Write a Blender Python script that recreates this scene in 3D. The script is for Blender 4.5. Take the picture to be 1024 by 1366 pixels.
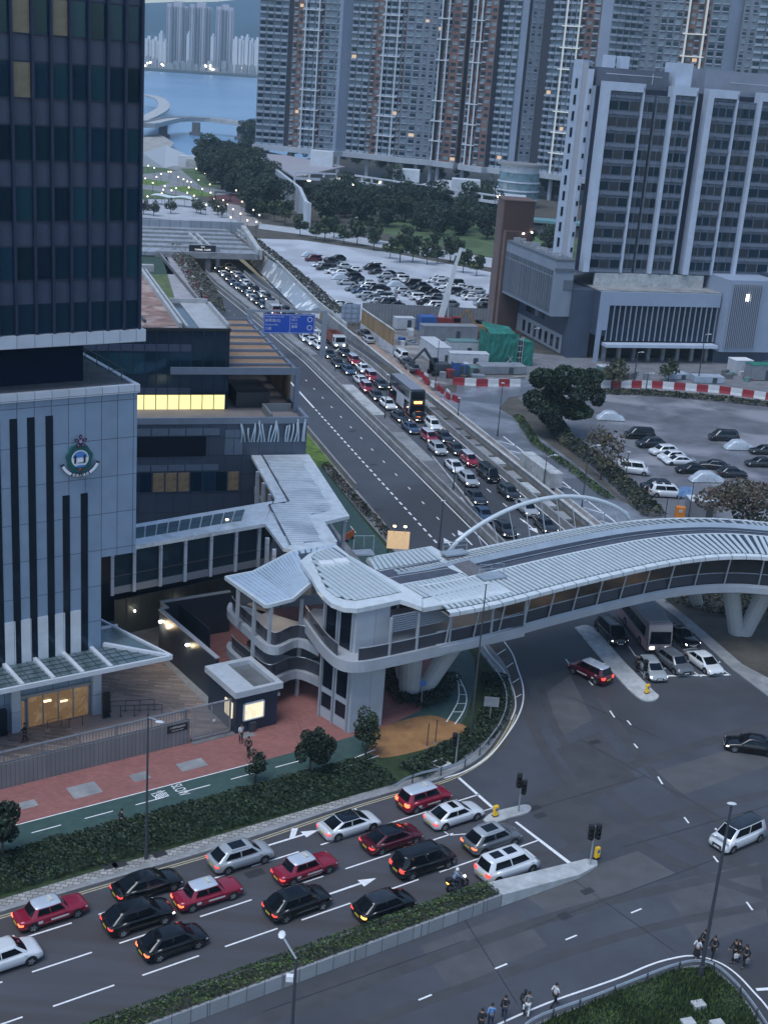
import bpy, bmesh, math, random
from mathutils import Vector, Matrix
from mathutils.geometry import tessellate_polygon
R = math.radians
PI = math.pi
scene = bpy.context.scene
for o in list(bpy.data.objects): bpy.data.objects.remove(o)

# ------------------------------------------------------------------ camera (solved from the photograph's verticals and horizon)
F = 1741.2; TH = R(19.01); RO = R(4.38); H = 54.0; IW, IH = 1024, 1366
cam_d = bpy.data.cameras.new('camera'); cam = bpy.data.objects.new('camera', cam_d)
scene.collection.objects.link(cam); scene.camera = cam
_r = Vector((1, 0, 0)); _d = Vector((0, -math.sin(TH), -math.cos(TH))); _f = Vector((0, math.cos(TH), -math.sin(TH)))
_X = _r*math.cos(RO) - _d*math.sin(RO); _Y = -(_r*math.sin(RO) + _d*math.cos(RO)); _Z = -_f
cam.matrix_world = Matrix(((_X.x, _Y.x, _Z.x, 0), (_X.y, _Y.y, _Z.y, 0), (_X.z, _Y.z, _Z.z, H), (0, 0, 0, 1)))
cam_d.sensor_fit = 'VERTICAL'; cam_d.sensor_height = 24; cam_d.lens = F/IH*24
cam_d.clip_start = 0.5; cam_d.clip_end = 30000

# ------------------------------------------------------------------ world, sun, exposure
SUN_EL, SUN_AZ = R(66), R(215)
w = bpy.data.worlds.new('World'); scene.world = w; w.use_nodes = True
nt = w.node_tree; bg = nt.nodes['Background']
sky = nt.nodes.new('ShaderNodeTexSky'); sky.sky_type = 'NISHITA'; sky.sun_disc = False
sky.sun_elevation = SUN_EL; sky.sun_rotation = SUN_AZ; sky.air_density = 1.0; sky.dust_density = 0.6; sky.ozone_density = 1.0
nt.links.new(sky.outputs[0], bg.inputs[0]); bg.inputs[1].default_value = 0.095
sd = bpy.data.lights.new('sun', 'SUN'); sd.energy = 1.25; sd.angle = R(34); sd.color = (.94, .97, 1)
so = bpy.data.objects.new('sun', sd); scene.collection.objects.link(so)
_sv = Vector((math.sin(SUN_AZ)*math.cos(SUN_EL), math.cos(SUN_AZ)*math.cos(SUN_EL), math.sin(SUN_EL)))
so.rotation_euler = _sv.to_track_quat('Z', 'Y').to_euler()
scene.view_settings.view_transform = 'Standard'; scene.view_settings.look = 'None'
scene.view_settings.exposure = 1.02; scene.view_settings.gamma = 1; scene.view_settings.use_curve_mapping = False
scene.render.engine = 'CYCLES'
scene.cycles.max_bounces = 6; scene.cycles.volume_bounces = 0; scene.cycles.transparent_max_bounces = 8

# ------------------------------------------------------------------ geometry of the site
def ray(px, py):
 u = px-512; v = py-683
 a = u*math.cos(RO)+v*math.sin(RO); b = -u*math.sin(RO)+v*math.cos(RO)
 return (a, F*math.cos(TH)-b*math.sin(TH), -F*math.sin(TH)-b*math.cos(TH))
def G(px, py, z=0.0):
 r = ray(px, py); t = (z-H)/r[2]; return (r[0]*t, r[1]*t)
def V(px, py, pt, ang):
 r = ray(px, py); c, s = math.cos(R(ang)), math.sin(R(ang)); n = (-s, c)
 k = (pt[0]*n[0]+pt[1]*n[1])/(r[0]*n[0]+r[1]*n[1])
 return ((r[0]*k-pt[0])*c+(r[1]*k-pt[1])*s, r[2]*k+H)
def hz(x, y, py):
 lo, hi = -50, 400
 for _ in range(50):
  m = (lo+hi)/2; z = m-H
  fw = y*math.cos(TH)-z*math.sin(TH); dn = -y*math.sin(TH)-z*math.cos(TH)
  p = 683+x*F/fw*math.sin(RO)+dn*F/fw*math.cos(RO)
  if p > py: lo = m
  else: hi = m
 return lo
AN = 35.6            # near road and headquarters
AH = 18.0            # everything across the highway (the highway itself runs at 108)
C0 = (-22.6, 98.54)
def N(s, t):         # along / left of the near road, from the headquarters' corner
 c, q = math.cos(R(AN)), math.sin(R(AN)); return (C0[0]+s*c-t*q, C0[1]+s*q+t*c)
OH = (12.3, 148.7)
def HW(s, d):        # s metres up the highway, d metres right of its median line
 return (OH[0]-s*.30902+d*.95106, OH[1]+s*.95106+d*.30902)
def zroad(s):
 if s < 95: return 0.0
 if s < 200: return -4.0*(s-95)/105
 return -4.0
def HWpx(px, py, dz=0.0):
 z = dz
 for _ in range(12):
  x, y = G(px, py, z); X = x-OH[0]; Y = y-OH[1]; s = -X*.30902+Y*.95106; d = X*.95106+Y*.30902
  z = zroad(s)+dz
 return s, d

# ------------------------------------------------------------------ materials
MATS = {}
def mat(name, col, rough=0.7, metal=0.0, ns=None, na=0.2, bump=0.0, emit=None, estr=1.0, coat=0.0, ns2=None, col2=None, m2=(0.45, 0.6), spec=None):
 if name in MATS: return MATS[name]
 m = bpy.data.materials.new(name); m.use_nodes = True; t = m.node_tree; b = t.nodes['Principled BSDF']
 b.inputs['Base Color'].default_value = (*col, 1); b.inputs['Roughness'].default_value = rough; b.inputs['Metallic'].default_value = metal
 if spec is not None: b.inputs['Specular IOR Level'].default_value = spec*.6; b.inputs['Specular Tint'].default_value = (.45, .75, 1, 1)
 if coat: b.inputs['Coat Weight'].default_value = coat; b.inputs['Coat Roughness'].default_value = 0.06
 if emit: b.inputs['Emission Color'].default_value = (*emit, 1); b.inputs['Emission Strength'].default_value = estr
 tc = t.nodes.new('ShaderNodeTexCoord')
 if ns:
  n = t.nodes.new('ShaderNodeTexNoise'); n.inputs['Scale'].default_value = ns; n.inputs['Detail'].default_value = 8; n.inputs['Roughness'].default_value = 0.65
  t.links.new(tc.outputs['Object'], n.inputs['Vector'])
  cr = t.nodes.new('ShaderNodeValToRGB'); e = cr.color_ramp.elements
  e[0].position = 0.3; e[0].color = tuple(c*(1-na) for c in col)+(1,); e[1].position = 0.7; e[1].color = tuple(min(1, c*(1+na)) for c in col)+(1,)
  t.links.new(n.outputs['Fac'], cr.inputs['Fac']); out = cr.outputs['Color']
  if ns2:
   n2 = t.nodes.new('ShaderNodeTexNoise'); n2.inputs['Scale'].default_value = ns2; n2.inputs['Detail'].default_value = 5; n2.inputs['Distortion'].default_value = 0.4
   t.links.new(tc.outputs['Object'], n2.inputs['Vector'])
   c2 = t.nodes.new('ShaderNodeValToRGB'); e2 = c2.color_ramp.elements; e2[0].position = m2[0]; e2[0].color = (0, 0, 0, 1); e2[1].position = m2[1]; e2[1].color = (1, 1, 1, 1)
   t.links.new(n2.outputs['Fac'], c2.inputs['Fac'])
   mx = t.nodes.new('ShaderNodeMixRGB'); t.links.new(c2.outputs['Color'], mx.inputs['Fac']); t.links.new(out, mx.inputs['Color1'])
   mx.inputs['Color2'].default_value = (*(col2 or tuple(c*0.6 for c in col)), 1); out = mx.outputs['Color']
  t.links.new(out, b.inputs['Base Color'])
  if bump:
   bp = t.nodes.new('ShaderNodeBump'); bp.inputs['Strength'].default_value = bump; bp.inputs['Distance'].default_value = 0.05
   t.links.new(n.outputs['Fac'], bp.inputs['Height']); t.links.new(bp.outputs['Normal'], b.inputs['Normal'])
 MATS[name] = m; return m
def panelmat(name, col, bw, bh, axis='xz', mortar=(0.05, 0.06, 0.08), ms=0.02, rough=0.45, off=0.0, var=0.12, metal=0.0, dx=0.0, dz=0.0):
 """cladding laid in panels bw x bh metres with open joints"""
 if name in MATS: return MATS[name]
 m = bpy.data.materials.new(name); m.use_nodes = True; t = m.node_tree; b = t.nodes['Principled BSDF']
 b.inputs['Roughness'].default_value = rough; b.inputs['Metallic'].default_value = metal
 tc = t.nodes.new('ShaderNodeTexCoord'); sx = t.nodes.new('ShaderNodeSeparateXYZ'); cx = t.nodes.new('ShaderNodeCombineXYZ')
 t.links.new(tc.outputs['Object'], sx.inputs[0])
 t.links.new(sx.outputs['XYZ'.index(axis[0].upper())], cx.inputs[0]); t.links.new(sx.outputs['XYZ'.index(axis[1].upper())], cx.inputs[1])
 ad = t.nodes.new('ShaderNodeVectorMath'); ad.operation = 'ADD'; ad.inputs[1].default_value = (100*bw+dx, 100*bh+dz, 0); t.links.new(cx.outputs[0], ad.inputs[0])
 br = t.nodes.new('ShaderNodeTexBrick'); br.offset = off; br.inputs['Scale'].default_value = 1; br.inputs['Brick Width'].default_value = bw; br.inputs['Row Height'].default_value = bh
 br.inputs['Mortar Size'].default_value = ms; br.inputs['Mortar Smooth'].default_value = 0.1; br.inputs['Bias'].default_value = 0
 br.inputs['Color1'].default_value = tuple(c*(1-var) for c in col)+(1,); br.inputs['Color2'].default_value = tuple(c*(1+var) for c in col)+(1,); br.inputs['Mortar'].default_value = (*mortar, 1)
 t.links.new(ad.outputs[0], br.inputs['Vector'])
 n = t.nodes.new('ShaderNodeTexNoise'); n.inputs['Scale'].default_value = 0.6; n.inputs['Detail'].default_value = 6; t.links.new(tc.outputs['Object'], n.inputs['Vector'])
 mr = t.nodes.new('ShaderNodeMapRange'); mr.inputs[3].default_value = 0.8; mr.inputs[4].default_value = 1.2; t.links.new(n.outputs['Fac'], mr.inputs[0])
 mm = t.nodes.new('ShaderNodeMixRGB'); mm.blend_type = 'MULTIPLY'; mm.inputs[0].default_value = 1; t.links.new(br.outputs['Color'], mm.inputs[1]); t.links.new(mr.outputs[0], mm.inputs[2])
 t.links.new(mm.outputs[0], b.inputs['Base Color'])
 MATS[name] = m; return m
def glassmat(name, col, rough=0.06, emit=None, estr=0.0, var=0.5):
 """dark reflecting window glass; tint varies from pane to pane"""
 if name in MATS: return MATS[name]
 m = bpy.data.materials.new(name); m.use_nodes = True; t = m.node_tree; b = t.nodes['Principled BSDF']
 b.inputs['Roughness'].default_value = rough; b.inputs['Specular IOR Level'].default_value = 0.45; b.inputs['Specular Tint'].default_value = (.45, .75, 1, 1)
 oi = t.nodes.new('ShaderNodeObjectInfo'); mr = t.nodes.new('ShaderNodeMapRange'); mr.inputs[3].default_value = 1-var; mr.inputs[4].default_value = 1+var
 t.links.new(oi.outputs['Random'], mr.inputs[0])
 mm = t.nodes.new('ShaderNodeMixRGB'); mm.blend_type = 'MULTIPLY'; mm.inputs[0].default_value = 1; mm.inputs[1].default_value = (*col, 1); t.links.new(mr.outputs[0], mm.inputs[2])
 t.links.new(mm.outputs[0], b.inputs['Base Color'])
 if emit: b.inputs['Emission Color'].default_value = (*emit, 1); b.inputs['Emission Strength'].default_value = estr
 MATS[name] = m; return m
def lamp(name, col, s): return mat(name, (0.1, 0.1, 0.1), 0.5, emit=col, estr=s)

# ------------------------------------------------------------------ mesh building
SPLIT = {'post', 'handrail', 'balustrade', 'roof_column', 'beam', 'rafter', 'hanger', 'pier', 'edge_beam', 'entrance_pier', 'entrance_lamp', 'timber_fin', 'gate_post', 'corner_post', 'maintenance_platform', 'roof_hatch', 'roof_coping', 'roof_plant', 'planter_wall', 'service_riser', 'facade_fin', 'entrance_frame', 'transom', 'window', 'gate_frame', 'wall_body', 'roof_fascia', 'roof_flashing', 'mullion', 'gutter', 'roof_edge', 'access_ladder', 'stair_flight', 'ribbon_ornament', 'terrace_rail', 'column', 'balcony', 'strut', 'rail', 'pole'}
class MB:
 def __init__(s): s.v = []; s.f = []; s.m = []; s.cur = 0
 def face(s, pts, m=None):
  i = len(s.v); s.v += [tuple(p) for p in pts]; s.f.append(tuple(range(i, i+len(pts)))); s.m.append(s.cur if m is None else m); return s
 def box(s, x0, y0, z0, x1, y1, z1, m=None, skip=''):
  p = [(x0, y0, z0), (x1, y0, z0), (x1, y1, z0), (x0, y1, z0), (x0, y0, z1), (x1, y0, z1), (x1, y1, z1), (x0, y1, z1)]
  i = len(s.v); s.v += p
  for k, q in (('b', (3, 2, 1, 0)), ('t', (4, 5, 6, 7)), ('f', (0, 1, 5, 4)), ('r', (1, 2, 6, 5)), ('k', (2, 3, 7, 6)), ('l', (3, 0, 4, 7))):
   if k in skip: continue
   s.f.append(tuple(i+a for a in q)); s.m.append(s.cur if m is None else m)
  return s
 def obox(s, cx, cy, z0, z1, l, w, a=0.0, m=None):
  c, q = math.cos(a), math.sin(a); P = []
  for z in (z0, z1):
   for dx, dy in ((-l/2, -w/2), (l/2, -w/2), (l/2, w/2), (-l/2, w/2)): P.append((cx+dx*c-dy*q, cy+dx*q+dy*c, z))
  i = len(s.v); s.v += P
  for q4 in ((3, 2, 1, 0), (4, 5, 6, 7), (0, 1, 5, 4), (1, 2, 6, 5), (2, 3, 7, 6), (3, 0, 4, 7)): s.f.append(tuple(i+a_ for a_ in q4)); s.m.append(s.cur if m is None else m)
  return s
 def beam(s, a, b, w, h, m=None):
  """rectangular bar between two 3-D points"""
  a = Vector(a); b = Vector(b); d = (b-a).normalized(); up = Vector((0, 0, 1)) if abs(d.z) < 0.95 else Vector((1, 0, 0))
  sd_ = d.cross(up).normalized(); u = sd_.cross(d).normalized(); P = []
  for p in (a, b):
   for x, y in ((-1, -1), (1, -1), (1, 1), (-1, 1)): P.append(tuple(p+sd_*(x*w/2)+u*(y*h/2)))
  i = len(s.v); s.v += P
  for q4 in ((3, 2, 1, 0), (4, 5, 6, 7), (0, 1, 5, 4), (1, 2, 6, 5), (2, 3, 7, 6), (3, 0, 4, 7)): s.f.append(tuple(i+a_ for a_ in q4)); s.m.append(s.cur if m is None else m)
  return s
 def tube(s, pts, r, n=8, m=None, cap=True):
  pts = [Vector(p) for p in pts]; rs = r if isinstance(r, (list, tuple)) else [r]*len(pts); base = len(s.v)
  for k, p in enumerate(pts):
   d = (pts[min(k+1, len(pts)-1)]-pts[max(k-1, 0)]).normalized(); up = Vector((0, 0, 1)) if abs(d.z) < 0.9 else Vector((1, 0, 0))
   a = d.cross(up).normalized(); b = a.cross(d).normalized()
   for j in range(n): an = 2*PI*j/n; s.v.append(tuple(p+a*(math.cos(an)*rs[k])+b*(math.sin(an)*rs[k])))
  for k in range(len(pts)-1):
   for j in range(n): j2 = (j+1) % n; s.f.append((base+k*n+j, base+k*n+j2, base+(k+1)*n+j2, base+(k+1)*n+j)); s.m.append(s.cur if m is None else m)
  if cap:
   s.f.append(tuple(base+j for j in reversed(range(n)))); s.m.append(s.cur if m is None else m)
   s.f.append(tuple(base+(len(pts)-1)*n+j for j in range(n))); s.m.append(s.cur if m is None else m)
  return s
 def prism(s, poly, z0, z1, m=None, mt=None, bottom=True):
  """polygon extruded between z0 and z1 (numbers or one per corner)"""
  n = len(poly); za = z0 if isinstance(z0, (list, tuple)) else [z0]*n; zb = z1 if isinstance(z1, (list, tuple)) else [z1]*n
  m = s.cur if m is None else m; mt = m if mt is None else mt
  tris = tessellate_polygon([[Vector((p[0], p[1], 0)) for p in poly]])
  i = len(s.v); s.v += [(p[0], p[1], z) for p, z in zip(poly, za)]+[(p[0], p[1], z) for p, z in zip(poly, zb)]
  for t in tris:
   s.f.append(tuple(i+n+k for k in t)); s.m.append(mt)
   if bottom: s.f.append(tuple(i+k for k in reversed(t))); s.m.append(m)
  for k in range(n): k2 = (k+1) % n; s.f.append((i+k, i+k2, i+n+k2, i+n+k)); s.m.append(m)
  return s
 def sheet(s, poly, z, holes=(), m=None):
  loops = [[Vector((p[0], p[1], 0)) for p in poly]]+[[Vector((p[0], p[1], 0)) for p in h] for h in holes]
  pts = [p for l in loops for p in l]; i = len(s.v)
  s.v += [(p.x, p.y, z if not callable(z) else z(p.x, p.y)) for p in pts]
  for t in tessellate_polygon(loops):
   a, b, c = (pts[k] for k in t); fl = (b-a).cross(c-a).z < 0
   s.f.append(tuple(i+k for k in (reversed(t) if fl else t))); s.m.append(s.cur if m is None else m)
  return s
 def strip(s, left, right, m=None):
  for k in range(len(left)-1): s.face([left[k], right[k], right[k+1], left[k+1]], m)
  return s
 def disc(s, c, r, axis='z', n=16, m=None):
  P = []
  for j in range(n):
   a = 2*PI*j/n; u, v_ = math.cos(a)*r, math.sin(a)*r
   P.append((c[0]+u, c[1]+v_, c[2]) if axis == 'z' else (c[0]+u, c[1], c[2]+v_) if axis == 'y' else (c[0], c[1]+u, c[2]+v_))
  return s.face(P, m)
 def ball(s, c, rx, ry, rz, n=8, k=5, m=None):
  i = len(s.v); m = s.cur if m is None else m
  s.v.append((c[0], c[1], c[2]-rz))
  for a in range(1, k):
   ph = -PI/2+PI*a/k
   for j in range(n): t = 2*PI*j/n; s.v.append((c[0]+rx*math.cos(ph)*math.cos(t), c[1]+ry*math.cos(ph)*math.sin(t), c[2]+rz*math.sin(ph)))
  s.v.append((c[0], c[1], c[2]+rz)); top = len(s.v)-1
  for j in range(n): s.f.append((i, i+1+(j+1) % n, i+1+j)); s.m.append(m)
  for a in range(k-2):
   for j in range(n): o_ = i+1+a*n; s.f.append((o_+j, o_+(j+1) % n, o_+n+(j+1) % n, o_+n+j)); s.m.append(m)
  o_ = i+1+(k-2)*n
  for j in range(n): s.f.append((o_+j, o_+(j+1) % n, top)); s.m.append(m)
  return s
 def islands(s):
  key = {}; par = list(range(len(s.v)))
  def find(a):
   while par[a] != a: par[a] = par[par[a]]; a = par[a]
   return a
  for i, p in enumerate(s.v):
   k = (round(p[0], 3), round(p[1], 3), round(p[2], 3))
   if k in key: par[find(i)] = find(key[k])
   else: key[k] = i
  for f in s.f:
   for a in f[1:]: par[find(a)] = find(f[0])
  g = {}
  for k, f in enumerate(s.f): g.setdefault(find(f[0]), []).append(k)
  out = []
  for ks_ in g.values():
   mb = MB(); mp = {}
   for k in ks_:
    for a in s.f[k]:
     if a not in mp: mp[a] = len(mb.v); mb.v.append(s.v[a])
    mb.f.append(tuple(mp[a] for a in s.f[k])); mb.m.append(s.m[k])
   out.append(mb)
  return out
 def build(s, name, mats, parent=None, smooth=False, loc=None, rotz=0.0, bevel=0.0, fix=True):
  if name in SPLIT and parent:
   isl = s.islands()
   if 1 < len(isl) <= 100:
    return [i.build1(name, mats, parent, smooth, loc, rotz, bevel, fix) for i in isl][0]
  return s.build1(name, mats, parent, smooth, loc, rotz, bevel, fix)
 def build1(s, name, mats, parent=None, smooth=False, loc=None, rotz=0.0, bevel=0.0, fix=True):
  if not isinstance(mats, (list, tuple)): mats = [mats]
  me = bpy.data.meshes.new(name); me.from_pydata(s.v, [], s.f); me.update()
  for m in mats: me.materials.append(m)
  if len(mats) > 1: me.polygons.foreach_set('material_index', [min(i, len(mats)-1) for i in s.m])
  if fix:
   bm = bmesh.new(); bm.from_mesh(me)
   if len(bm.faces) < 60000: bmesh.ops.recalc_face_normals(bm, faces=bm.faces)
   bm.to_mesh(me); bm.free()
  if smooth: me.polygons.foreach_set('use_smooth', [True]*len(me.polygons))
  o = bpy.data.objects.new(name, me); scene.collection.objects.link(o)
  if parent: o.parent = parent
  if loc: o.location = loc
  if rotz: o.rotation_euler = (0, 0, rotz)
  if bevel:
   b = o.modifiers.new('bevel', 'BEVEL'); b.width = bevel; b.segments = 2; b.limit_method = 'ANGLE'
  return o
def tag(o, label=None, cat=None, group=None, kind=None):
 if label: o['label'] = label
 if cat: o['category'] = cat
 if group: o['group'] = group
 if kind: o['kind'] = kind
 return o
def thing(name, label, cat, loc=(0, 0, 0), rotz=0.0, group=None):
 o = bpy.data.objects.new(name, None); scene.collection.objects.link(o)
 o.location = loc; o.rotation_euler = (0, 0, rotz); o.empty_display_size = 0.5
 return tag(o, label, cat, group)
def struct(name, mb, m, **k): return tag(mb.build(name, m, **k), kind='structure')
def dup(root, loc, rotz=0.0, label=None, group=None, scale=None, swap=None):
 r = root.copy(); scene.collection.objects.link(r); r.location = loc; r.rotation_euler = (0, 0, rotz)
 if scale: r.scale = scale if isinstance(scale, tuple) else (scale,)*3
 if label: r['label'] = label
 if group: r['group'] = group
 def rec(src, dst):
  for ch in src.children:
   c = ch.copy(); scene.collection.objects.link(c); c.parent = dst
   rec(ch, c)
 rec(root, r); return r
def part_copy(o, parent, loc, rot=None, scale=None):
 c = o.copy(); scene.collection.objects.link(c); c.parent = parent; c.location = loc
 if rot is not None: c.rotation_euler = (0, 0, rot)
 if scale: c.scale = scale
 return c
WCACHE = {}
def panes(parent, name, rects, m, axis='x', y=0.0, depth=0.06, lim=100, rest=None):
 """window panels on a wall plane in the parent's frame: rects (a0, z0, a1, z1), the first `lim` as parts, the rest as one"""
 def one(mb, r, off=0.0):
  a0, z0, a1, z1 = r[:4]; yy = r[4] if len(r) > 4 else y
  if axis == 'x': mb.box(a0, yy-depth, z0, a1, yy, z1)
  else: mb.box(yy-depth, a0, z0, yy, a1, z1)
 ms = m if isinstance(m, (list, tuple)) else [m]; rr = random.Random(len(rects)*7+3)
 for r in rects[:lim]:
  mm = ms[r[5]] if len(r) > 5 else rr.choice(ms)
  wd, hh = round(r[2]-r[0], 2), round(r[3]-r[1], 2); key = (name, wd, hh, axis, depth, mm.name)
  if key not in WCACHE:
   mb = MB(); one(mb, (0, 0, wd, hh, 0)); WCACHE[key] = mb.build(name, mm, parent); o = WCACHE[key]
  else:
   o = WCACHE[key].copy(); scene.collection.objects.link(o); o.parent = parent
  yy = r[4] if len(r) > 4 else y
  o.location = (r[0], yy, r[1]) if axis == 'x' else (yy, r[0], r[1])
 if len(rects) > lim:
  mb = MB()
  for r in rects[lim:]:
   mb.cur = r[5] if len(r) > 5 else rr.randrange(len(ms)); one(mb, r)
  tag(mb.build(name, ms, parent), kind='stuff')
def text(name, s, size, m, parent, loc, rot, depth=0.01, align='CENTER'):
 c = bpy.data.curves.new(name, 'FONT'); c.body = s; c.size = size; c.extrude = depth; c.align_x = align; c.align_y = 'CENTER'
 o = bpy.data.objects.new(name, c); scene.collection.objects.link(o); dg = bpy.context.evaluated_depsgraph_get()
 me = bpy.data.meshes.new_from_object(o.evaluated_get(dg)); bpy.data.objects.remove(o)
 me.materials.clear(); me.materials.append(m)
 o = bpy.data.objects.new(name, me); scene.collection.objects.link(o)
 if parent: o.parent = parent
 o.location = loc; o.rotation_euler = rot; return o
# ------------------------------------------------------------------ shared materials
asphalt = mat('asphalt', (0.06, 0.067, 0.082), 0.65, ns=0.35, na=0.18, ns2=0.05, col2=(0.042, 0.044, 0.05), m2=(0.42, 0.62), bump=0.05)
asphalt_hw = mat('asphalt highway', (0.06, 0.067, 0.082), 0.65, ns=0.25, na=0.12, ns2=0.03, col2=(0.046, 0.049, 0.058), m2=(0.45, 0.6))
asphalt_wet = mat('worn wet asphalt', (0.19, 0.21, 0.25), 0.35, ns=0.4, na=0.3, ns2=0.12, col2=(0.11, 0.125, 0.15), m2=(0.45, 0.55))
paint = mat('road paint', (0.72, 0.74, 0.76), 0.6, ns=3, na=0.15)
paint_y = mat('yellow paint', (0.42, 0.38, 0.25), 0.6, ns=3, na=0.2)
concrete = mat('concrete', (0.24, 0.25, 0.26), 0.8, ns=0.8, na=0.25, ns2=0.2, col2=(0.15, 0.155, 0.165), m2=(0.5, 0.7))
concrete_l = mat('pale concrete', (0.4, 0.42, 0.43), 0.8, ns=1.2, na=0.25, ns2=0.3, col2=(0.26, 0.28, 0.29), m2=(0.5, 0.7))
concrete_d = mat('dark concrete', (0.12, 0.125, 0.135), 0.8, ns=0.8, na=0.3)
kerbm = mat('kerb stone', (0.26, 0.27, 0.28), 0.8, ns=2, na=0.3)
stone = panelmat('stone paving', (0.3, 0.3, 0.29), 0.5, 0.35, 'xy', (0.1, 0.1, 0.1), 0.03, 0.8, 0.5, 0.25)
redpave = panelmat('red paving', (0.25, 0.108, 0.098), 0.4, 0.2, 'xy', (0.2, 0.08, 0.07), 0.012, 0.85, 0.5, 0.12)
greenpave = mat('green cycle surface', (0.035, 0.075, 0.07), 0.7, ns=1.5, na=0.25)
plaza_m = panelmat('plaza paving', (0.23, 0.185, 0.165), 1.6, 0.3, 'xy', (0.12, 0.1, 0.095), 0.02, 0.7, 0.4, 0.35)
orange_m = mat('orange resin paving', (0.27, 0.14, 0.055), 0.8, ns=0.7, na=0.3, ns2=0.4, col2=(0.2, 0.1, 0.05), m2=(0.55, 0.62))
grass_m = mat('grass', (0.022, 0.042, 0.015), 0.9, ns=1.5, na=0.5, bump=0.5)
grass_b = mat('bright grass', (0.11, 0.19, 0.03), 0.9, ns=1.2, na=0.45, ns2=0.4, col2=(0.05, 0.09, 0.02), m2=(0.5, 0.6))
lawn_m = mat('lawn', (0.075, 0.12, 0.05), 0.9, ns=0.1, na=0.3, ns2=0.05, col2=(0.05, 0.085, 0.035))
soil = mat('soil', (0.07, 0.065, 0.055), 0.9, ns=0.3, na=0.4)
dirt = mat('brown earth', (0.2, 0.14, 0.12), 0.9, ns=0.25, na=0.4, ns2=0.12, col2=(0.34, 0.28, 0.26), m2=(0.5, 0.6))
dirt_p = mat('pinkish gravel', (0.3, 0.22, 0.18), 0.9, ns=0.6, na=0.25)
lot_m = mat('pale wet car park', (0.5, 0.54, 0.6), 0.4, ns=0.15, na=0.12, ns2=0.08, col2=(0.38, 0.41, 0.46))
lot_d = mat('worn dark car park', (0.13, 0.135, 0.155), 0.45, ns=0.22, na=0.35, ns2=0.09, col2=(0.25, 0.255, 0.28), m2=(0.48, 0.6))
sea_m = mat('sea', (0.10, 0.22, 0.38), 0.3, ns=0.02, na=0.2, bump=0.6, ns2=.004, col2=(.15, .28, .44))
hill_m = mat('hazed wooded hillside', (0.015, 0.05, 0.085), 0.95, ns=0.004, na=0.4)  # the blue of distant haze is mixed into the woodland colour
steel = mat('galvanised steel', (0.42, 0.45, 0.48), 0.4, 0.6, ns=2, na=0.15)
steel_d = mat('dark steel', (0.07, 0.08, 0.095), 0.5, 0.4)
white_p = mat('white painted metal', (0.7, 0.73, 0.76), 0.4, ns=1.0, na=0.1)
black_m = mat('black', (0.012, 0.013, 0.015), 0.5)
leaf = [mat('leaf %d' % i, c, 0.7, ns=0.7, na=0.35) for i, c in enumerate([(0.015, 0.034, 0.018), (0.027, 0.05, 0.02), (0.01, 0.023, 0.015), (0.06, 0.08, 0.035)])]
bark = mat('bark', (0.06, 0.05, 0.04), 0.9, ns=4, na=0.3)
lamp_w = lamp('lamp glow', (1, 0.93, 0.78), 14)
lamp_warm = lamp('warm lamp glow', (1, 0.75, 0.4), 9)

# ------------------------------------------------------------------ ground sheets
pit = [HW(95, -10.6), HW(95, 15.6), HW(138, 15.6), HW(147, 16.3), HW(173, 17.7), HW(201, 18.9), HW(222, 19.4), HW(222, -10.6)]
coast = [(-900, 560), (-150, 640), (-128, 700), (-60, 720), (-40, 900), (-70, 1300), (300, 1900), (3000, 2600)]
gb = MB(); gb.sheet([(-900, -1500), (3000, -1500)]+coast[::-1], 0.0, [pit]); struct('ground', gb, soil)
sea = MB(); sea.sheet([(-6000, 500), (9000, 500), (9000, 7000), (-6000, 7000)], -3.0)
sea.v = [(x, y if y > 600 else 545, z) for x, y, z in sea.v]; struct('sea', sea, sea_m)
# far shore and mountains of the opposite coast
fs = MB(); sh = [(-2600, 2500), (-593, 2960), (-366, 3085), (600, 3250), (4000, 3600)]
fs.prism(sh+[(4000, 6500), (-2600, 6500)], -4, 3.0); struct('far_shore', fs, mat('far shore', (0.1, 0.11, 0.1), 0.9, ns=0.01, na=0.4))
def px_at(px, py, y):
 r = ray(px, py); k = y/r[1]; return (r[0]*k, y, r[2]*k+H)
def ridge(name, label, prof, y, y2, seed):
 rr = random.Random(seed); xs = []; 
 P = [px_at(a, b, y) for a, b in prof]
 nx, ny = 90, 22; x0, x1 = P[0][0], P[-1][0]; mb = MB(); rows = []
 for j in range(ny+1):
  v = j/ny; row = []
  for i in range(nx+1):
   u = i/nx; x = x0+(x1-x0)*u
   for k in range(len(P)-1):
    if P[k][0] <= x <= P[k+1][0]+1e-6:
     f = (x-P[k][0])/(P[k+1][0]-P[k][0]); h = P[k][2]*(1-f)+P[k+1][2]*f; break
   prof_ = math.sin(PI*min(1, v*1.0)*0.5)**1.2 if v <= 1 else 1
   bump_ = 1+0.16*math.sin(u*23+v*6+seed)*(1-v)+0.12*math.sin(u*61-v*11)*(1-v)*v*2
   row.append((x+30*math.sin(v*9+u*30), y2+(y-y2)*v, max(2.0, h*prof_*bump_)))
  rows.append(row)
 rows.append([(p[0], y+900, 0) for p in rows[-1]])
 for j in range(len(rows)-1):
  for i in range(nx): mb.face([rows[j][i], rows[j][i+1], rows[j+1][i+1], rows[j+1][i]])
 o = struct(name, mb, hill_m, smooth=True); return o
ridge('mountain', '', [(-900, 10), (60, 12), (192, 5), (212, 7), (235, 1), (260, 3), (300, 2), (345, -3), (420, -20), (700, -30), (1300, -10), (1900, 20)], 5200, 3650, 2)

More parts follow.
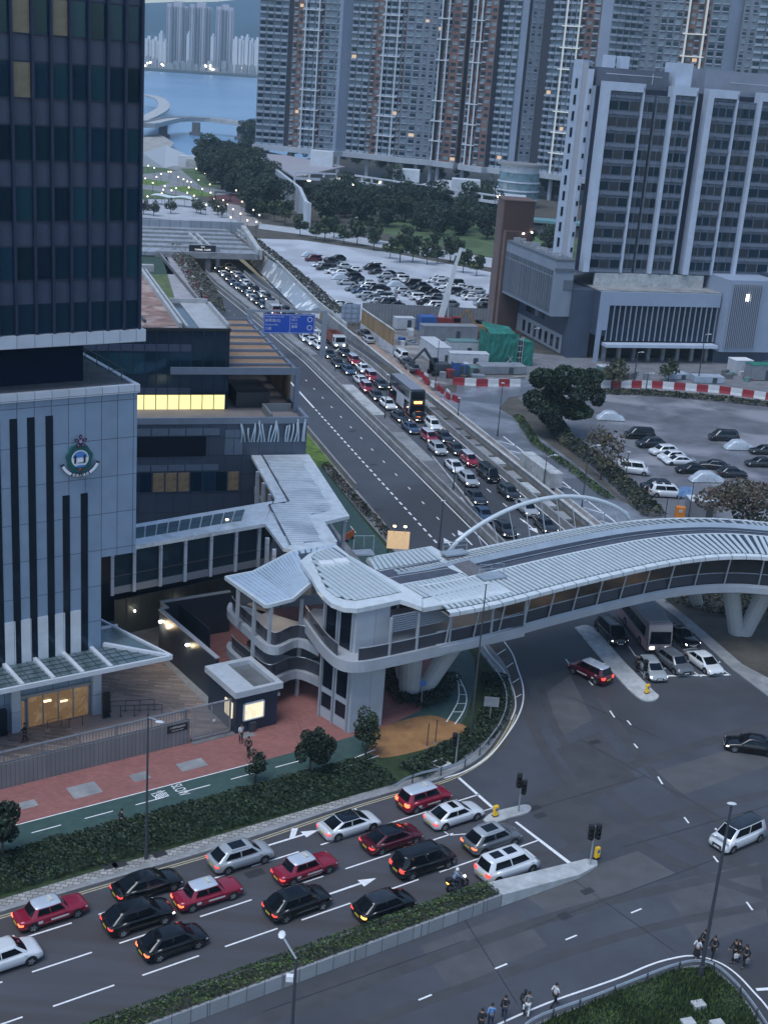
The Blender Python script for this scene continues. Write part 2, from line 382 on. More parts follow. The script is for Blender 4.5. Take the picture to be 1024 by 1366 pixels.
# highway carriageways, sunk towards the tunnel
def hw_strip(mb, d0, d1, s0, s1, dz, step=10.0, m=None):
 n = max(1, int(abs(s1-s0)/step)); L = []; Rr = []
 for k in range(n+1):
  s = s0+(s1-s0)*k/n; L.append((*HW(s, d0), zroad(s)+dz)); Rr.append((*HW(s, d1), zroad(s)+dz))
 mb.strip(L, Rr, m); return mb
ramp = MB(); hw_strip(ramp, -10.6, 15.6, 95, 320, 0.0, 5); struct('highway_ramp', ramp, asphalt_hw)
# the big asphalt area of the junction and everything it feeds
jx = MB()
near_left = [N(-70, -21.6), N(60, -21.6)]
jx.sheet([N(-70, -21.6), N(15, -21.4), N(24, -20.5), G(671, 1000), G(690, 950), G(692, 905), G(672, 868), G(640, 838), HW(20, -10.3), HW(95, -10.6), HW(95, 12.3), HW(0, 12.3), G(905, 815), G(985, 897), G(1060, 935), (70, 100), (90, 40), (40, 0), (-40, 0), N(-70, -60)], 0.004)
struct('junction_road', jx, asphalt)
nr = MB(); nr.sheet([N(-60, -22), N(21, -22), N(21, -35.7), N(-60, -35.7)], 0.008); na_ = mat('tyre worn asphalt', (0.062, 0.066, 0.078), 0.65, ns=0.9, na=0.14, ns2=.5, col2=(.054, .05, .052), m2=(.4, .65))
for n__ in [q for q in na_.node_tree.nodes if q.type == 'TEX_NOISE']:
 mpn = na_.node_tree.nodes.new('ShaderNodeMapping'); mpn.inputs['Rotation'].default_value = (0, 0, -R(AN)); mpn.inputs['Scale'].default_value = (.07, 1, 1); mpn.vector_type = 'TEXTURE' if False else 'POINT'
 tcn = na_.node_tree.nodes.new('ShaderNodeTexCoord'); na_.node_tree.links.new(tcn.outputs['Object'], mpn.inputs[0]); na_.node_tree.links.new(mpn.outputs[0], n__.inputs['Vector'])
struct('near_road', nr, na_)
hwn = MB(); hw_strip(hwn, -10.1, 12.1, 22, 95, 0.008); struct('highway_road', hwn, asphalt_hw)

# pavement slab left of the near road, raised by the kerb
kerb_line = [N(-70, -22.1), N(-12, -22.2), N(0, -22.3), N(12, -21.8), G(560, 1046, .12), G(600, 1033, .12), G(640, 1010, .12), G(664, 982, .12), G(680, 950, .12), G(683, 918, .12), G(675, 890, .12), G(655, 864, .12), G(628, 838, .12), HW(14, -10.4), HW(93, -10.9)]
back = [HW(93, -34), HW(60, -40), N(-30, 40), N(-70, 40)]
pv = MB(); pv.prism(kerb_line+back, -0.2, 0.12, bottom=False); struct('pavement', pv, concrete)
def offset_line(pts, d):
 out = []
 for i, p in enumerate(pts):
  a = Vector(pts[max(i-1, 0)]); b = Vector(pts[min(i+1, len(pts)-1)]); t = (b-a).normalized(); out.append((p[0]-t.y*d, p[1]+t.x*d))
 return out
def ribbon(mb, pts, wd, z, m=None, off=0.0):
 a = offset_line(pts, off+wd/2); b = offset_line(pts, off-wd/2); mb.strip([(*p, z) for p in a], [(*p, z) for p in b], m); return mb
def wallribbon(mb, pts, wd, z0, z1, m=None):
 a = offset_line(pts, wd/2); b = offset_line(pts, -wd/2)
 for k in range(len(pts)-1):
  i = len(mb.v); mb.v += [(*a[k], z0), (*a[k+1], z0), (*b[k+1], z0), (*b[k], z0), (*a[k], z1), (*a[k+1], z1), (*b[k+1], z1), (*b[k], z1)]
  for q in ((4, 5, 6, 7), (0, 1, 5, 4), (2, 3, 7, 6)): mb.f.append(tuple(i+x for x in q)); mb.m.append(mb.cur if m is None else m)
  if k == 0: mb.f.append((3, 0, 4, 7)[0:0] or tuple(i+x for x in (3, 0, 4, 7))); mb.m.append(mb.cur if m is None else m)
  if k == len(pts)-2: mb.f.append(tuple(i+x for x in (1, 2, 6, 5))); mb.m.append(mb.cur if m is None else m)
 return mb
def smoothline(pts, n=4):
 out = []
 P = [Vector(p) for p in pts]
 for i in range(len(P)-1):
  p0, p1, p2, p3 = P[max(i-1, 0)], P[i], P[i+1], P[min(i+2, len(P)-1)]
  for k in range(n):
   t = k/n; out.append(tuple(0.5*((2*p1)+(p2-p0)*t+(2*p0-5*p1+4*p2-p3)*t*t+(3*p1-p0-3*p2+p3)*t**3)))
 out.append(tuple(P[-1])); return out
ks = smoothline(kerb_line[:-2], 4)
kb = MB(); wallribbon(kb, offset_line(ks, 0.12), 0.24, -0.1, 0.135); struct('kerb', kb, kerbm)
st = MB(); st.sheet([N(-40, -21.9), N(11, -21.6), N(12, -20.8), N(-8, -20.8), N(-8.2, -19.6), N(-11, -19.6), N(-11.3, -20.8), N(-40, -20.8)], 0.124); struct('stone_margin', st, stone)
ps = MB(); ps.sheet([N(-40, -21.0), N(-11.3, -20.9), N(-8.2, -20.9), N(12, -20.9), G(600, 1026), G(650, 985), G(672, 940), G(668, 910), G(645, 872), HW(12, -12.5), HW(93, -12.5), HW(93, -14.5), HW(16, -14.6), G(620, 880), G(622, 915), G(600, 960), N(22, -16.2), N(-40, -15.8)], 0.128)
struct('planting_bed', ps, grass_m)
cy = MB(); cy.sheet([N(-40, -15.9), N(14, -16.1), G(600, 990), G(622, 955), G(634, 915), G(632, 880), G(605, 840), HW(8, -12.8), HW(60, -12.6), HW(60, -17.2), HW(12, -17.2), HW(0, -17), G(560, 850), G(585, 900), G(560, 950), G(520, 968), N(6, -13.2), N(-40, -12.9)], 0.132)
struct('cycle_track', cy, greenpave)
rp = MB(); rp.sheet([N(-40, -12.8), N(6, -13.1), G(505, 975), G(560, 950), G(584, 905), G(560, 840), G(500, 800), N(20, 14), N(12, 14), N(11.5, -7.0), N(-40, -7.6)], 0.136); struct('red_footway', rp, redpave)
op = MB(); op.sheet(smoothline([G(500, 975), G(540, 962), G(573, 956), G(600, 963), G(622, 972), G(606, 988), G(560, 1003), G(507, 1013), G(490, 1000), G(500, 975)], 3)[:-1], 0.140); struct('orange_paving', op, orange_m)
pl = MB(); pl.sheet([N(-40, -7.4), N(8.5, -7.2), N(9, 12), N(2, 20), N(-40, 20)], 0.144); struct('plaza', pl, plaza_m)
pa = MB(); c_ = N(1.2, -2.5); pa.sheet([(c_[0]+4.6*math.cos(a*PI/20), c_[1]+4.6*math.sin(a*PI/20)) for a in range(40)], 0.148); struct('plaza_circle', pa, mat('pinkish plaza stone', (0.3, 0.235, 0.215), 0.7, ns=0.8, na=0.15))
# worn patches of grey in the red footway
pp = MB()
for x, y, a_, b_ in ((113, 1056, 1.6, 1.1), (38, 1075, .9, .6), (187, 1038, 1.0, .7), (256, 1022, 1.6, .8), (330, 982, .8, .5)):
 X, Y = G(x, y); a_ *= .7; b_ *= .8; c, q = math.cos(R(AN)), math.sin(R(AN)); pp.sheet([(X+u*a_*c-v*b_*q, Y+u*a_*q+v*b_*c) for u, v in ((-1, -1), (1, -1), (1, 1), (-1, 1))], 0.140)
struct('paving_patches', pp, concrete)
# right bank of the junction: verge and pavement under the bridge's far end
rb = [G(870, 800), G(905, 828), G(945, 865), G(975, 893), G(1024, 930), G(1100, 985), (80, 120), (75, 190), G(1060, 720), G(1000, 742)]
rv = MB(); rv.prism([rb[0], rb[1], rb[2], rb[3], rb[4], rb[5], (80, 120), (80, 150), (42, 150), (36, 142)], -0.2, 0.12, bottom=False); struct('right_verge', rv, concrete)
rg = MB(); rg.sheet([G(885, 800), G(925, 832), G(990, 888), G(1060, 925), (80, 128), (80, 148), (44, 148), (38, 141)], 0.128); struct('right_verge_grass', rg, soil)
# lower right corner island with its grass
lr_line = [G(560, 1420, .1), G(660, 1392, .1), G(724, 1361, .1), G(790, 1336, .1), G(850, 1312, .1), G(906, 1292, .1), G(928, 1288, .1), G(946, 1290, .1), G(973, 1310, .1), G(1000, 1343, .1), G(1016, 1366, .1), G(1060, 1420, .1)]
lrs = smoothline(lr_line, 4)
lr = MB(); lr.prism(lrs, -0.2, 0.12, bottom=False); struct('corner_pavement', lr, concrete)
lrg = MB(); lrg.sheet([G(600, 1420), G(700, 1378), G(770, 1347), G(850, 1314), G(905, 1294), G(945, 1292), G(985, 1326), G(1010, 1366), G(1040, 1420)], 0.126); struct('corner_grass', lrg, grass_m)
# ------------------------------------------------------------------ land beyond
# pale car park, park lawn, paths
cp = MB(); cp.sheet([G(335, 318), G(420, 396), G(452, 426), G(660, 438), G(700, 372), G(520, 337), G(400, 320)], 0.012); struct('pale_car_park', cp, lot_m)
fg = MB(); fg.sheet([G(290, 300), G(334, 318), G(452, 428), G(470, 440), G(442, 428), G(428, 406), G(402, 379), G(376, 354), G(347, 329), G(311, 302)], 0.016); struct('car_park_bank', fg, mat('rough bank', (0.06, 0.075, 0.04), 0.95, ns=0.4, na=0.5))
rd2 = MB(); rd2.sheet([G(345, 305), G(440, 318), G(660, 358), G(760, 378), G(760, 368), G(660, 345), G(440, 310), G(345, 298)], 0.02); struct('pale_path', rd2, mat('pale path', (0.4, 0.43, 0.47), 0.5, ns=0.3, na=0.2))
lw = MB(); lw.sheet([G(470, 302), G(560, 322), G(660, 344), G(770, 366), G(770, 300), G(560, 292), G(480, 292)], 0.008); struct('park_lawn', lw, lawn_m)
cpr = MB(); cpr.sheet([G(690, 530), G(830, 665), G(880, 702), G(960, 740), G(1110, 730), G(1150, 560), G(1024, 542), G(800, 522), G(740, 522)], 0.012); struct('right_car_park', cpr, lot_d)
acc = MB(); acc.sheet([G(608, 524), G(560, 520), HW(76, 18.0), HW(40, 17.5), HW(0, 17), HW(-20, 17), G(880, 745), G(905, 720), G(880, 700), G(832, 672), G(775, 625), G(722, 585), G(690, 560), G(665, 545), G(678, 530), G(720, 525), G(700, 505), G(610, 505)], 0.016); struct('access_road', acc, asphalt_wet)
ent = MB(); ent.sheet([G(830, 668), G(880, 702), G(960, 740), G(900, 760), G(850, 745)], 0.020); struct('car_park_entrance', ent, asphalt_wet)
ds = MB(); ds.sheet([HW(-8, 15.7), HW(120, 15.7), HW(120, 18.4), HW(76, 18.0), HW(40, 17.4), HW(-8, 16.9)], 0.024); struct('gravel_strip', ds, dirt_p)
wk = MB(); wk.sheet([G(470, 440), G(660, 438), G(700, 450), G(720, 500), G(610, 512), G(560, 522), HW(80, 18.2)], 0.010); struct('works_yard', wk, mat('muddy yard', (0.13, 0.125, 0.125), 0.6, ns=0.3, na=0.35, ns2=0.15, col2=(0.3, 0.29, 0.28), m2=(0.5, 0.62)))
hp = MB(); hp.sheet([G(700, 512), G(700, 470), (38, 262), (95, 285), (110, 240), G(1080, 548)], 0.012); struct('hotel_forecourt', hp, mat('forecourt', (0.16, 0.165, 0.18), 0.6, ns=0.4, na=0.3))
# left bank of the highway: lane with barriers and green strip
lb = MB(); lb.sheet([G(205, 305), G(228, 300), G(275, 410), G(262, 440), G(246, 440)], 0.012); struct('service_lane', lb, mat('pinkish worn road', (0.3, 0.29, 0.31), 0.7, ns=0.3, na=0.2))
gs = MB(); gs.sheet([G(190, 300), G(202, 300), G(234, 366), G(190, 366)], 0.012); struct('dark_green_strip', gs, mat('dark green strip', (0.02, 0.05, 0.035), 0.9, ns=0.4, na=0.3))
gl = MB(); gl.sheet([HW(30, -10.9), HW(93, -10.9), HW(93, -15), HW(30, -14.5)], 0.150); struct('bright_verge_grass', gl, grass_b)
gl2 = MB(); gl2.sheet([HW(104, -11.2), HW(215, -11.2), HW(222, -20), HW(120, -22)], 0.010); struct('left_bank_grass', gl2, mat('bank grass', (0.08, 0.11, 0.04), 0.9, ns=0.5, na=0.5))
# park beyond the portal
for i, (poly, m_) in enumerate([
 ([(190, 262), (215, 262), (330, 278), (318, 300), (190, 290)], mat('pale promenade', (0.36, 0.38, 0.42), 0.7, ns=0.2, na=0.2)),
 ([(190, 225), (225, 210), (262, 212), (330, 262), (190, 262)], mat('park paving', (0.2, 0.21, 0.22), 0.8, ns=0.2, na=0.3)),
 ([(190, 238), (228, 243), (212, 248), (190, 246)], grass_b), ([(222, 250), (250, 248), (290, 262), (262, 262)], grass_b),
 ([(190, 252), (205, 254), (260, 266), (190, 266)], lawn_m), ([(240, 225), (262, 225), (300, 250), (270, 250)], lawn_m),
 ([(190, 215), (210, 222), (238, 228), (190, 232)], lawn_m)]):
 mb = MB(); mb.sheet([G(*p) for p in poly], 0.014+0.004*(i+1)); struct('park_ground', mb, m_)
bch = MB(); bch.sheet([G(190, 182), G(212, 178), G(232, 190), G(226, 200), G(262, 214), G(240, 222), G(190, 222)], 0.05); struct('rocky_shore', bch, mat('riprap stone', (0.3, 0.3, 0.29), 0.9, ns=0.25, na=0.5, bump=1.0))

# ------------------------------------------------------------------ road markings
ap = MB()
for i, q_ in enumerate([[(690, 1190), (850, 1135), (900, 1165), (745, 1225)], [(700, 1075), (760, 1060), (830, 1110), (775, 1140)], [(560, 1262), (690, 1215), (730, 1262), (600, 1320)], [(870, 1030), (1024, 985), (1060, 1010), (905, 1062)], [(740, 1000), (800, 975), (850, 1040), (790, 1065)], [(880, 1180), (1010, 1150), (1024, 1230), (930, 1260)], [(720, 930), (760, 900), (790, 960), (745, 985)], [(400, 1320), (540, 1270), (560, 1290), (430, 1345)]]): ap.sheet([G(*p) for p in q_], 0.0065, m=i % 3)
for i_, (q_, w_) in enumerate((([(690, 880), (718, 985), (790, 1075), (900, 1150), (1060, 1210)], 1.0), ([(712, 880), (742, 975), (815, 1060), (920, 1128), (1060, 1180)], .8), ([(800, 930), (860, 1020), (950, 1090), (1080, 1140)], .9), ([(665, 1095), (800, 1035), (1060, 955)], 1.1), ([(720, 1150), (850, 1100), (1060, 1050)], .9), ([(300, 1380), (560, 1285), (800, 1205), (1060, 1150)], .9), ([(420, 1390), (640, 1310), (860, 1240), (1060, 1200)], .8))): ribbon(ap, smoothline([G(*p) for p in q_], 5), w_, .0070+.0005*i_, 1)
struct('asphalt_patches', ap, [mat('patch asphalt %d' % i, c, .75, ns=.5, na=.2) for i, c in enumerate([(.08, .082, .088), (.052, .053, .06), (.073, .075, .083)])])
cj = MB()
for j_, (a, b) in enumerate([((612, 1215), (690, 1340)), ((745, 1160), (900, 1270)), ((700, 1240), (1024, 1120)), ((770, 985), (960, 1090)), ((640, 1100), (860, 1035)), ((830, 1130), (1024, 1075)), ((350, 1350), (620, 1255)), ((760, 930), (880, 985))]):
 A = Vector(G(*a)); B = Vector(G(*b)); t = (B-A).normalized(); n = Vector((-t.y, t.x))*.035; cj.sheet([tuple(A-n), tuple(B-n), tuple(B+n), tuple(A+n)], 0.0104+.0003*j_)
struct('asphalt_joints', cj, mat('joint sealant', (.025, .026, .03), .5))
mk = MB(); Zm = 0.013
def nline(s0, s1, t, wd=0.13, m=None): mk.sheet([N(s0, t-wd/2), N(s1, t-wd/2), N(s1, t+wd/2), N(s0, t+wd/2)], Zm)
for t in (-25.3, -28.65, -32.15):
 s = -16.3-5.7*5
 while s < 14:
  nline(s, s+3.85, t); s += 5.68
nline(17.0, 21.0, -25.2); nline(17.2, 21.0, -32.4)
mk.sheet([G(610, 1038), G(613, 1037), G(662, 1080), G(658, 1081)], Zm); mk.sheet([G(686, 1097), G(689, 1096), G(762, 1151), G(758, 1153)], Zm)
for s in range(-60, 24, 6):
 if s != 9: nline(s+2.9, s+3.9, -42.3)
def pxline(a, b, wd, z=Zm, tgt=None):
 A = Vector(G(*a, z)); B = Vector(G(*b, z)); t = (B-A).normalized(); n = Vector((-t.y, t.x))*wd/2
 (tgt or mk).sheet([tuple(A-n), tuple(B-n), tuple(B+n), tuple(A+n)], z)
for a, b in [((845, 992), (850, 998)), ((877, 1036), (883, 1046)), ((912, 1090), (918, 1098)), ((951, 1142), (957, 1150)), ((995, 1203), (1003, 1214)), ((813, 948), (819, 957)), ((754, 879), (759, 886)), ((785, 908), (790, 914)), ((836, 961), (841, 967))]: pxline(a, b, 0.15)
# arrows
def arrow(px, py, ang, ln, turn=0):
 x, y = G(px, py); c, q = math.cos(R(ang)), math.sin(R(ang)); T = lambda u, v: (x+u*c-v*q, y+u*q+v*c)
 mk.sheet([T(-ln/2, -.09), T(ln/2-1.2, -.09), T(ln/2-1.2, .09), T(-ln/2, .09)], Zm)
 mk.sheet([T(ln/2-1.3, -.42), T(ln/2, 0), T(ln/2-1.3, .42)], Zm+.001)
 if turn: mk.sheet([T(-.2, .1*turn), T(.3, .1*turn), T(1.0, .9*turn), T(.6, 1.1*turn)], Zm+.002)
arrow(390, 1118, AN, 4.5, 1); arrow(465, 1184, AN, 4.6)
arrow(724, 911-205, 108-180+180, 4.2) if False else None
def harrow(s, d, ln, dirn):
 x, y = HW(s, d); c, q = math.cos(R(108))*dirn, math.sin(R(108))*dirn; T = lambda u, v: (x+u*c-v*q, y+u*q+v*c)
 mk.sheet([T(-ln/2, -.1), T(ln/2-1.6, -.1), T(ln/2-1.6, .1), T(-ln/2, .1)], Zm+.004)
 mk.sheet([T(ln/2-1.8, -.55), T(ln/2, 0), T(ln/2-1.8, .55)], Zm+.005)
harrow(1.5, -1.9, 5.2, 1); harrow(-1, -4.6, 5.2, 1); harrow(4.5, 8.0, 5, -1); harrow(3.5, 5.0, 0.1, 1)
# island outline and guide lines
for pts in ([(590, 1108), (594, 1101), (640, 1083), (660, 1077)], [(590, 1108), (600, 1114), (625, 1112), (655, 1104)]):
 for a, b in zip(pts, pts[1:]): pxline(a, b, 0.1)
for s0, s1, d in ((-9, 60, 0.0),): mk.sheet([HW(22, d-.08), HW(95, d-.08), HW(95, d+.08), HW(22, d+.08)], Zm+.004)
mk.sheet([HW(-6, -.08), HW(22, -.08), HW(22, .08), HW(-6, .08)], Zm+.004)
mk.sheet([HW(-6, 11.9), HW(95, 11.9), HW(95, 12.05), HW(-6, 12.05)], Zm+.004)
for s in range(0, 92, 2):
 if s < 62: mk.sheet([HW(s, -6.15), HW(s+1.1, -6.15), HW(s+1.1, -5.9), HW(s, -5.9)], Zm+.004)
mk.sheet([HW(62, -6.2), HW(80, -6.2), HW(80, -5.9), HW(62, -5.9)], Zm+.004)
for s in range(2, 95, 6): mk.sheet([HW(s, -3.05), HW(s+1, -3.05), HW(s+1, -2.9), HW(s, -2.9)], Zm+.004)
for s in range(0, 95, 6): mk.sheet([HW(s, 7.75), HW(s+1.5, 7.75), HW(s+1.5, 7.9), HW(s, 7.9)], Zm+.004)
def hline(s0, s1, d, wd, z=0.02):
 hw_strip(mk, d-wd/2, d+wd/2, s0, s1, z, 5)
hline(95, 240, 0, .16); hline(95, 240, 12, .16); hline(95, 240, -6, .16); hline(95, 230, -10, .15)
for s in range(95, 240, 6): hline(s, s+1.5, 7.8, .13); hline(s, s+1.2, -3, .13)
# access road chevrons and lines
for k in range(9):
 s0 = 42-k*5.2
 mk.sheet([HW(s0, 18.3), HW(s0+.3, 18.3), HW(s0-2.2, 20.0), HW(s0-2.6, 20.0)], 0.024); mk.sheet([HW(s0-2.4, 20.0), HW(s0-2.1, 20.2), HW(s0+2.6, 20.2), HW(s0+2.3, 20.0)], 0.024)
# stop line and lanes by the waiting coach
pxline((862, 902), (974, 900), 0.3, .02)
for a, b in [((838, 862), (868, 905)), ((884, 868), (935, 903)), ((862, 905), (852, 893)), ((925, 866), (974, 901))]: pxline(a, b, 0.12, .02)
# hatching on the outer curve, white edge
oc = smoothline([G(672, 856), G(683, 872), G(690, 892), G(697, 915), G(697, 937), G(690, 957), G(680, 974), G(662, 998), G(645, 1014), G(620, 1029), G(592, 1038)], 4)
ribbon(mk, oc, 0.13, Zm+.002)
ic = smoothline([G(644, 862), G(655, 878), G(668, 892), G(678, 908), G(685, 925), G(687, 945), G(681, 962)], 4); ribbon(mk, ic, 0.11, 0.148)
for a, b in [((656, 877), (674, 866)), ((671, 893), (684, 884)), ((683, 911), (692, 905)), ((688, 930), (695, 926))]: pxline(a, b, 0.12, 0.014)
# corner guide line in lower right and give-way bar
cw = smoothline([G(600, 1396), G(690, 1355), G(741, 1334), G(790, 1317), G(832, 1302), G(862, 1289), G(890, 1280), G(923, 1275), G(956, 1283), G(981, 1299), G(1005, 1324), G(1024, 1346), G(1060, 1400)], 4); ribbon(mk, cw, 0.14, Zm)
pxline((1008, 1320), (1060, 1317), 0.25)
# cycle track lines
for s in range(-40, 12, 4): mk.sheet([N(s+.7, -14.55), N(s+2.9, -14.55), N(s+2.9, -14.45), N(s+.7, -14.45)], 0.148)
mk.sheet([N(-40, -12.95), N(8, -13.2), N(8, -13.1), N(-40, -12.85)], 0.152)
for a, b in [((500, 1000), (470, 1012)), ((505, 1008), (440, 1030))]: pxline(a, b, .12, .152)
for k in range(12): mk.sheet([HW(4+k*4, -15.05), HW(6.4+k*4, -15.05), HW(6.4+k*4, -14.95), HW(4+k*4, -14.95)], 0.148)
ch1 = smoothline([G(607, 899), G(611, 915), G(611, 935), G(603, 952), G(595, 965)], 3); ch2 = smoothline([G(607, 899), G(618, 918), G(622, 935), G(617, 952), G(606, 968)], 3)
ribbon(mk, ch1, .1, .15); ribbon(mk, ch2, .1, .15)
for k in (3, 5, 7, 9): mk.sheet([ch1[k], (ch1[k][0], ch1[k][1]+.12), (ch2[k][0], ch2[k][1]+.12), ch2[k]], .151)
struct('road_markings', mk, paint)
ym = MB(); ribbon(ym, offset_line(ks[:33], -0.3), 0.1, 0.014); ribbon(ym, offset_line(ks[:33], -0.52), 0.1, 0.014)
ribbon(ym, [G(905, 818), G(945, 853), G(985, 890), G(1024, 922)], .1, .014); struct('double_yellow_lines', ym, paint_y)
# SLOW lettering on the cycle track
for i_, (s_, tt) in enumerate((('慢', 0), ('SLOW', 0))):
 x, y = G(212+i_*28, 1063-i_*7); o = text('slow_lettering', s_, 1.5-i_*.75, paint, None, (x, y, 0.156), (0, 0, R(AN-90)), 0.002); o.scale = (.8, .85+i_*.8, 1); tag(o, kind='structure')
# drain covers and repair patches in the asphalt
dc = MB()
for x, y, a_, b_ in ((783, 1189, .5, .3), (752, 1222, .45, .35), (793, 990, .6, .3), (720, 1088, .5, .3), (340, 1165, .7, .4), (712, 1078, .6, .3), (498, 620, .5, .4), (470, 575, .6, .4), (505, 680, .6, .5)):
 X, Y = G(x, y); c, q = math.cos(R(AN)), math.sin(R(AN)); dc.sheet([(X+u*a_*c-v*b_*q, Y+u*a_*q+v*b_*c) for u, v in ((-1, -1), (1, -1), (1, 1), (-1, 1))], 0.022 if y < 700 else 0.010)
for x, y in ((213, 1141), (147, 1157), (160, 1155)):
 X, Y = G(x, y); c, q = math.cos(R(AN)), math.sin(R(AN)); dc.sheet([(X+u*.5*c-v*.35*q, Y+u*.5*q+v*.35*c) for u, v in ((-1, -1), (1, -1), (1, 1), (-1, 1))], 0.13)
struct('drain_covers', dc, mat('iron covers', (0.03, 0.032, 0.036), 0.6, ns=5, na=0.3))
# ------------------------------------------------------------------ facade helpers
clad = panelmat('grey blue cladding', (0.24, 0.33, 0.45), 1.35, 3.1, 'xz', (0.09, 0.11, 0.15), 0.03, 0.4, 0.0, 0.05, 0.3, dz=0.55)
clad_l = mat('pale cladding', (0.62, 0.66, 0.7), 0.35, 0.2, ns=0.8, na=0.12)
clad_trim = panelmat('trim panel', (0.45, 0.5, 0.57), 1.35, 2.0, 'xz', (0.2, 0.22, 0.26), 0.03, 0.35, 0.0, 0.05)
slit_m = mat('dark slit glass', (0.01, 0.014, 0.022), 0.1, spec=0.8)
spandrel = mat('blue grey spandrel', (0.042, 0.062, 0.11), 0.35, 0.0, ns=1, na=0.1)
fin_m = mat('dark navy fin', (0.01, 0.022, 0.055), 0.5)
gl_dark = glassmat('tower glass', (0.008, 0.026, 0.048), 0.04)
gl_teal = glassmat('teal tower glass', (0.01, 0.038, 0.055), 0.06)
gl_curt = mat('curtained window', (0.095, 0.095, 0.075), 0.25, ns=1.2, na=0.3, emit=(0.85, 0.8, 0.6), estr=0.015)
wall_navy = mat('navy wall', (0.02, 0.03, 0.05), 0.4, ns=0.6, na=0.2)
roof_grey = mat('roof felt', (0.12, 0.13, 0.14), 0.8, ns=0.6, na=0.3)
lit_warm = mat('warm lit interior', (0.3, 0.25, 0.18), 0.6, ns=1.0, na=0.5, emit=(1.0, 0.68, 0.38), estr=0.45)
lit_yel = mat('yellow lit interior', (0.4, 0.35, 0.2), 0.6, ns=0.6, na=0.3, emit=(1.0, 0.85, 0.35), estr=0.6)
white_lit = lamp('white lamp', (1, 0.95, 0.85), 6)

# ------------------------------------------------------------------ headquarters tower (front left)
hq = thing('office_tower', 'navy glass office tower on a grey panelled base with a round crest and tall slits', 'building', (*C0, 0), R(AN))
m = MB(); m.box(-45, 0.0, 4.9, 0, 20, 28.4); m.box(0, 0.0, 14.3, 3.0, 20, 28.4); m.box(-45, 0.4, 0.1, -0.1, 20, 4.9)
base_ = m.build('base_block', clad, hq)
m = MB(); m.box(-45, -0.18, 27.9, 3.15, 0.25, 28.55); m.box(2.75, 0.25, 27.9, 3.15, 20, 28.55); m.build('parapet', clad_trim, hq)
m = MB(); m.box(-45, 0.3, 28.42, 2.7, 20, 28.46); m.build('terrace_floor', roof_grey, hq)
m = MB()
for y in (1.5, 4, 6.5, 9): m.beam((2.3, y, 28.5), (2.3, y, 29.5), .06, .06)
m.beam((2.3, 0.6, 29.5), (2.3, 10, 29.5), .06, .06); m.beam((-.4, 1.2, 29.5), (2.3, 1.2, 29.5), .06, .06); m.beam((-.4, 1.2, 28.5), (-.4, 1.2, 29.5), .06, .06); m.build('terrace_rail', steel_d, hq)
# shallow vertical strips between the slits
x = -1.0
sl = []
k = 0
for i, (a, zt) in enumerate([(-1.7, 20), (-3.2, 20), (-4.5, 26.6), (-5.95, 26.6), (-7.3, 26.6), (-8.65, 26.6), (-10.0, 26.6), (-11.4, 26.6), (-12.7, 20), (-14.1, 20)]):
 mm = MB(); mm.box(a, -0.02, 5.8, a+.5, 0.05, zt); mm.box(a-.04, -.05, 5.8, a, .02, zt); mm.box(a+.5, -.05, 5.8, a+.54, .02, zt)
 mm.build('slit_window', slit_m, hq)
for i, a in enumerate((-2.68, -4.0, -5.42, -6.8, -8.1, -9.5)):
 mm = MB(); mm.box(a+.02, -0.05, 5.85, a+.92-.04 if i else a+.9, 0.04, 10.0); mm.build('pale_panel', clad_l, hq)
m = MB(); m.box(-45, -0.1, 4.9, 0.05, 0.1, 5.75); m.build('sill_band', clad_trim, hq)
# tower
m = MB(); m.box(-45, 0.1, 33, 3.05, 22, 84); body = m.build('tower_wall', spandrel, hq)
m = MB(); m.box(-45, -0.35, 32.0, 3.5, 22, 32.95); slab = m.build('tower_ledge', clad_trim, hq)
m = MB(); m.box(-45, 2.6, 28.42, -0.45, 20, 32.0); m.build('recess_wall', mat('matt navy', (.008, .015, .035), .95, spec=.1), hq)
cols = [-14.9, -13.55, -12.2, -10.85, -9.45, -8.05, -6.7, -5.2, -3.85, -2.45, -1.05, 0.38, 1.75, 3.02]
m = MB()
for c in cols: m.box(c-.09, -.32, 33, c+.09, .12, 84)
m.build('facade_fin', fin_m, hq)
rects = []
rr = random.Random(5)
for fl in range(0, 12):
 zb = 36.95+fl*4.26-0.0
 for i in range(len(cols)-1):
  rects.append((cols[i]+.12, zb, cols[i+1]-.12, zb+2.45, 0.09, 0))
lit = {(3, 8), (3, 9), (3, 6), (2, 6), (3, 7), (2, 7), (4, 5), (4, 6)}
R0, R1, R2 = [], [], []
for i, r in enumerate(rects):
 fl, c = divmod(i, len(cols)-1)
 if (fl, c) in {(4, 6), (4, 8), (3, 6), (5, 6), (2, 13)}: R2.append(r[:5])
 elif fl in (0, 2, 3, 4): R1.append(r[:5])
 else: R0.append(r[:5])
panes(hq, 'window', R2, gl_curt); panes(hq, 'window', [r for r in R0+R1 if r[1] < 60], [gl_dark, gl_teal], lim=100)
m = MB()
for i in range(len(cols)-1): m.box(cols[i]+.12, .03, 33.0, cols[i+1]-.12, .09, 35.2)
m.build('lower_glazing', gl_dark, hq)
# faint verticals in the band and glazing transoms
m = MB()
for fl in range(0, 6):
 for dz_ in (0, 2.45): m.box(-15, .02, 36.95+fl*4.26+dz_-.06, 3.0, .075, 36.95+fl*4.26+dz_+.06)
m.build('transom', fin_m, hq)
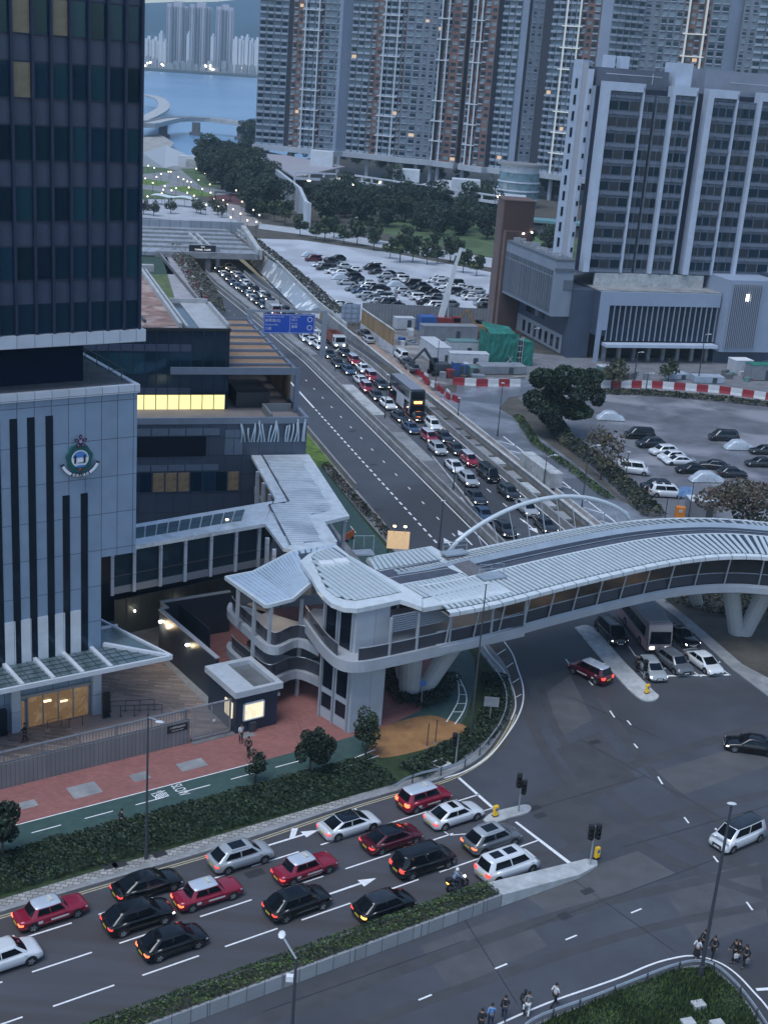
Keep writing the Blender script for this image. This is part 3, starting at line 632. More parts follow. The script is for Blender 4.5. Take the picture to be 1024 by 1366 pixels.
# ground floor: columns, glazed entrance
m = MB()
for a in (-12.6, -10.2, -7.7, -0.75): m.box(a, -.15, 0.1, a+.75, .5, 4.9)
m.build('entrance_pier', clad_trim, hq)
m = MB(); m.box(-6.2, .3, .15, -1.0, .38, 2.9); m.box(-7.5, .3, .15, -6.5, .38, 2.6)
m.build('entrance_glazing', mat('lit entrance glass', (0.25, 0.17, 0.1), 0.3, ns=1.4, na=0.8, emit=(1.0, 0.62, 0.3), estr=0.07, ns2=1.2, col2=(0.02, 0.02, 0.02), m2=(0.44, 0.5)), hq)
m = MB()
for a in (-6.9, -6.3, -5.0, -3.7, -2.4, -1.05): m.box(a, .2, .1, a+.1, .32, 3.1)
m.box(-7.6, .18, 2.9, -.8, .34, 3.15); m.build('entrance_frame', mat('light metal frame', (0.35, 0.36, 0.38), 0.4, 0.4), hq)
m = MB(); m.box(-4.9, .1, 2.2, -4.3, .2, 2.35); m.box(-3.5, .1, 1.9, -2.9, .2, 2.0); m.build('entrance_lamp', lamp('doorway lamp', (1, .75, .4), 1.5), hq)
m = MB(); m.box(-9.4, -.2, .1, -8.1, .3, 2.4); m.build('side_door', slit_m, hq)
# crest
cr = MB(); cx, cz = -1.9, 23.1
green = mat('crest green', (0.01, 0.085, 0.085), 0.4); purple = mat('crest purple', (0.05, 0.015, 0.05), 0.4); blue = mat('crest blue', (0.07, 0.2, 0.5), 0.4); wh = mat('crest white', (0.7, 0.75, 0.78), 0.4); navy = mat('crest navy', (0.015, 0.025, 0.06), 0.4); red_ = mat('crest red', (0.2, 0.03, 0.05), 0.4)
def wedge(mb, cx, cz, r0, r1, a0, a1, y, th, m, n=10):
 P = []
 for k in range(n+1): a = a0+(a1-a0)*k/n; P.append((cx+r1*math.cos(a), cz+r1*math.sin(a)))
 for k in range(n+1): a = a1+(a0-a1)*k/n; P.append((cx+r0*math.cos(a), cz+r0*math.sin(a)))
 i = len(mb.v); N_ = len(P); mb.v += [(p[0], y, p[1]) for p in P]+[(p[0], y-th, p[1]) for p in P]
 for k in range(n): 
  a, b = k, 2*n+1-k
  mb.f.append((i+N_+a, i+N_+a+1, i+N_+b-1, i+N_+b)); mb.m.append(m)
 for k in range(N_): k2 = (k+1) % N_; mb.f.append((i+k, i+k2, i+N_+k2, i+N_+k)); mb.m.append(m)
crest = thing_none = None
m = MB(); m.cur = 0; P = [(cx+1.05*math.cos(a)*(.98+.06*math.sin(7*a)), -.3, cz-.1+1.2*math.sin(a)*(.98+.04*math.sin(9*a))) for a in [2*PI*k/40 for k in range(40)]]
m.face(P, 0); i = len(m.v); m.v += [(p[0], .02, p[2]) for p in P]
for k in range(40): k2 = (k+1) % 40; m.f.append((k, k2, i+k2, i+k)); m.m.append(0)
em = m.build('crest', green, hq)
m = MB(); m.disc((cx, -.33, cz-.1), .70, 'y', 28, 0)
for k in range(14):
 a0 = -2.3+k*.12
P = [(cx+.62*math.cos(a), -.35, cz-.1+.62*math.sin(a)) for a in [PI*.05+PI*.9*k/14 for k in range(15)]]; m.face(P, 1)
for a_ in (-.42, .34): m.box(cx+a_-.07, -.38, cz-.45, cx+a_+.09, -.34, cz+.2, 2)
m.box(cx-.2, -.37, cz-.46, cx+.3, -.35, cz-.40, 2); m.box(cx-.3, -.36, cz-.78, cx+.35, -.34, cz-.62, 1)
m.build('crest_roundel', [wh, blue, navy], em)
m = MB()
for k in range(5):
 a = PI/2+k*2*PI/5; px_, pz_ = cx+.02+.34*math.cos(a), cz+1.32+.36*math.sin(a)
 P = [(px_+.22*math.cos(b)*math.cos(a)-.14*math.sin(b)*math.sin(a), -.40, pz_+.22*math.cos(b)*math.sin(a)+.14*math.sin(b)*math.cos(a)) for b in [2*PI*j/10 for j in range(10)]]; m.face(P, 0)
 m.face([(px_-.05, -.42, pz_-.05), (px_+.05, -.42, pz_-.04), (px_+.03, -.42, pz_+.08)], 1)
m.disc((cx+.02, -.43, cz+1.32), .1, 'y', 8, 1); m.build('crest_flower', [purple, mat('crest petal', (0.45, 0.35, 0.5), 0.5)], em)
m = MB()
wedge(m, cx, cz+.1, 1.42, 1.72, R(200), R(340), -.3, .08, 0, 16); wedge(m, cx, cz+.1, 1.46, 1.68, R(206), R(241), -.385, .02, 1); wedge(m, cx, cz+.1, 1.46, 1.68, R(299), R(334), -.385, .02, 1)
m.build('crest_ribbon', [navy, wh], em)
for k, ch in enumerate('香港入境處'):
 a = R(249+k*10.5); text('crest_letter', ch, .27, wh, em, (cx+1.57*math.cos(a), -.42, cz+.1+1.57*math.sin(a)), (R(90), -(a+PI/2), 0), .01)
m = MB(); m.ball((cx, -.36, cz-.98), .16, .06, .14); m.build('crest_knot', red_, em)

# glass canopy over the entrance
cn = MB(); zc = 6.3
def T(u, v, z): return (u, v, z)
front, left_, right_ = -3.9, -45, 5.3
cn2 = thing('entrance_canopy', 'white framed glass canopy round the foot of the crested tower', 'canopy', (*C0, 0), R(AN))
m = MB()
fr = [(-45, front), (4.3, front-.35), (.6, 9.5)]
m.beam((-45, front, zc), (4.4, front-.35, zc), .22, .38); m.beam((4.4, front-.35, zc), (0.9, 9.0, zc), .22, .38); m.beam((0.9, 9.0, zc), (0.1, 9.0, zc), .2, .3)
m.build('edge_beam', clad_l, cn2)
m = MB()
for a in (-10.7, -8.2, -5.7, -3.3, -0.9): m.beam((a, -.05, zc+.1), (a+.15, front, zc), .32, .3)
m.beam((0.3, 0.2, zc+.1), (4.3, front-.3, zc+.05), .34, .3); m.beam((.2, 3.2, zc+.1), (2.9, 3.4, zc), .22, .26); m.beam((.2, 6.2, zc+.1), (1.9, 6.4, zc), .22, .26)
m.build('rafter', clad_l, cn2)
gcan = mat('canopy glass', (0.09, 0.13, 0.14), 0.12, ns=1.5, na=0.35, spec=0.8)
m = MB(); m.face([(-45, -.1, zc-.02), (-45, front+.1, zc-.02), (4.25, front-.2, zc-.02), (.9, 9.0, zc-.02), (.1, 9, zc-.02), (.1, -.1, zc-.02)]); m.build('glass_roof', gcan, cn2)
m = MB()
for k in range(4): m.beam((-14, -.8-k*.75, zc+.03), (1.8+k*.6, -.8-k*.75, zc+.03), .035, .035)
for a in [x*.8-12 for x in range(18)]: m.beam((a, -.1, zc+.02), (a, front, zc+.02), .03, .03)
m.build('glazing_bar', steel_d, cn2)
for a in (-7.0, -4.5, -2.0): 
 mm = MB(); mm.disc((a, -1.8, zc-.06), .14, 'z', 10); mm.build('downlight', white_lit, cn2)
# perimeter wall with railing, name plate and gate
fence_m = panelmat('grey ribbed wall', (0.17, 0.165, 0.17), 0.35, 6, 'xz', (0.09, 0.1, 0.12), 0.03, 0.7, 0, 0.08)
pw = thing('perimeter_wall', 'grey ribbed perimeter wall with a railing and black plaque beside the red footway', 'wall', (*N(0, -7.75), 0.12), R(AN))
m = MB(); m.box(-45, -.15, 0, 4.4, .15, 2.1); m.build('wall_body', fence_m, pw)
rail_w = MB()
rail_w.box(-45, -.1, 3.0, 4.4, .1, 3.1); rail_w.box(-45, -.04, 2.14, 4.4, .04, 2.2)
for k in range(190): rail_w.box(-45+k*.26, -.02, 2.1, -44.96+k*.26, .02, 3.05)
for k in range(17): rail_w.box(-44+k*3, -.05, 2.1, -43.9+k*3, .05, 3.1)
rail_w.build('railing', mat('grey railing', (0.2, 0.22, 0.25), 0.5, 0.3), pw)
m = MB(); m.box(2.35, -.2, 1.35, 4.15, -.15, 2.0); m.build('name_plate', black_m, pw)
for i, (tx, sz) in enumerate((('入境事務處總部', .2), ('HEADQUARTERS', .14))): text('plate_lettering', tx, sz, mat('gilt lettering', (0.5, 0.5, 0.5), 0.4), pw, (3.25, -.215, 1.78-.27*i), (R(90), 0, 0), .005)
gt = thing('sliding_gate', 'grey barred sliding gate between the ribbed wall and the navy guard house', 'gate', (*N(4.6, -7.75), 0.12), R(AN))
m = MB(); m.box(0, -.05, 0.1, 3.6, .05, .25); m.box(0, -.05, 3.0, 3.6, .05, 3.12); m.box(0, -.05, .1, .12, .05, 3.1); m.box(3.5, -.05, .1, 3.6, .05, 3.1); m.box(1.75, -.05, .1, 1.85, .05, 3.1); m.build('gate_frame', steel, gt)
m = MB()
for k in range(36): m.box(.1+k*.095, -.02, .2, .135+k*.095, .02, 3.0)
m.build('bars', mat('gate bar grey', (0.25, 0.28, 0.31), 0.5, 0.3), gt)
m = MB(); m.box(1.9, -.07, 1.4, 2.15, -.05, 1.6); m.build('small_sign', white_p, gt)
m = MB(); m.box(-.1, -.6, -.02, 4.2, -.1, .05); m.build('gate_track', concrete_d, gt)
# guard house
gx = N(8.4, -7.9)
gh = thing('guard_house', 'navy guard house with a pale framed roof and lit corner window', 'hut', (*gx, 0.12), R(AN))
m = MB(); m.box(0, -.4, 0, 3.9, 4.6, 3.5); m.build('wall', mat('dark blue paint', (0.015, 0.03, 0.055), 0.4, ns=0.8, na=0.15), gh)
m = MB()
for a, b, c_, d_ in ((-.3, -.75, 4.2, -.35), (-.3, 4.3, 4.2, 4.85), (-.3, -.35, .1, 4.3), (3.7, -.35, 4.2, 4.3), (.1, -.35, 1.6, 4.3)): m.box(a, b, 3.5, c_, d_, 4.05)
m.build('roof', mat('pale roof metal', (0.52, 0.56, 0.6), 0.35, 0.2, ns=1, na=0.12), gh)
m = MB(); m.box(1.6, -.34, 3.5, 3.7, 4.3, 3.62); m.build('roof_well', roof_grey, gh)
m = MB(); m.box(.75, -.48, 1.2, 2.5, -.4, 2.6); m.box(-.08, .2, 1.2, 0, 1.5, 2.6); wnd = m.build('window', mat('lit booth window', (0.3, 0.26, 0.2), 0.5, ns=2.5, na=0.6, emit=(1.0, 0.86, 0.6), estr=0.5, ns2=1.2, col2=(0.03, 0.03, 0.03), m2=(0.5, 0.56)), gh)
m = MB()
for a, b, c_, d_ in ((.65, 1.1, 2.6, 1.2), (.65, 2.6, 2.6, 2.7), (.65, 1.1, .75, 2.7), (2.5, 1.1, 2.6, 2.7)): m.box(a, -.56, b, c_, -.4, d_)
m.build('window_frame', white_p, wnd)
m = MB(); m.box(3.9, 3.6, 0, 4.25, 4.3, 3.5); m.box(3.9, -.3, 2.6, 4.2, 0, 2.9); m.build('service_riser', clad_trim, gh)
m = MB(); m.box(1.2, -.75, 0, 1.75, -.4, .9); m.build('cabinet', steel_d, gh)
# ticket barriers rail in the plaza
rl = thing('queue_railing', 'dark tubular queue railings beside the lit entrance doors', 'railing', (*N(1.2, -1.0), 0.15), R(AN))
for j, (yy, l0, l1) in enumerate(((0, 0, 3.2), (1.1, -.4, 3.0))):
 m = MB(); m.tube([(l0, yy-.3, 1.0), (l1, yy-1.6, 1.0)], .035, 6); m.tube([(l0, yy-.3, .55), (l1, yy-1.6, .55)], .025, 6)
 for k in range(4):
  u = k/3; x_, y_ = l0+(l1-l0)*u, yy-.3-1.3*u; m.tube([(x_, y_, 0), (x_, y_, 1.02)], .03, 6); m.disc((x_, y_, .02), .14, 'z', 8)
 m.build('rail', steel_d, rl)
sb = thing('notice_pillar', 'black upright notice pillar beside the entrance doors', 'sign', (*N(.1, -.9), 0.15), R(AN))
m = MB(); m.box(-.3, -.12, 0, .3, .12, 2.3); m.build('panel', black_m, sb); m = MB(); m.box(-.36, -.2, 0, .36, .2, .08); m.build('foot', steel_d, sb)
for k, (s_, t_) in enumerate(((-5.0, -.9), (-3.4, -1.5))):
 so_ = thing('stanchion', ['short steel stanchion outside the left entrance door', 'short steel stanchion outside the middle entrance doors'][k], 'stanchion', (*N(s_, t_), .15), R(AN)); m = MB(); m.tube([(0, 0, 0), (0, 0, .95)], .03, 6); m.tube([(0, 0, .9), (1.2, .1, .9)], .02, 6); m.tube([(1.2, .1, 0), (1.2, .1, .95)], .03, 6); m.build('post', steel_d, so_); m = MB(); m.prism([(.2*math.cos(a), .2*math.sin(a)) for a in [PI*i/5 for i in range(10)]], 0, .04); m.build('base', steel, so_)
# dark screening walls right of the plaza
dk = mat('dark blue screen', (0.025, 0.035, 0.05), 0.35, ns=0.5, na=0.2)
sc = thing('screen_wall', 'dark glossy screen wall with two wall lamps behind the guard house', 'wall', (0, 0, 0))
pts = [N(9.6, -2.5), N(9.6, 9.0), N(10.3, 9.1), N(10.4, 10.6), N(17.5, 10.2)]
m = MB(); wallribbon(m, pts, .25, .1, 4.3); m.build('panel_wall', dk, sc)
m = MB(); wallribbon(m, pts, .4, 4.3, 4.42); m.build('coping', mat('grey coping', (0.3, 0.32, 0.35), 0.5), sc)
m = MB(); wallribbon(m, [N(12.2, 10.3), N(12.2, 4)], .12, .1, 3.9); m.build('cross_wall', dk, sc)
for k, (s_, t_) in enumerate(((9.4, 8.6), (9.4, 3.0))):
 m = MB(); X, Y = N(s_, t_); m.ball((X, Y, 3.3), .16, .16, .12, 8, 4); m.build('wall_lamp', lamp_w, sc)
 ld = bpy.data.lights.new('wall_lamp_light', 'POINT'); ld.energy = 18; ld.color = (1, .8, .5); ld.shadow_soft_size = .15; lo = bpy.data.objects.new('wall_lamp_light', ld); lo.location = (N(s_-.5, t_)[0], N(s_-.5, t_)[1], 3.1); scene.collection.objects.link(lo); lo.parent = sc

# ------------------------------------------------------------------ middle building across the yard (18 degree grid)
FM = (-14.6, 141.2)
mb_ = thing('station_block', 'dark panelled block with a glass upper box, lit yellow window row and terrace', 'building', (*FM, 0), R(AH))
grp = panelmat('charcoal blue panel', (0.055, 0.075, 0.11), 1.9, 2.2, 'xz', (0.02, 0.03, 0.045), 0.03, 0.35, 0, 0.1)
grp2 = panelmat('charcoal blue panel side', (0.1, 0.12, 0.16), 1.9, 2.2, 'yz', (0.03, 0.04, 0.06), 0.03, 0.35, 0, 0.1)
m = MB(); m.box(-40, 0, 0, 5.45, 60, 14.7); m.build('lower_block', grp, mb_)
m = MB(); m.box(-40, -.1, 14.7, 5.6, .25, 15.4); m.box(5.2, .25, 14.7, 5.6, 60, 15.4); m.build('parapet', clad_trim if False else mat('blue grey coping', (0.16, 0.2, 0.26), 0.5, ns=0.5, na=0.15), mb_)
m = MB(); m.box(-40, .3, 14.72, 5.1, 60, 14.78); m.build('terrace_floor', mat('pinkish terrace paving', (0.2, 0.18, 0.18), 0.8, ns=0.3, na=0.2), mb_)
m = MB(); m.box(-14.5, -.12, 11.0, -6.0, .05, 13.3); m.build('ribbon_window', slit_m, mb_)
rects = []
for i in range(9): rects.append((-14.0+i*1.4-.6, 6.9, -14.0+i*1.4+.62, 9.1, -.02))
cur_w = mat('curtained office window', (0.1, 0.09, 0.07), 0.3, ns=1.2, na=0.8, emit=(1, .8, .5), estr=.015)
panes(mb_, 'window', rects, [gl_dark, cur_w, gl_dark, cur_w]); 
sp = mat('grey blue spandrel', (0.12, 0.16, 0.22), 0.4, 0.2, ns=1, na=.1)
panes(mb_, 'spandrel_panel', [(-13.9+i*1.9, 9.3, -13.9+i*1.9+1.75, 10.0, -.02) for i in range(5)], sp)
panes(mb_, 'spandrel_panel', [(-13.9+i*1.9, 13.4, -13.9+i*1.9+1.75, 14.2, -.02) for i in range(5)]+[(-3.9, 11.1, -2.9, 13.0, -.02), (-2.85, 11.1, -1.9, 13.0, -.02), (-3.9, 13.1, -2.9, 14.0, -.02), (-2.85, 13.1, -1.9, 14.0, -.02)], sp)
# upper glass box
m = MB(); m.box(-30, 6, 14.7, -2.6, 22, 24.0); m.box(-30, 22, 14.7, -8, 48, 24.0); ub = m.build('glass_box', mat('black navy glazing', (0.012, 0.02, 0.035), 0.12, spec=.8), mb_)
m = MB(); m.box(-30, 5.9, 23.85, -2.5, 6.2, 24.15); m.box(-2.8, 6.2, 23.85, -2.5, 22, 24.15); m.build('roof_edge', black_m, mb_)
R0 = [(-24+i*1.32, 18.9, -24+i*1.32+1.22, 21.3, 5.98) for i in range(16)]; panes(mb_, 'window', R0, [gl_dark, gl_teal])
R0 = [(-24+i*1.32, 21.5, -24+i*1.32+1.22, 22.3, 5.98) for i in range(13)]; panes(mb_, 'spandrel_panel', R0, spandrel)
R0 = [(-24+i*1.32, 14.75, -24+i*1.32+1.22, 16.45, 5.98) for i in range(16)]; panes(mb_, 'lit_window', R0, lit_yel)
R0 = [(-24+i*1.32, 16.6, -24+i*1.32+1.22, 17.3, 5.98) for i in range(13)]; panes(mb_, 'spandrel_panel', R0, spandrel)
m = MB()
for i in range(17): m.box(-24.09+i*1.32, 5.9, 14.7, -24.01+i*1.32, 6.0, 23.9)
m.build('mullion', fin_m, mb_)
# soil coloured roof with white coping
m = MB(); m.box(-30, 6.2, 24.0, -8.2, 48, 24.06); m.build('gravel_roof', mat('rough soil roof', (.23, .15, .13), .9, ns=.5, na=.5, ns2=.25, col2=(.36, .29, .27), m2=(.5, .58), bump=.8), mb_)
m = MB(); m.box(-8.4, 6.2, 24.0, -8.0, 48, 24.7); m.box(-7.6, 6.2, 24.0, -7.3, 46, 24.4); m.box(-10.5, 45, 24, -6.3, 46, 24.9); m.box(-6.0, 6.3, 24.0, -2.8, 22, 24.06); m.box(-2.9, 6.3, 24.0, -2.6, 20, 24.6); m.box(-7.3, 21.7, 24, -2.6, 22.0, 24.6); m.build('roof_coping', mat('light coping', (0.36, 0.38, 0.4), 0.5, ns=.5, na=.2), mb_)
m = MB(); m.box(-14.6, 24, 24.06, -12.8, 26.4, 25.6); m.tube([(-13.6, 24, 24.3), (-12.3, 16, 24.3), (-11.8, 9, 24.3)], .18, 6); m.tube([(-17, 30, 24.2), (-14.6, 12, 24.2)], .1, 6); m.build('roof_plant', steel_d, mb_)
# objects on the terrace
m = MB(); m.box(-1.5, 6.5, 14.78, 2.4, 13, 16.6); m.build('terrace_store', mat('black terrace store', (0.03, 0.035, 0.045), 0.5), mb_)
m = MB(); m.box(1.2, .3, 14.78, 1.5, 5, 15.7); m.box(1.5, 4.7, 14.78, 4.6, 5, 15.7); m.build('planter_wall', mat('grey planter', (0.16, 0.18, 0.2), 0.6), mb_)
# bent metal ribbons on the terrace front
rb_ = MB(); rr = random.Random(3)
for i in range(24):
 x0 = -2.2+i*.32
 if rr.random() < .22: continue
 h_ = 1.3+rr.random()*1.4; x1 = x0+rr.uniform(-.3, .3)
 L, Q = [], []
 for k in range(7):
  t = k/6; xx = x0+(x1-x0)*t+.12*math.sin(t*3+i); zz = 12.6+h_*t*1.0; yy = -.25-.15*math.sin(PI*t)
  L.append((xx, yy, zz)); Q.append((xx+.16, yy-.02, zz))
 rb_.strip(L, Q)
rb_.build('ribbon_ornament', mat('pale blue metal', (0.4, 0.5, 0.58), 0.35, 0.3), mb_)
# pergola
pg = thing('pergola', 'blue grey steel pergola with orange brown louvre panels above the terrace', 'pergola', (*FM, 0), R(AH))
pm = mat('pergola steel', (0.17, 0.21, 0.28), 0.4, 0.3, ns=1, na=.1); om = panelmat('tan louvre', (0.32, 0.2, 0.115), 0.35, 0.25, 'xy', (0.16, 0.1, 0.06), 0.03, 0.7, 0, 0.15)
ys = [4.2, 7.9, 11.6, 15.4, 19.3, 23.1, 27.0, 30.8, 34.6]
m = MB()
for i, y in enumerate(ys): m.box(-9.5, y-.12, 19.3, 5.3, y+.12, 19.75 if i else 20.1)
m.box(5.0, 4, 19.2, 5.35, 35, 19.6); m.build('beam', pm, pg)
for i in range(8):
 m = MB(); m.box(-9.3, ys[i]+.6, 19.35, 4.9, ys[i+1]-.2, 19.42); m.build('louvre_panel', om, pg)
for y in (4.2, 19.3, 34.6):
 m = MB(); m.box(4.75, y-.25, 14.75, 5.3, y+.25, 19.3); m.build('post', pm, pg)
m = MB(); m.box(4.9, 8, 15.4, 5.2, 34, 19.2); m.build('side_screen', om, pg)

# ------------------------------------------------------------------ elevated walkway with white metal roofs
roofw = mat('white metal roof', (0.68, 0.73, 0.76), 0.32, 0.25, ns=0.7, na=0.12, ns2=.25, col2=(0.42, 0.47, 0.52), m2=(.5, .7))
roofl = mat('roof flashing', (0.64, 0.69, 0.72), 0.35, 0.2, ns=1.4, na=.2, ns2=.5, col2=(.4, .38, .36), m2=(.6, .75))
tanm = mat('tan timber fin', (0.2, 0.13, 0.08), 0.6, ns=2, na=.2)
ew = thing('covered_walkway', 'white metal roofed elevated walkway stepping down from the dark block', 'walkway', (0, 0, 0))
Z1 = 11.0
P = [G(*p, Z1) for p in [(335, 607), (412, 606), (466, 688), (433, 696), (450, 722), (420, 738), (378, 731), (353, 698), (364, 672), (367, 665)]]
m = MB(); m.prism(P, Z1-.35, Z1); m.build('roof_slab', roofl, ew)
inn = [G(*p, Z1) for p in [(349, 607), (395, 606.5), (442, 681), (410, 688), (427, 722), (385, 727), (357, 674), (385, 670)]]
m = MB()
c, q = math.cos(R(AH)), math.sin(R(AH))
def inside(poly, x, y):
 r_ = False
 for i in range(len(poly)):
  a, b = poly[i], poly[i-1]
  if (a[1] > y) != (b[1] > y) and x < (b[0]-a[0])*(y-a[1])/(b[1]-a[1])+a[0]: r_ = not r_
 return r_
def clipline(poly, p, d, L=60, n=600):
 seg = []; on = None
 for k in range(n+1):
  t = -L+2*L*k/n; ins = inside(poly, p[0]+d[0]*t, p[1]+d[1]*t)
  if ins and on is None: on = t
  if not ins and on is not None: seg.append((on, t)); on = None
 return [s_ for s_ in seg if s_[1]-s_[0] > .3]
for k in range(60):
 o_ = (FM[0]+q*k*.55, FM[1]-c*k*.55)
 for a, b in clipline(inn, o_, (c, q)):
  m.beam((o_[0]+c*a, o_[1]+q*a, Z1+.05), (o_[0]+c*b, o_[1]+q*b, Z1+.05), .40, .08)
m.build('roof_ribs', roofw, ew); m = MB(); m.prism(inn, Z1, Z1+.02); m.build('roof_underlay', mat('roof underlay', (.2, .24, .29), .6), ew)
m = MB()
for a, b in (((349, 607), (385, 670)), ((359, 674), (387, 727)), ((385, 670), (359, 674))): m.beam((*G(*a, Z1), Z1+.05), (*G(*b, Z1), Z1+.05), .1, .12)
m.build('gutter', fin_m, ew)
# floor, posts
m = MB(); fl = [((p[0]-P[0][0])*.93+P[0][0]+.5, (p[1]-P[0][1])*.97+P[0][1]) for p in P]; m.prism(fl, 6.4, 7.3); m.build('floor_slab', concrete, ew)
m = MB()
for p in [(344, 625), (352, 640), (360, 655), (357, 713), (366, 728), (460, 684), (446, 722)]:
 X, Y = G(*p, Z1); m.obox(X, Y, 0, Z1-.35, .35, .35, R(AH))
m.build('post', clad_trim, ew)
m = MB()
for k in range(9):
 t = k/8; A = Vector(G(340, 612, Z1)); B = Vector(G(363, 662, Z1)); p = A.lerp(B, t); m.obox(p.x+.5, p.y, 0, Z1-.4, .12, .5, R(AH))
m.build('timber_fin', tanm, ew)
# glazed link to the headquarters
gk = thing('glazed_link', 'elevated glazed link bridge with roof lights running to the crested tower', 'walkway', (0, 0, 0))
A0, A1, B1, B0 = [G(*p, Z1) for p in [(150, 733), (353, 698), (364, 668), (150, 704)]]
m = MB(); m.prism([A0, A1, B1, B0], Z1-.4, Z1-.02); m.build('roof_slab', roofl, gk)
m = MB()
def lerp2(a, b, t): return (a[0]+(b[0]-a[0])*t, a[1]+(b[1]-a[1])*t)
def quadp(u, v): return lerp2(lerp2(A0, A1, u), lerp2(B0, B1, u), v)
for i in range(11):
 for j in range(2):
  u0, u1 = .06+i*.07, .06+i*.07+.062; v0, v1 = .32+j*.24, .32+j*.24+.22
  m.prism([quadp(u0, v0), quadp(u1, v0), quadp(u1, v1), quadp(u0, v1)], Z1-.02, Z1+.08)
m.build('roof_light', mat('roof light glass', (0.07, 0.11, 0.13), 0.15, spec=.8), gk)
m = MB(); X, Y = quadp(.72, .42); m.ball((X, Y, Z1+.12), .13, .13, .08); m.build('reflected_lamp', lamp_warm, gk)
m = MB(); m.prism([quadp(0, .12), quadp(1, .12), quadp(1, .9), quadp(0, .9)], 6.3, 7.0); m.build('floor_slab', mat('grey floor edge', (.2, .22, .25), .6), gk)
m = MB(); m.prism([quadp(0, .14), quadp(1, .14), quadp(1, .16), quadp(0, .16)], 7.0, Z1-.4); m.build('glazing', mat('link glazing', (.02, .035, .05), .08, spec=.8), gk)
m = MB()
for u in (.0, .135, .3, .46, .63, .8, .96): p = quadp(u, .1); m.obox(p[0], p[1], 6.3, Z1-.4, .3, .3, R(30))
m.build('post', clad_trim, gk)
m = MB(); m.prism([quadp(0, .12), quadp(1, .12), quadp(1, .3), quadp(0, .3)], 8.0, 8.1); m.build('handrail', steel_d, gk)
# wall, hedge, gate under the link
uw = thing('yard_wall', 'dark tall wall with a metal gate under the glazed link', 'wall', (0, 0, 0))
m = MB(); wallribbon(m, [quadp(-.3, 1.6), quadp(1.05, 1.5)], .3, 0, 7.4); m.build('wall_panel', wall_navy, uw)
m = MB(); a, b = quadp(.02, .9), quadp(.8, .9); wallribbon(m, [a, b], .15, 0.1, 3.8); m.build('gate_leaf', mat('grey green gate', (.05, .06, .06), .5), uw)
m = MB()
for k in range(12): p = lerp2(a, b, k/11); m.obox(p[0], p[1]-.12, .1, 3.9, .12, .12, R(30))
m.build('gate_post', steel_d, uw)
for px_, py_ in ((180, 815), (243, 804)):
 X, Y = G(px_, py_, 2.5); mm = MB(); mm.ball((X, Y, 2.5), .1, .1, .1); mm.build('gate_lamp', lamp_w, uw)
ld = bpy.data.lights.new('yard_light', 'POINT'); ld.energy = 45; ld.color = (1, .75, .5); ld.shadow_soft_size = .2; lo = bpy.data.objects.new('yard_light', ld); lo.location = (*G(212, 838, 3), 3); scene.collection.objects.link(lo); lo.parent = uw
# ------------------------------------------------------------------ footbridge with lift tower, stairs, arch
fb_grey = mat('bridge paint grey', (0.36, 0.39, 0.43), 0.45, 0.1, ns=.6, na=.1)
fb_pale = mat('pale roof fascia', (0.6, 0.66, 0.69), 0.35, 0.15, ns=1.2, na=.12)
gapm = mat('roof gap blue', (0.035, 0.05, 0.07), 0.5, ns=1, na=.2)
ribm = mat('white roof rib', (0.5, 0.57, 0.6), 0.3, 0.2, ns=1.5, na=.1)
band1 = mat('dark roof band', (0.055, 0.065, 0.09), 0.55, ns=1.5, na=.3); band2 = mat('darker roof band', (0.025, 0.032, 0.05), 0.5, ns=1.5, na=.3)
bluef = mat('light blue flashing', (0.3, 0.36, 0.42), 0.35, .2, ns=.5, na=.15)
deckm = mat('deck floor', (.22, .19, .16), .8, ns=1, na=.2)
fb = thing('footbridge', 'curved covered footbridge with ribbed white roof, white arch and V piers', 'bridge', (0, 0, 0))
ZR = 11.2
near = smoothline([G(*p, ZR) for p in [(600, 818), (663, 806), (760, 781), (845, 761), (905, 749), (955, 743), (1000, 742), (1040, 745)]]+[(44, 119.2), (52, 119.5), (62, 121)], 5)
def crosspt(i, pts):
 a = Vector(pts[max(i-1, 0)]); b = Vector(pts[min(i+1, len(pts)-1)]); t = (b-a).normalized(); return Vector((-t.y, t.x))
W_ = len(near)
def line_off(d): 
 return [(Vector(near[i])+crosspt(i, near)*d) for i in range(W_)]
def loft(mb, d0, z0, d1, z1, m=None):
 A, B = line_off(d0), line_off(d1); mb.strip([(p.x, p.y, z0) for p in A], [(p.x, p.y, z1) for p in B], m)
# roof cross-section: fascia, near ribs, valley bands, flashing, far ribs
m = MB(); 
loft(m, 0, ZR-.35, 0, ZR); loft(m, 0, ZR, .55, ZR+.06); loft(m, 5.0, ZR+.42, 5.25, ZR+.42); loft(m, 10.7, ZR, 11.1, ZR); loft(m, 11.1, ZR, 11.1, ZR-.3); loft(m, .2, ZR-.35, 0, ZR-.35)
m.build('roof_fascia', fb_pale, fb)
m = MB(); loft(m, .55, ZR+.05, 5.0, ZR+.35); loft(m, 8.6, ZR+.3, 10.7, ZR-.02); m.build('roof_deck', gapm, fb)
m = MB(); loft(m, 5.25, ZR+.3, 6.75, ZR+.12); m.build('roof_band', band1, fb)
m = MB(); loft(m, 6.87, ZR+.14, 7.9, ZR+.1); m.build('roof_valley', band2, fb)
m = MB(); loft(m, 7.9, ZR+.1, 8.6, ZR+.38); loft(m, 6.75, ZR+.2, 6.87, ZR+.2); m.build('roof_flashing', bluef, fb)
m = MB()
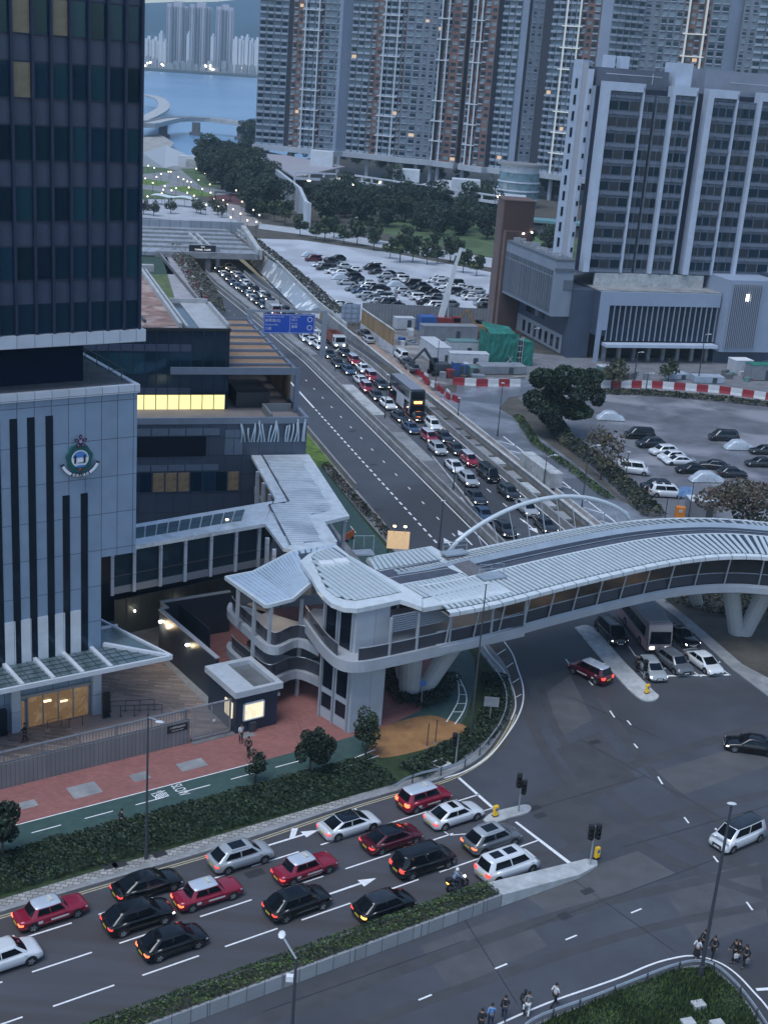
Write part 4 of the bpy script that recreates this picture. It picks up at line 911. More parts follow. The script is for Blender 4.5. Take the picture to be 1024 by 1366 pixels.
# even spacing of ribs along the curve
cum = [0]
for i in range(1, W_): cum.append(cum[-1]+(Vector(near[i])-Vector(near[i-1])).length)
def at_len(L):
 for i in range(1, W_):
  if cum[i] >= L: 
   t = (L-cum[i-1])/(cum[i]-cum[i-1]); p = Vector(near[i-1]).lerp(Vector(near[i]), t); n = crosspt(i-1, near).lerp(crosspt(i, near), t).normalized(); return p, n
 return Vector(near[-1]), crosspt(W_-1, near)
L = .3; ri2 = MB()
while L < cum[-1]-.3:
 p, n = at_len(L); q0 = p+n*.6; q1 = p+n*4.95; m.beam((q0.x, q0.y, ZR+.11), (q1.x, q1.y, ZR+.41), .36, .1)
 q0 = p+n*8.65; q1 = p+n*10.65; ri2.beam((q0.x, q0.y, ZR+.36), (q1.x, q1.y, ZR+.05), .30, .1)
 L += .56
m.build('roof_ribs', ribm, fb); sj = MB(); L = 1
while L < cum[-1]-.5:
 p, n = at_len(L); sj.beam((p.x-n.x*.01, p.y-n.y*.01, ZR-.36), (p.x-n.x*.01, p.y-n.y*.01, ZR+.02), .035, .035); sj.beam((p.x, p.y, ZR+.02), ((p+n*.5).x, (p+n*.5).y, ZR+.07), .035, .02); L += 1.5
tag(sj.build('fascia_joints', steel_d, fb), kind='stuff'); ri2.build('far_roof_ribs', ribm, fb)
# deck, fascia beam, railing, columns
ZD = 7.55
def deckloft(mb, lst, closed=True):
 for (a, b) in zip(lst, lst[1:]): loft(mb, a[0], a[1], b[0], b[1])
m = MB(); deckloft(m, [(1.6, ZD+.1), (1.35, ZD-.15), (1.35, ZD-.75), (2.4, ZD-1.25), (8.8, ZD-1.25), (9.8, ZD-.75), (9.8, ZD+.1)]); m.build('deck_beam', fb_grey, fb)
m = MB(); loft(m, 1.6, ZD, 9.8, ZD); m.build('deck_floor', deckm, fb)
glr = mat('smoked glass balustrade', (.055, .055, .065), .15, spec=.7)
m = MB(); loft(m, 1.75, ZD, 1.75, ZD+1.15); loft(m, 9.6, ZD, 9.6, ZD+1.15); m.build('balustrade', glr, fb)
m = MB(); L = 1.0; hr = MB()
while L < cum[-1]-.5:
 p, n = at_len(L)
 a = p+n*1.7; b = p+n*1.1; m.beam((a.x, a.y, ZD), (b.x, b.y, ZR-.1), .22, .12); a = p+n*9.6; m.beam((a.x, a.y, ZD), (a.x, a.y, ZR-.1), .2, .2); L += 3.05
m.build('roof_column', fb_grey, fb)
A = line_off(1.72); hr.tube([(p.x, p.y, ZD+1.2) for p in A], .05, 5); A = line_off(9.6); hr.tube([(p.x, p.y, ZD+1.2) for p in A], .05, 5); hr.build('handrail', steel, fb)
m = MB(); loft(m, .3, ZR-.36, 10.9, ZR-.36); m.build('soffit', mat('soffit', (.2, .2, .2), .7), fb)
# arch with hangers on the far side
a0 = Vector(G(597, 735, ZR)); a1 = Vector(G(842, 693, ZR)); m = MB(); pts = []
top = V(740, 663, tuple(a0), math.degrees(math.atan2(a1.y-a0.y, a1.x-a0.x)))[1]
rise = top-ZR
for k in range(25):
 t = k/24; p = a0.lerp(a1, t); pts.append((p.x, p.y, ZR+rise*(1-(2*t-1)**2)**.85 if 0 < t < 1 else ZR-.2))
m.tube(pts, .22, 10); m.build('arch', mat('arch white', (.52, .58, .62), .35, .1, ns=2, na=.08), fb, smooth=True)
m = MB()
for k in range(3, 22, 2):
 p = Vector(pts[k]); t = k/24; qx = a0.lerp(a1, min(1, t+.05)); m.tube([tuple(p), (qx.x, qx.y-.2, ZR-.2)], .04, 5)
m.build('hanger', mat('hanger white', (.5, .55, .6), .4), fb)
# maintenance platforms on the roof
m = MB()
for (px_, py_, l, w_) in ((606, 737, 2.4, 1.2), (655, 768, 2.4, 1.4)):
 X, Y = G(px_, py_, ZR+.5); m.obox(X, Y, ZR+.4, ZR+.55, l, w_, R(30)); 
 for du, dv in ((-1, .6), (0, .6), (1, .6), (-1, -.6), (1, -.6)):
  m.beam((X+du*1.1, Y+dv*.9+du*.4, ZR+.5), (X+du*1.1, Y+dv*.9+du*.4, ZR+1.4), .04, .04)
 m.beam((X-1.1, Y+.1, ZR+1.4), (X+1.1, Y+.94, ZR+1.4), .04, .04); m.beam((X-1.1, Y-.98, ZR+1.4), (X+1.1, Y-.14, ZR+1.4), .04, .04)
m.build('maintenance_platform', bluef, fb)
# V piers
pierm = mat('pier concrete', (.36, .38, .4), .6, ns=.5, na=.12)
def taper(mb, x, y, x2, y2, z0, z1, r0, r1, n=14):
 A = [(x+r0[0]*math.cos(2*PI*j/n), y+r0[1]*math.sin(2*PI*j/n), z0) for j in range(n)]; B = [(x2+r1[0]*math.cos(2*PI*j/n), y2+r1[1]*math.sin(2*PI*j/n), z1) for j in range(n)]
 for j in range(n): mb.face([A[j], A[(j+1) % n], B[(j+1) % n], B[j]])
 mb.face(B)
m = MB(); bx, by = G(545, 936); taper(m, bx, by+1.2, bx-.2, by+1.0, 0, 7.0, (.95, .8), (1.15, 1.0)); m.build('pier', pierm, fb, smooth=False)
m = MB(); taper(m, bx+1.2, by+2.0, bx+5.0, by+3.6, 0, 7.0, (.85, .75), (1.1, 1.0)); m.build('pier', pierm, fb)
m = MB(); taper(m, bx-.2, by+2.6, bx-2.0, by+7.0, 0, 7.0, (.8, .7), (1.0, .9)); m.build('pier', pierm, fb)
bx, by = G(985, 850)
for dx in (-2.2, 2.6): m = MB(); taper(m, bx+.2+dx*.15, by+.6, bx+.2+dx, by+1.0, 0, 7.0, (.85, .75), (1.0, .95)); m.build('pier', pierm, fb)
m = MB(); taper(m, bx-2.8, by+7.5, bx-5.5, by+6.5, 0, 7.0, (.7, .7), (.95, .95)); m.build('pier', pierm, fb)
# middle landing roof between lift tower and bridge
lt = thing('lift_tower', 'tall grey lift tower with dark slit windows and a rounded ribbed white roof', 'lift tower', (0, 0, 0))
ZL = 11.75
rp_ = [G(*p, ZL) for p in [(362, 762), (371, 748), (400, 738), (450, 728), (492, 742), (545, 790), (562, 806), (538, 803), (520, 808), (478, 812), (450, 808), (432, 797), (418, 780)]]
rp_ = [G(400+x/3.938, 680+y/3.938, ZL) for x, y in [(0, 270), (45, 232), (180, 175), (260, 240), (640, 455), (640, 510), (585, 490), (528, 472), (440, 492), (300, 520), (230, 515), (165, 490), (120, 450), (90, 410), (60, 350), (15, 290)]]
m = MB(); m.prism(rp_, ZL-.4, ZL); m.build('roof_slab', fb_pale, lt)
inn = [G(400+x/3.938, 680+y/3.938, ZL) for x, y in [(60, 250), (90, 225), (175, 200), (250, 250), (520, 435), (430, 455), (290, 478), (225, 470), (170, 445), (130, 400)]]
m = MB(); m.prism(inn, ZL, ZL+.05); m.build('roof_deck', gapm, lt)
m = MB(); d = Vector(G(520, 435+0, ZL)) 
A = Vector(G(400+250/3.938, 680+250/3.938, ZL)); B = Vector(G(400+520/3.938, 680+435/3.938, ZL)); dr = (B-A).normalized(); nn = Vector((-dr.y, dr.x))
for k in range(-24, 24):
 o_ = A+nn*(k*.48)
 for a, b in clipline(inn, tuple(o_), tuple(dr), 30, 500): p, q_ = o_+dr*a, o_+dr*b; m.beam((p.x, p.y, ZL+.08), (q_.x, q_.y, ZL+.08), .40, .06)
m.build('roof_ribs', ribm, lt)
m = MB()
for x, y in ((140, 280), (215, 270)): X, Y = G(400+x/3.938, 680+y/3.938, ZL+.2); m.obox(X, Y, ZL+.1, ZL+.3, 1.3, .9, R(20))
m.build('roof_hatch', white_p, lt)
# shaft
sh_ = [G(425, 955), G(465, 980), G(508, 969)]; e3 = (sh_[0][0]+sh_[2][0]-sh_[1][0], sh_[0][1]+sh_[2][1]-sh_[1][1]); shaft = [sh_[0], sh_[1], sh_[2], e3]
m = MB(); m.prism(shaft, .1, ZL-.4); m.build('shaft', panelmat('lift cladding', (.36, .4, .45), 6, 30, 'xz', (.2, .22, .25), .02, .45, 0, .03), lt)
ev = Vector((shaft[1][0]-shaft[0][0], shaft[1][1]-shaft[0][1])); ln = ev.length; ev /= ln; en = Vector((ev.y, -ev.x))
def shaft_box(mb, u0, u1, z0, z1, dpt=.05):
 p = Vector(shaft[0]); a = p+ev*u0+en*dpt; b = p+ev*u1+en*dpt; c = p+ev*u1-en*.05; d = p+ev*u0-en*.05; mb.prism([tuple(a), tuple(b), tuple(c), tuple(d)], z0, z1)
for (u0, u1) in ((.25, ln*.42), (ln*.52, ln*.88)):
 for (z0, z1) in ((7.3, 11.2), (3.1, 6.4), (1.2, 2.5)):
  m = MB(); shaft_box(m, u0, u1, z0, z1); m.build('slit_window', slit_m, lt)
m = MB()
for u in (0.02, ln*.43, ln*.9): shaft_box(m, u, u+.14, .1, ZL-.4, .22)
m.build('corner_post', fb_grey, lt)
# landing slab that wraps the lift tower and joins the bridge, with louvres above
ld_ = thing('bridge_landing', 'grey rounded landing wrapping the lift tower with louvred screens', 'landing', (0, 0, 0))
edge = smoothline([G(*p, ZD-.3) for p in [(403, 829), (418, 850), (432, 868), (452, 884), (478, 888), (520, 881), (600, 863), (700, 840)]], 4)
inner = offset_line(edge, 5.2)
m = MB(); m.prism(edge+[inner[-1], G(470, 815, ZD), G(418, 812, ZD)], ZD-.95, ZD+.03); m.build('landing_slab', fb_grey, ld_)
m = MB(); e2 = offset_line(edge, .25); i0 = 16
m.strip([(*p, ZD+1.1) for p in e2[i0:]], [(*p, ZD) for p in e2[i0:]]); m.strip([(*p, ZD+1.1) for p in e2[:12]], [(*p, ZD) for p in e2[:12]]); m.build('balustrade', glr, ld_)
m = MB()
for k in range(8):
 z = ZD+2.1+k*.2; m.strip([(*p, z) for p in e2[20:25]], [(*p, z+.11) for p in offset_line(e2, .06)[20:25]])
m.build('louvre', mat('grey louvre', (.17, .2, .24), .5, .2), ld_)
m = MB()
for i in (20, 22, 24, 26, 28): p = e2[i]; m.obox(p[0], p[1], ZD, ZR-.2, .2, .2, R(36))
m.build('post', fb_grey, ld_)
m = MB(); m.tube([(*p, ZD+1.15) for p in e2[:12]], .05, 5); m.tube([(*p, ZD+1.15) for p in e2[i0:]], .05, 5); m.build('handrail', steel, ld_)
# roof between
mr = thing('landing_roof', 'flat ribbed white roof with two dark bands joining lift tower to bridge', 'roof', (0, 0, 0))
ZQ = 11.45
q_ = [G(400+x/3.938, 680+y/3.938, ZQ) for x, y in [(345, 250), (690, 190), (1110, 430), (1024, 450), (650, 515), (560, 480), (420, 330)]]
m = MB(); m.prism(q_, ZQ-.4, ZQ); m.build('roof_slab', fb_pale, mr)
for nm, poly in (('roof_deck', [(365, 255), (665, 200), (735, 265), (405, 320)]), ('roof_deck', [(530, 400), (850, 335), (960, 400), (640, 468)])):
 pl_ = [G(400+x/3.938, 680+y/3.938, ZQ) for x, y in poly]; m = MB(); m.prism(pl_, ZQ, ZQ+.05); m.build(nm, gapm, mr)
 m = MB(); A = Vector(pl_[0]); B = Vector(pl_[3]); C = Vector(pl_[1]); dd = (B-A).normalized(); ee = (C-A).normalized(); n_ = int((C-A).length/.48)
 for k in range(n_+1): p = A+ee*(k*.48); e_ = Vector(pl_[3]).lerp(Vector(pl_[2]), k/max(1, n_)); m.beam((p.x, p.y, ZQ+.08), (e_.x, e_.y, ZQ+.08), .38, .06)
 m.build('roof_ribs', ribm, mr)
pl_ = [G(400+x/3.938, 680+y/3.938, ZQ) for x, y in [(410, 325), (730, 268), (780, 305), (460, 357)]]; m = MB(); m.prism(pl_, ZQ, ZQ+.03); m.build('dark_band', band1, mr)
pl_ = [G(400+x/3.938, 680+y/3.938, ZQ) for x, y in [(463, 360), (782, 308), (845, 335), (522, 390)]]; m = MB(); m.prism(pl_, ZQ, ZQ+.03); m.build('dark_band', band1, mr)
pl_ = [G(400+x/3.938, 680+y/3.938, ZQ) for x, y in [(740, 245), (830, 230), (1000, 340), (930, 380)]]; m = MB(); m.prism(pl_, ZQ, ZQ+.06); m.build('grate', mat('brown grey grating', (.12, .12, .13), .6, ns=3, na=.4), mr)
m = MB()
for (x, y) in ((330, 245), (470, 270)):
 X, Y = G(400+330/3.938, 680+245/3.938, ZQ)
m.obox(X, Y, ZQ+.3, ZQ+.45, 1.8, 1.2, R(20))
for du, dv in ((-.9, .9), (0, 1.1), (.9, 1.3), (-.9, -.2), (.9, .2)): m.beam((X+du, Y+dv, ZQ+.4), (X+du, Y+dv, ZQ+1.6), .04, .04)
m.beam((X-.9, Y+.9, ZQ+1.6), (X+.9, Y+1.3, ZQ+1.6), .05, .05); m.build('access_ladder', steel, mr)
# staircase with its own roof
sc_ = thing('staircase', 'two level open staircase with curved grey landings and a folded ribbed roof', 'stairs', (0, 0, 0))
ZS = 9.6
def S3(x, y, z): return (*G(x, y, z), z)
ra = [S3(301, 771, ZS), S3(338, 764, ZS+.2), S3(390, 737, ZL-.2), S3(448, 727, ZL-.1), S3(418, 745, ZL), S3(413, 780, ZL-.9), S3(390, 800, ZS+.2), S3(355, 809, ZS)]
lo_ = [ra[0], ra[1], ra[6], ra[7]]; hi_ = [ra[1], ra[2], ra[5], ra[6]]; hi2 = [ra[2], ra[3], ra[4], ra[5]]
m = MB()
for f4 in (lo_, hi_, hi2):
 m.face(f4); m.face([(a, b, c-.3) for a, b, c in reversed(f4)])
for a, b in zip(ra, ra[1:]+ra[:1]): m.face([a, b, (b[0], b[1], b[2]-.3), (a[0], a[1], a[2]-.3)])
m.build('roof_sheet', gapm, sc_)
m = MB(); rbs = mat('blue white roof rib', (.46, .56, .66), .3, .2, ns=1, na=.1)
def ribs(mb, a, b, c, d, n):   # ribs from edge a-d to edge b-c
 for k in range(n):
  t = (k+.5)/n; p = Vector(a).lerp(Vector(d), t); q_ = Vector(b).lerp(Vector(c), t); mb.beam((p.x, p.y, p.z+.08), (q_.x, q_.y, q_.z+.08), .4, .07)
ribs(m, ra[0], ra[7], ra[6], ra[1], 6); ribs(m, ra[1], ra[6], ra[5], ra[2], 13); ribs(m, ra[2], ra[5], ra[4], ra[3], 7); m.build('roof_ribs', rbs, sc_)
m = MB()
for a, b in ((ra[0], ra[7]), (ra[0], ra[1]), (ra[7], ra[6]), (ra[6], ra[5]), (ra[1], ra[2]), (ra[2], ra[3])): m.beam((a[0], a[1], a[2]), (b[0], b[1], b[2]), .25, .32)
m.build('roof_edge', fb_pale, sc_)
for i, (zz, pts_) in enumerate(((6.0, [(306, 806), (304, 818), (330, 842), (352, 862), (372, 866), (398, 856), (425, 868)]), (2.9, [(305, 858), (303, 868), (325, 888), (345, 905), (365, 909), (395, 898), (425, 909)]))):
 ed = smoothline([G(*p, zz-.2) for p in pts_], 4); cen = [G(345, 800 if i == 0 else 858, zz), G(425, 830 if i == 0 else 880, zz)]
 m = MB(); m.prism(ed+[G(425, 838 if i == 0 else 882, zz), G(350, 815 if i == 0 else 868, zz)], zz-.75, zz); m.build('landing', fb_grey, sc_)
 e2 = offset_line(ed, .45); m = MB(); m.strip([(*p, zz+1.15) for p in e2[3:]], [(*p, zz) for p in e2[3:]]); m.build('balustrade', glr, sc_)
 m = MB(); m.tube([(*p, zz+1.2) for p in e2[3:]], .045, 5); m.build('handrail', steel, sc_)
 m = MB(); a = Vector((*G(340, 820 if i == 0 else 870, zz), zz)); b = Vector((*G(400, 838 if i == 0 else 880, zz-2), zz-2.6 if i else zz-3.0))
 for k in range(9):
  p = a.lerp(b, k/9); m.obox(p.x, p.y+1.5, p.z-.5, p.z, .6, 2.6, R(AN))
 m.build('stair_flight', mat('stair tan', (.26, .21, .16), .8, ns=1, na=.2), sc_)
for p0 in ((311, 785), (333, 800), (354, 810), (396, 800)):
 X, Y = G(*p0, ZS); m = MB(); m.obox(X+.4, Y+.5, .1 if p0[0] in (333, 396) else 6.0, ZS-.1, .26, .26, R(AN)); m.build('post', fb_grey, sc_)
m = MB(); X0 = [G(330, 900, 0), G(360, 918, 0), G(425, 905, 0), G(400, 880, 0)]; m.prism(X0, .1, 2.2); m.build('plinth', mat('dark plinth', (.05, .06, .07), .6), sc_)
m = MB(); X, Y = G(362, 835, 6.4); m.ball((X+.6, Y+2, 8.7), .5, .1, .05); m.build('ceiling_lamp', lamp_warm, sc_)
ld = bpy.data.lights.new('stair_light', 'POINT'); ld.energy = 60; ld.color = (1, .75, .5); ld.shadow_soft_size = .3; lo = bpy.data.objects.new('stair_light', ld); lo.location = (X+.6, Y+2, 8.4); scene.collection.objects.link(lo); lo.parent = sc_
for k, (u, zz) in enumerate(((6, 10.2), (16, 10.2), (27, 10.2))):
 p, n = at_len(u); p = p+n*5
 ld = bpy.data.lights.new('deck_light', 'POINT'); ld.energy = 22; ld.color = (1, .8, .6); ld.shadow_soft_size = .3; lo = bpy.data.objects.new('deck_light', ld); lo.location = (p.x, p.y, zz); scene.collection.objects.link(lo); lo.parent = fb
# ------------------------------------------------------------------ vehicles
def paintm(name, c, rough=0.22, coat=0.6): return mat('car paint '+name, c, rough, 0.15, ns=.8, na=.04, coat=coat)
P_BLACK = paintm('black', (0.004, 0.005, 0.007), .2, .35); P_WHITE = paintm('white', (0.66, 0.69, 0.72)); P_RED = paintm('taxi red', (0.25, 0.008, 0.03)); P_MAROON = paintm('dark red', (0.085, 0.005, 0.016))
P_GREY = paintm('grey', (0.12, 0.135, 0.155)); P_SILVER = paintm('silver', (0.34, 0.37, 0.40), .3); P_BLUE = paintm('dark blue', (0.03, 0.06, 0.12)); P_DGREY = paintm('dark grey', (0.018, 0.022, 0.028)); P_TROOF = paintm('taxi roof silver', (0.46, 0.52, 0.6), .35)
PC = dict(black=P_BLACK, white=P_WHITE, red=P_RED, maroon=P_MAROON, grey=P_GREY, silver=P_SILVER, blue=P_BLUE, dark=P_DGREY)
car_glass = mat('car glass', (0.006, 0.008, 0.011), 0.05, spec=0.5); tyre_m = mat('tyre rubber', (0.012, 0.012, 0.013), 0.8); rim_m = mat('alloy rim', (0.32, 0.34, 0.36), 0.3, 0.7)
head_on = lamp('headlamp glow', (1, 0.96, 0.88), 5); head_off = mat('headlamp lens', (0.5, 0.53, 0.56), 0.15, spec=.8); tail_on = lamp('tail lamp glow', (1, 0.05, 0.03), .8); tail_br = lamp('brake lamp glow', (1, 0.1, 0.03), 2.6); tail_off = mat('tail lamp lens', (0.2, 0.01, 0.015), 0.2); amber_on = lamp('amber indicator glow', (1, .42, .05), 4)
plate_w = mat('number plate white', (.55, .55, .55), .5); plate_y = mat('number plate yellow', (.55, .42, .05), .5); trim_m = mat('black trim', (.015, .015, .017), .5)
MC = {}
def baked(key, fn):
 if key in MC: return MC[key]
 o = fn(); me = o.data; MC[key] = me; bpy.data.objects.remove(o); return me
def put(key, fn, name, m, parent, loc=(0, 0, 0), scale=None):
 me = baked(key, fn); o = bpy.data.objects.new(name, me); scene.collection.objects.link(o); o.parent = parent; o.location = loc
 if scale: o.scale = scale
 if m is not None:
  o.material_slots[0].link = 'OBJECT'; o.material_slots[0].material = m
 return o
# kind: L, W, H, belt z, hood z, tail z, windscreen base x, windscreen top x, rear top x, rear base x, clearance, taper
KIND = dict(
 sedan=(4.75, 1.82, 1.43, .89, .82, .90, 1.25, .35, -.95, -1.95, .18), taxi=(4.70, 1.70, 1.53, .92, .86, .90, 1.0, .42, -1.15, -1.55, .20),
 coupe=(4.75, 1.88, 1.42, .86, .78, .93, 1.5, .35, -.85, -2.12, .16), suv=(4.6, 1.88, 1.62, 1.0, .95, 1.0, 1.4, .55, -1.35, -2.15, .24),
 mpv=(4.85, 1.85, 1.84, 1.02, .96, 1.02, 1.85, .95, -2.0, -2.32, .18), hatch=(4.4, 1.8, 1.5, .92, .86, .92, 1.35, .45, -1.2, -2.05, .18),
 cab=(4.45, 1.76, 1.75, 1.02, .95, 1.02, 1.3, .65, -1.75, -2.05, .20), van=(4.9, 1.85, 1.98, 1.1, 1.05, 1.1, 1.9, 1.35, -2.3, -2.4, .22))
def body_shape(kind):
 L, W, Ht, bz, hz_, tz, wb, wt, rt, rb, cl = KIND[kind]; hw = W/2
 X = [-L/2, -L/2+.10, -L/2+.45, rb+.02, -.9, 0, .7, wb, wb+(L/2-wb)*.5, L/2-.30, L/2-.07, L/2]
 mb = MB(); rings = []
 for i, x in enumerate(X):
  if x <= rb+.05: top = tz-.04*(i == 0)-.10*(i == 0)
  elif x < wb: top = bz
  else: top = hz_+(bz-hz_)*max(0, 1-(x-wb)/.35)*.6-(.06 if kind == 'taxi' else .17)*((x-wb)/(L/2-wb))**1.6
  zl = cl+(.12 if i in (0, len(X)-1) else 0)+(.05 if i in (1, len(X)-2) else 0)
  wd = hw*(.83 if i == 0 else .80 if i == len(X)-1 else .93 if i == 1 else .91 if i == len(X)-2 else .97 if i in (2, len(X)-3) else 1)
  if i == 0: top -= .05
  if i == len(X)-1: top -= .2
  if i == len(X)-2: top -= .06
  half = [(0, zl), (wd*.82, zl), (wd*.97, zl+.1), (wd, zl+(top-zl)*.5), (wd*.985, top-.16), (wd*.93, top-.04), (wd*.80, top), (wd*.4, top+.025), (0, top+.03)]
  ring = half+[(-y, z) for y, z in reversed(half[1:-1])]; rings.append([(x, y, z) for y, z in ring])
 n = len(rings[0])
 for r in rings: mb.v += r
 for k in range(len(rings)-1):
  for j in range(n): j2 = (j+1) % n; mb.f.append((k*n+j, k*n+j2, (k+1)*n+j2, (k+1)*n+j)); mb.m.append(0)
 mb.f.append(tuple(range(n))); mb.m.append(0); mb.f.append(tuple((len(rings)-1)*n+j for j in reversed(range(n)))); mb.m.append(0)
 return mb.build('body', P_BLACK, smooth=True)
def cab_corners(kind, inset=0):
 L, W, Ht, bz, hz_, tz, wb, wt, rt, rb, cl = KIND[kind]; hw = W/2
 b = [(wb, hw*.86, bz-.03), (wb, -hw*.86, bz-.03), (rb, -hw*.86, bz-.03), (rb, hw*.86, bz-.03)]
 t = [(wt, hw*.68, Ht-.05), (wt, -hw*.68, Ht-.05), (rt, -hw*.68, Ht-.05), (rt, hw*.68, Ht-.05)]
 return b, t
def cabin_shape(kind):
 L, W, Ht, bz, hz_, tz, wb, wt, rt, rb, cl = KIND[kind]; hw = W/2; mb = MB(); rings = []
 def ring(x0, x1, w0, w1, z, bow):
  out = []
  for k in range(7): u = k/6; out.append((x0+(x1-x0)*u, (w0+(w1-w0)*u)+bow*math.sin(PI*u), z))
  for k in range(1, 4): u = k/4; out.append((x1+bow*1.5*math.sin(PI*u), w1-2*w1*u, z))
  for k in range(7): u = k/6; out.append((x1+(x0-x1)*u, -((w1+(w0-w1)*u)+bow*math.sin(PI*u)), z))
  for k in range(1, 4): u = k/4; out.append((x0-bow*1.2*math.sin(PI*u), -w0+2*w0*u, z))
  return out
 rs = [ring(rb, wb, hw*.84, hw*.84, bz-.06, .05), ring(rb+(rt-rb)*.9, wb+(wt-wb)*.9, hw*.70, hw*.70, Ht-.10, .04), ring(rt+.05, wt-.05, hw*.64, hw*.64, Ht-.03, .03), ring(rt+.35, wt-.35, hw*.45, hw*.45, Ht, .02)]
 n = len(rs[0])
 for r in rs: mb.v += r
 for k in range(3):
  for j in range(n): j2 = (j+1) % n; mb.f.append((k*n+j, k*n+j2, (k+1)*n+j2, (k+1)*n+j)); mb.m.append(0 if k == 0 else 1)
 mb.f.append(tuple(3*n+j for j in range(n))); mb.m.append(1)
 return mb, rs, n
def cab_face(kind, which):
 """a glass panel lying on one face of the cabin, a little proud of it"""
 L, W, Ht, bz, hz_, tz, wb, wt, rt, rb, cl = KIND[kind]; mb, rs, n = cabin_shape(kind); lo, up = rs[0], rs[1]
 def P(u_idx, t):     # fractional index around ring
  i = int(u_idx) % n; f = u_idx-int(u_idx); a = Vector(lo[i]).lerp(Vector(lo[(i+1) % n]), f); b = Vector(up[i]).lerp(Vector(up[(i+1) % n]), f); return a.lerp(b, t)
 m = MB(); base = {'windscreen': (6.25, 9.75), 'rear': (16.25, 19.75)}
 if which in base: a, b = base[which]; t0, t1 = .16, .96
 else: t0, t1 = .24, .93; a, b = {'lf': (3.15, 5.55), 'lr': (.75, 3.0), 'rf': (10.45, 12.85), 'rr': (13.0, 15.25)}[which]
 c = Vector((0, 0, bz)); seg = 4
 for k in range(seg):
  q = [P(a+(b-a)*k/seg, t0), P(a+(b-a)*(k+1)/seg, t0), P(a+(b-a)*(k+1)/seg, t1), P(a+(b-a)*k/seg, t1)]
  nrm = (q[1]-q[0]).cross(q[3]-q[0]).normalized()
  if nrm.dot(q[0]-c) < 0: nrm = -nrm
  m.face([tuple(p+nrm*.012) for p in q])
 return m.build('glass', car_glass, smooth=False)
def wheel_shape():
 m = MB(); n = 16
 for y0, y1, r, mi in ((-.11, .11, .32, 0),):
  A = [(r*math.cos(2*PI*j/n), y0, r*math.sin(2*PI*j/n)) for j in range(n)]; B = [(a[0], y1, a[2]) for a in A]
  for j in range(n): m.face([A[j], A[(j+1) % n], B[(j+1) % n], B[j]], 0)
  m.face(A, 0); m.face(B, 0)
 return m.build('tyre', tyre_m)
def rim_shape():
 m = MB()
 for s_ in (-1, 1):
  for k in range(5):
   a = 2*PI*k/5; m.face([(.05*math.cos(a-.9), s_*.118, .05*math.sin(a-.9)), (.21*math.cos(a-.32), s_*.118, .21*math.sin(a-.32)), (.21*math.cos(a+.32), s_*.118, .21*math.sin(a+.32)), (.05*math.cos(a+.9), s_*.118, .05*math.sin(a+.9))])
 return m.build('rim', rim_m, fix=False)
def arch_shape(kind, i):
 L, W = KIND[kind][:2]; m = MB()
 for x in ((L*.5-.85, -L*.5+.88)[i//2],):
  for s_ in ((-1, 1)[i % 2],):
   A = [(x+.40*math.cos(a), s_*(W/2+.002), .34+.40*math.sin(a)) for a in [PI*j/12-.25 for j in range(16) if PI*j/12-.25 < PI+.2]]
   m.face(A); 
 return m.build1('arch', trim_m, fix=False)
def lights_shape(kind, front, side):
 L, W, Ht, bz, hz_, tz, wb, wt, rt, rb, cl = KIND[kind]; m = MB(); hw = W/2; s_ = side
 if kind != 'taxi': hz_ -= .10
 if front:
  x = L/2; y0, y1 = (.50*hw, .88*hw); z = hz_-.22
  m.face([(x+.008, s_*y0*.95, z-.05), (x-.10, s_*(y1+.02), z-.03), (x-.17, s_*(y1+.02), z+.10), (x-.055, s_*y0, z+.08)]); m.face([(x-.09, s_*(y1+.015), z-.03), (x-.30, s_*(hw*.985), z+.02), (x-.34, s_*(hw*.97), z+.11), (x-.16, s_*(y1+.02), z+.10)])
 else:
  x = -L/2-.012; y0, y1 = (.52*hw, .86*hw); z = tz-.28; h_ = .12 if kind not in ('mpv', 'van', 'cab') else .24
  m.box(x, min(s_*y0, s_*y1), z, x+.09, max(s_*y0, s_*y1), z+h_); m.box(x+.07, min(s_*y1, s_*(hw*.95)), z+.01, x+.26, max(s_*y1, s_*(hw*.95)), z+h_)
 return m.build('light', head_off)
def simple_cabin(kind):
 mb, rs, n = cabin_shape(kind); return mb.build('cabin', [P_BLACK, P_BLACK], smooth=True)
def far_glass(kind):
 m = MB()
 for wn in ('windscreen', 'rear', 'lf', 'lr', 'rf', 'rr'):
  me = baked(('g', kind, wn), lambda wn=wn: cab_face(kind, wn)); i = len(m.v); m.v += [tuple(v.co) for v in me.vertices]
  for p in me.polygons: m.f.append(tuple(i+a for a in p.vertices)); m.m.append(0)
 return m.build('glass', car_glass)
def far_wheels(kind, i):
 L, W = KIND[kind][:2]; m = MB(); n = 10
 for x in ((L*.5-.85, -L*.5+.88)[i//2],):
  for s_ in ((-1, 1)[i % 2],):
   y0, y1 = s_*(W/2-.2), s_*(W/2+.01); A = [(x+.33*math.cos(2*PI*j/n), y0, .33+.33*math.sin(2*PI*j/n)) for j in range(n)]; B = [(a[0], y1, a[2]) for a in A]
   for j in range(n): m.face([A[j], A[(j+1) % n], B[(j+1) % n], B[j]])
   m.face(B)
 return m.build('wheels', tyre_m)
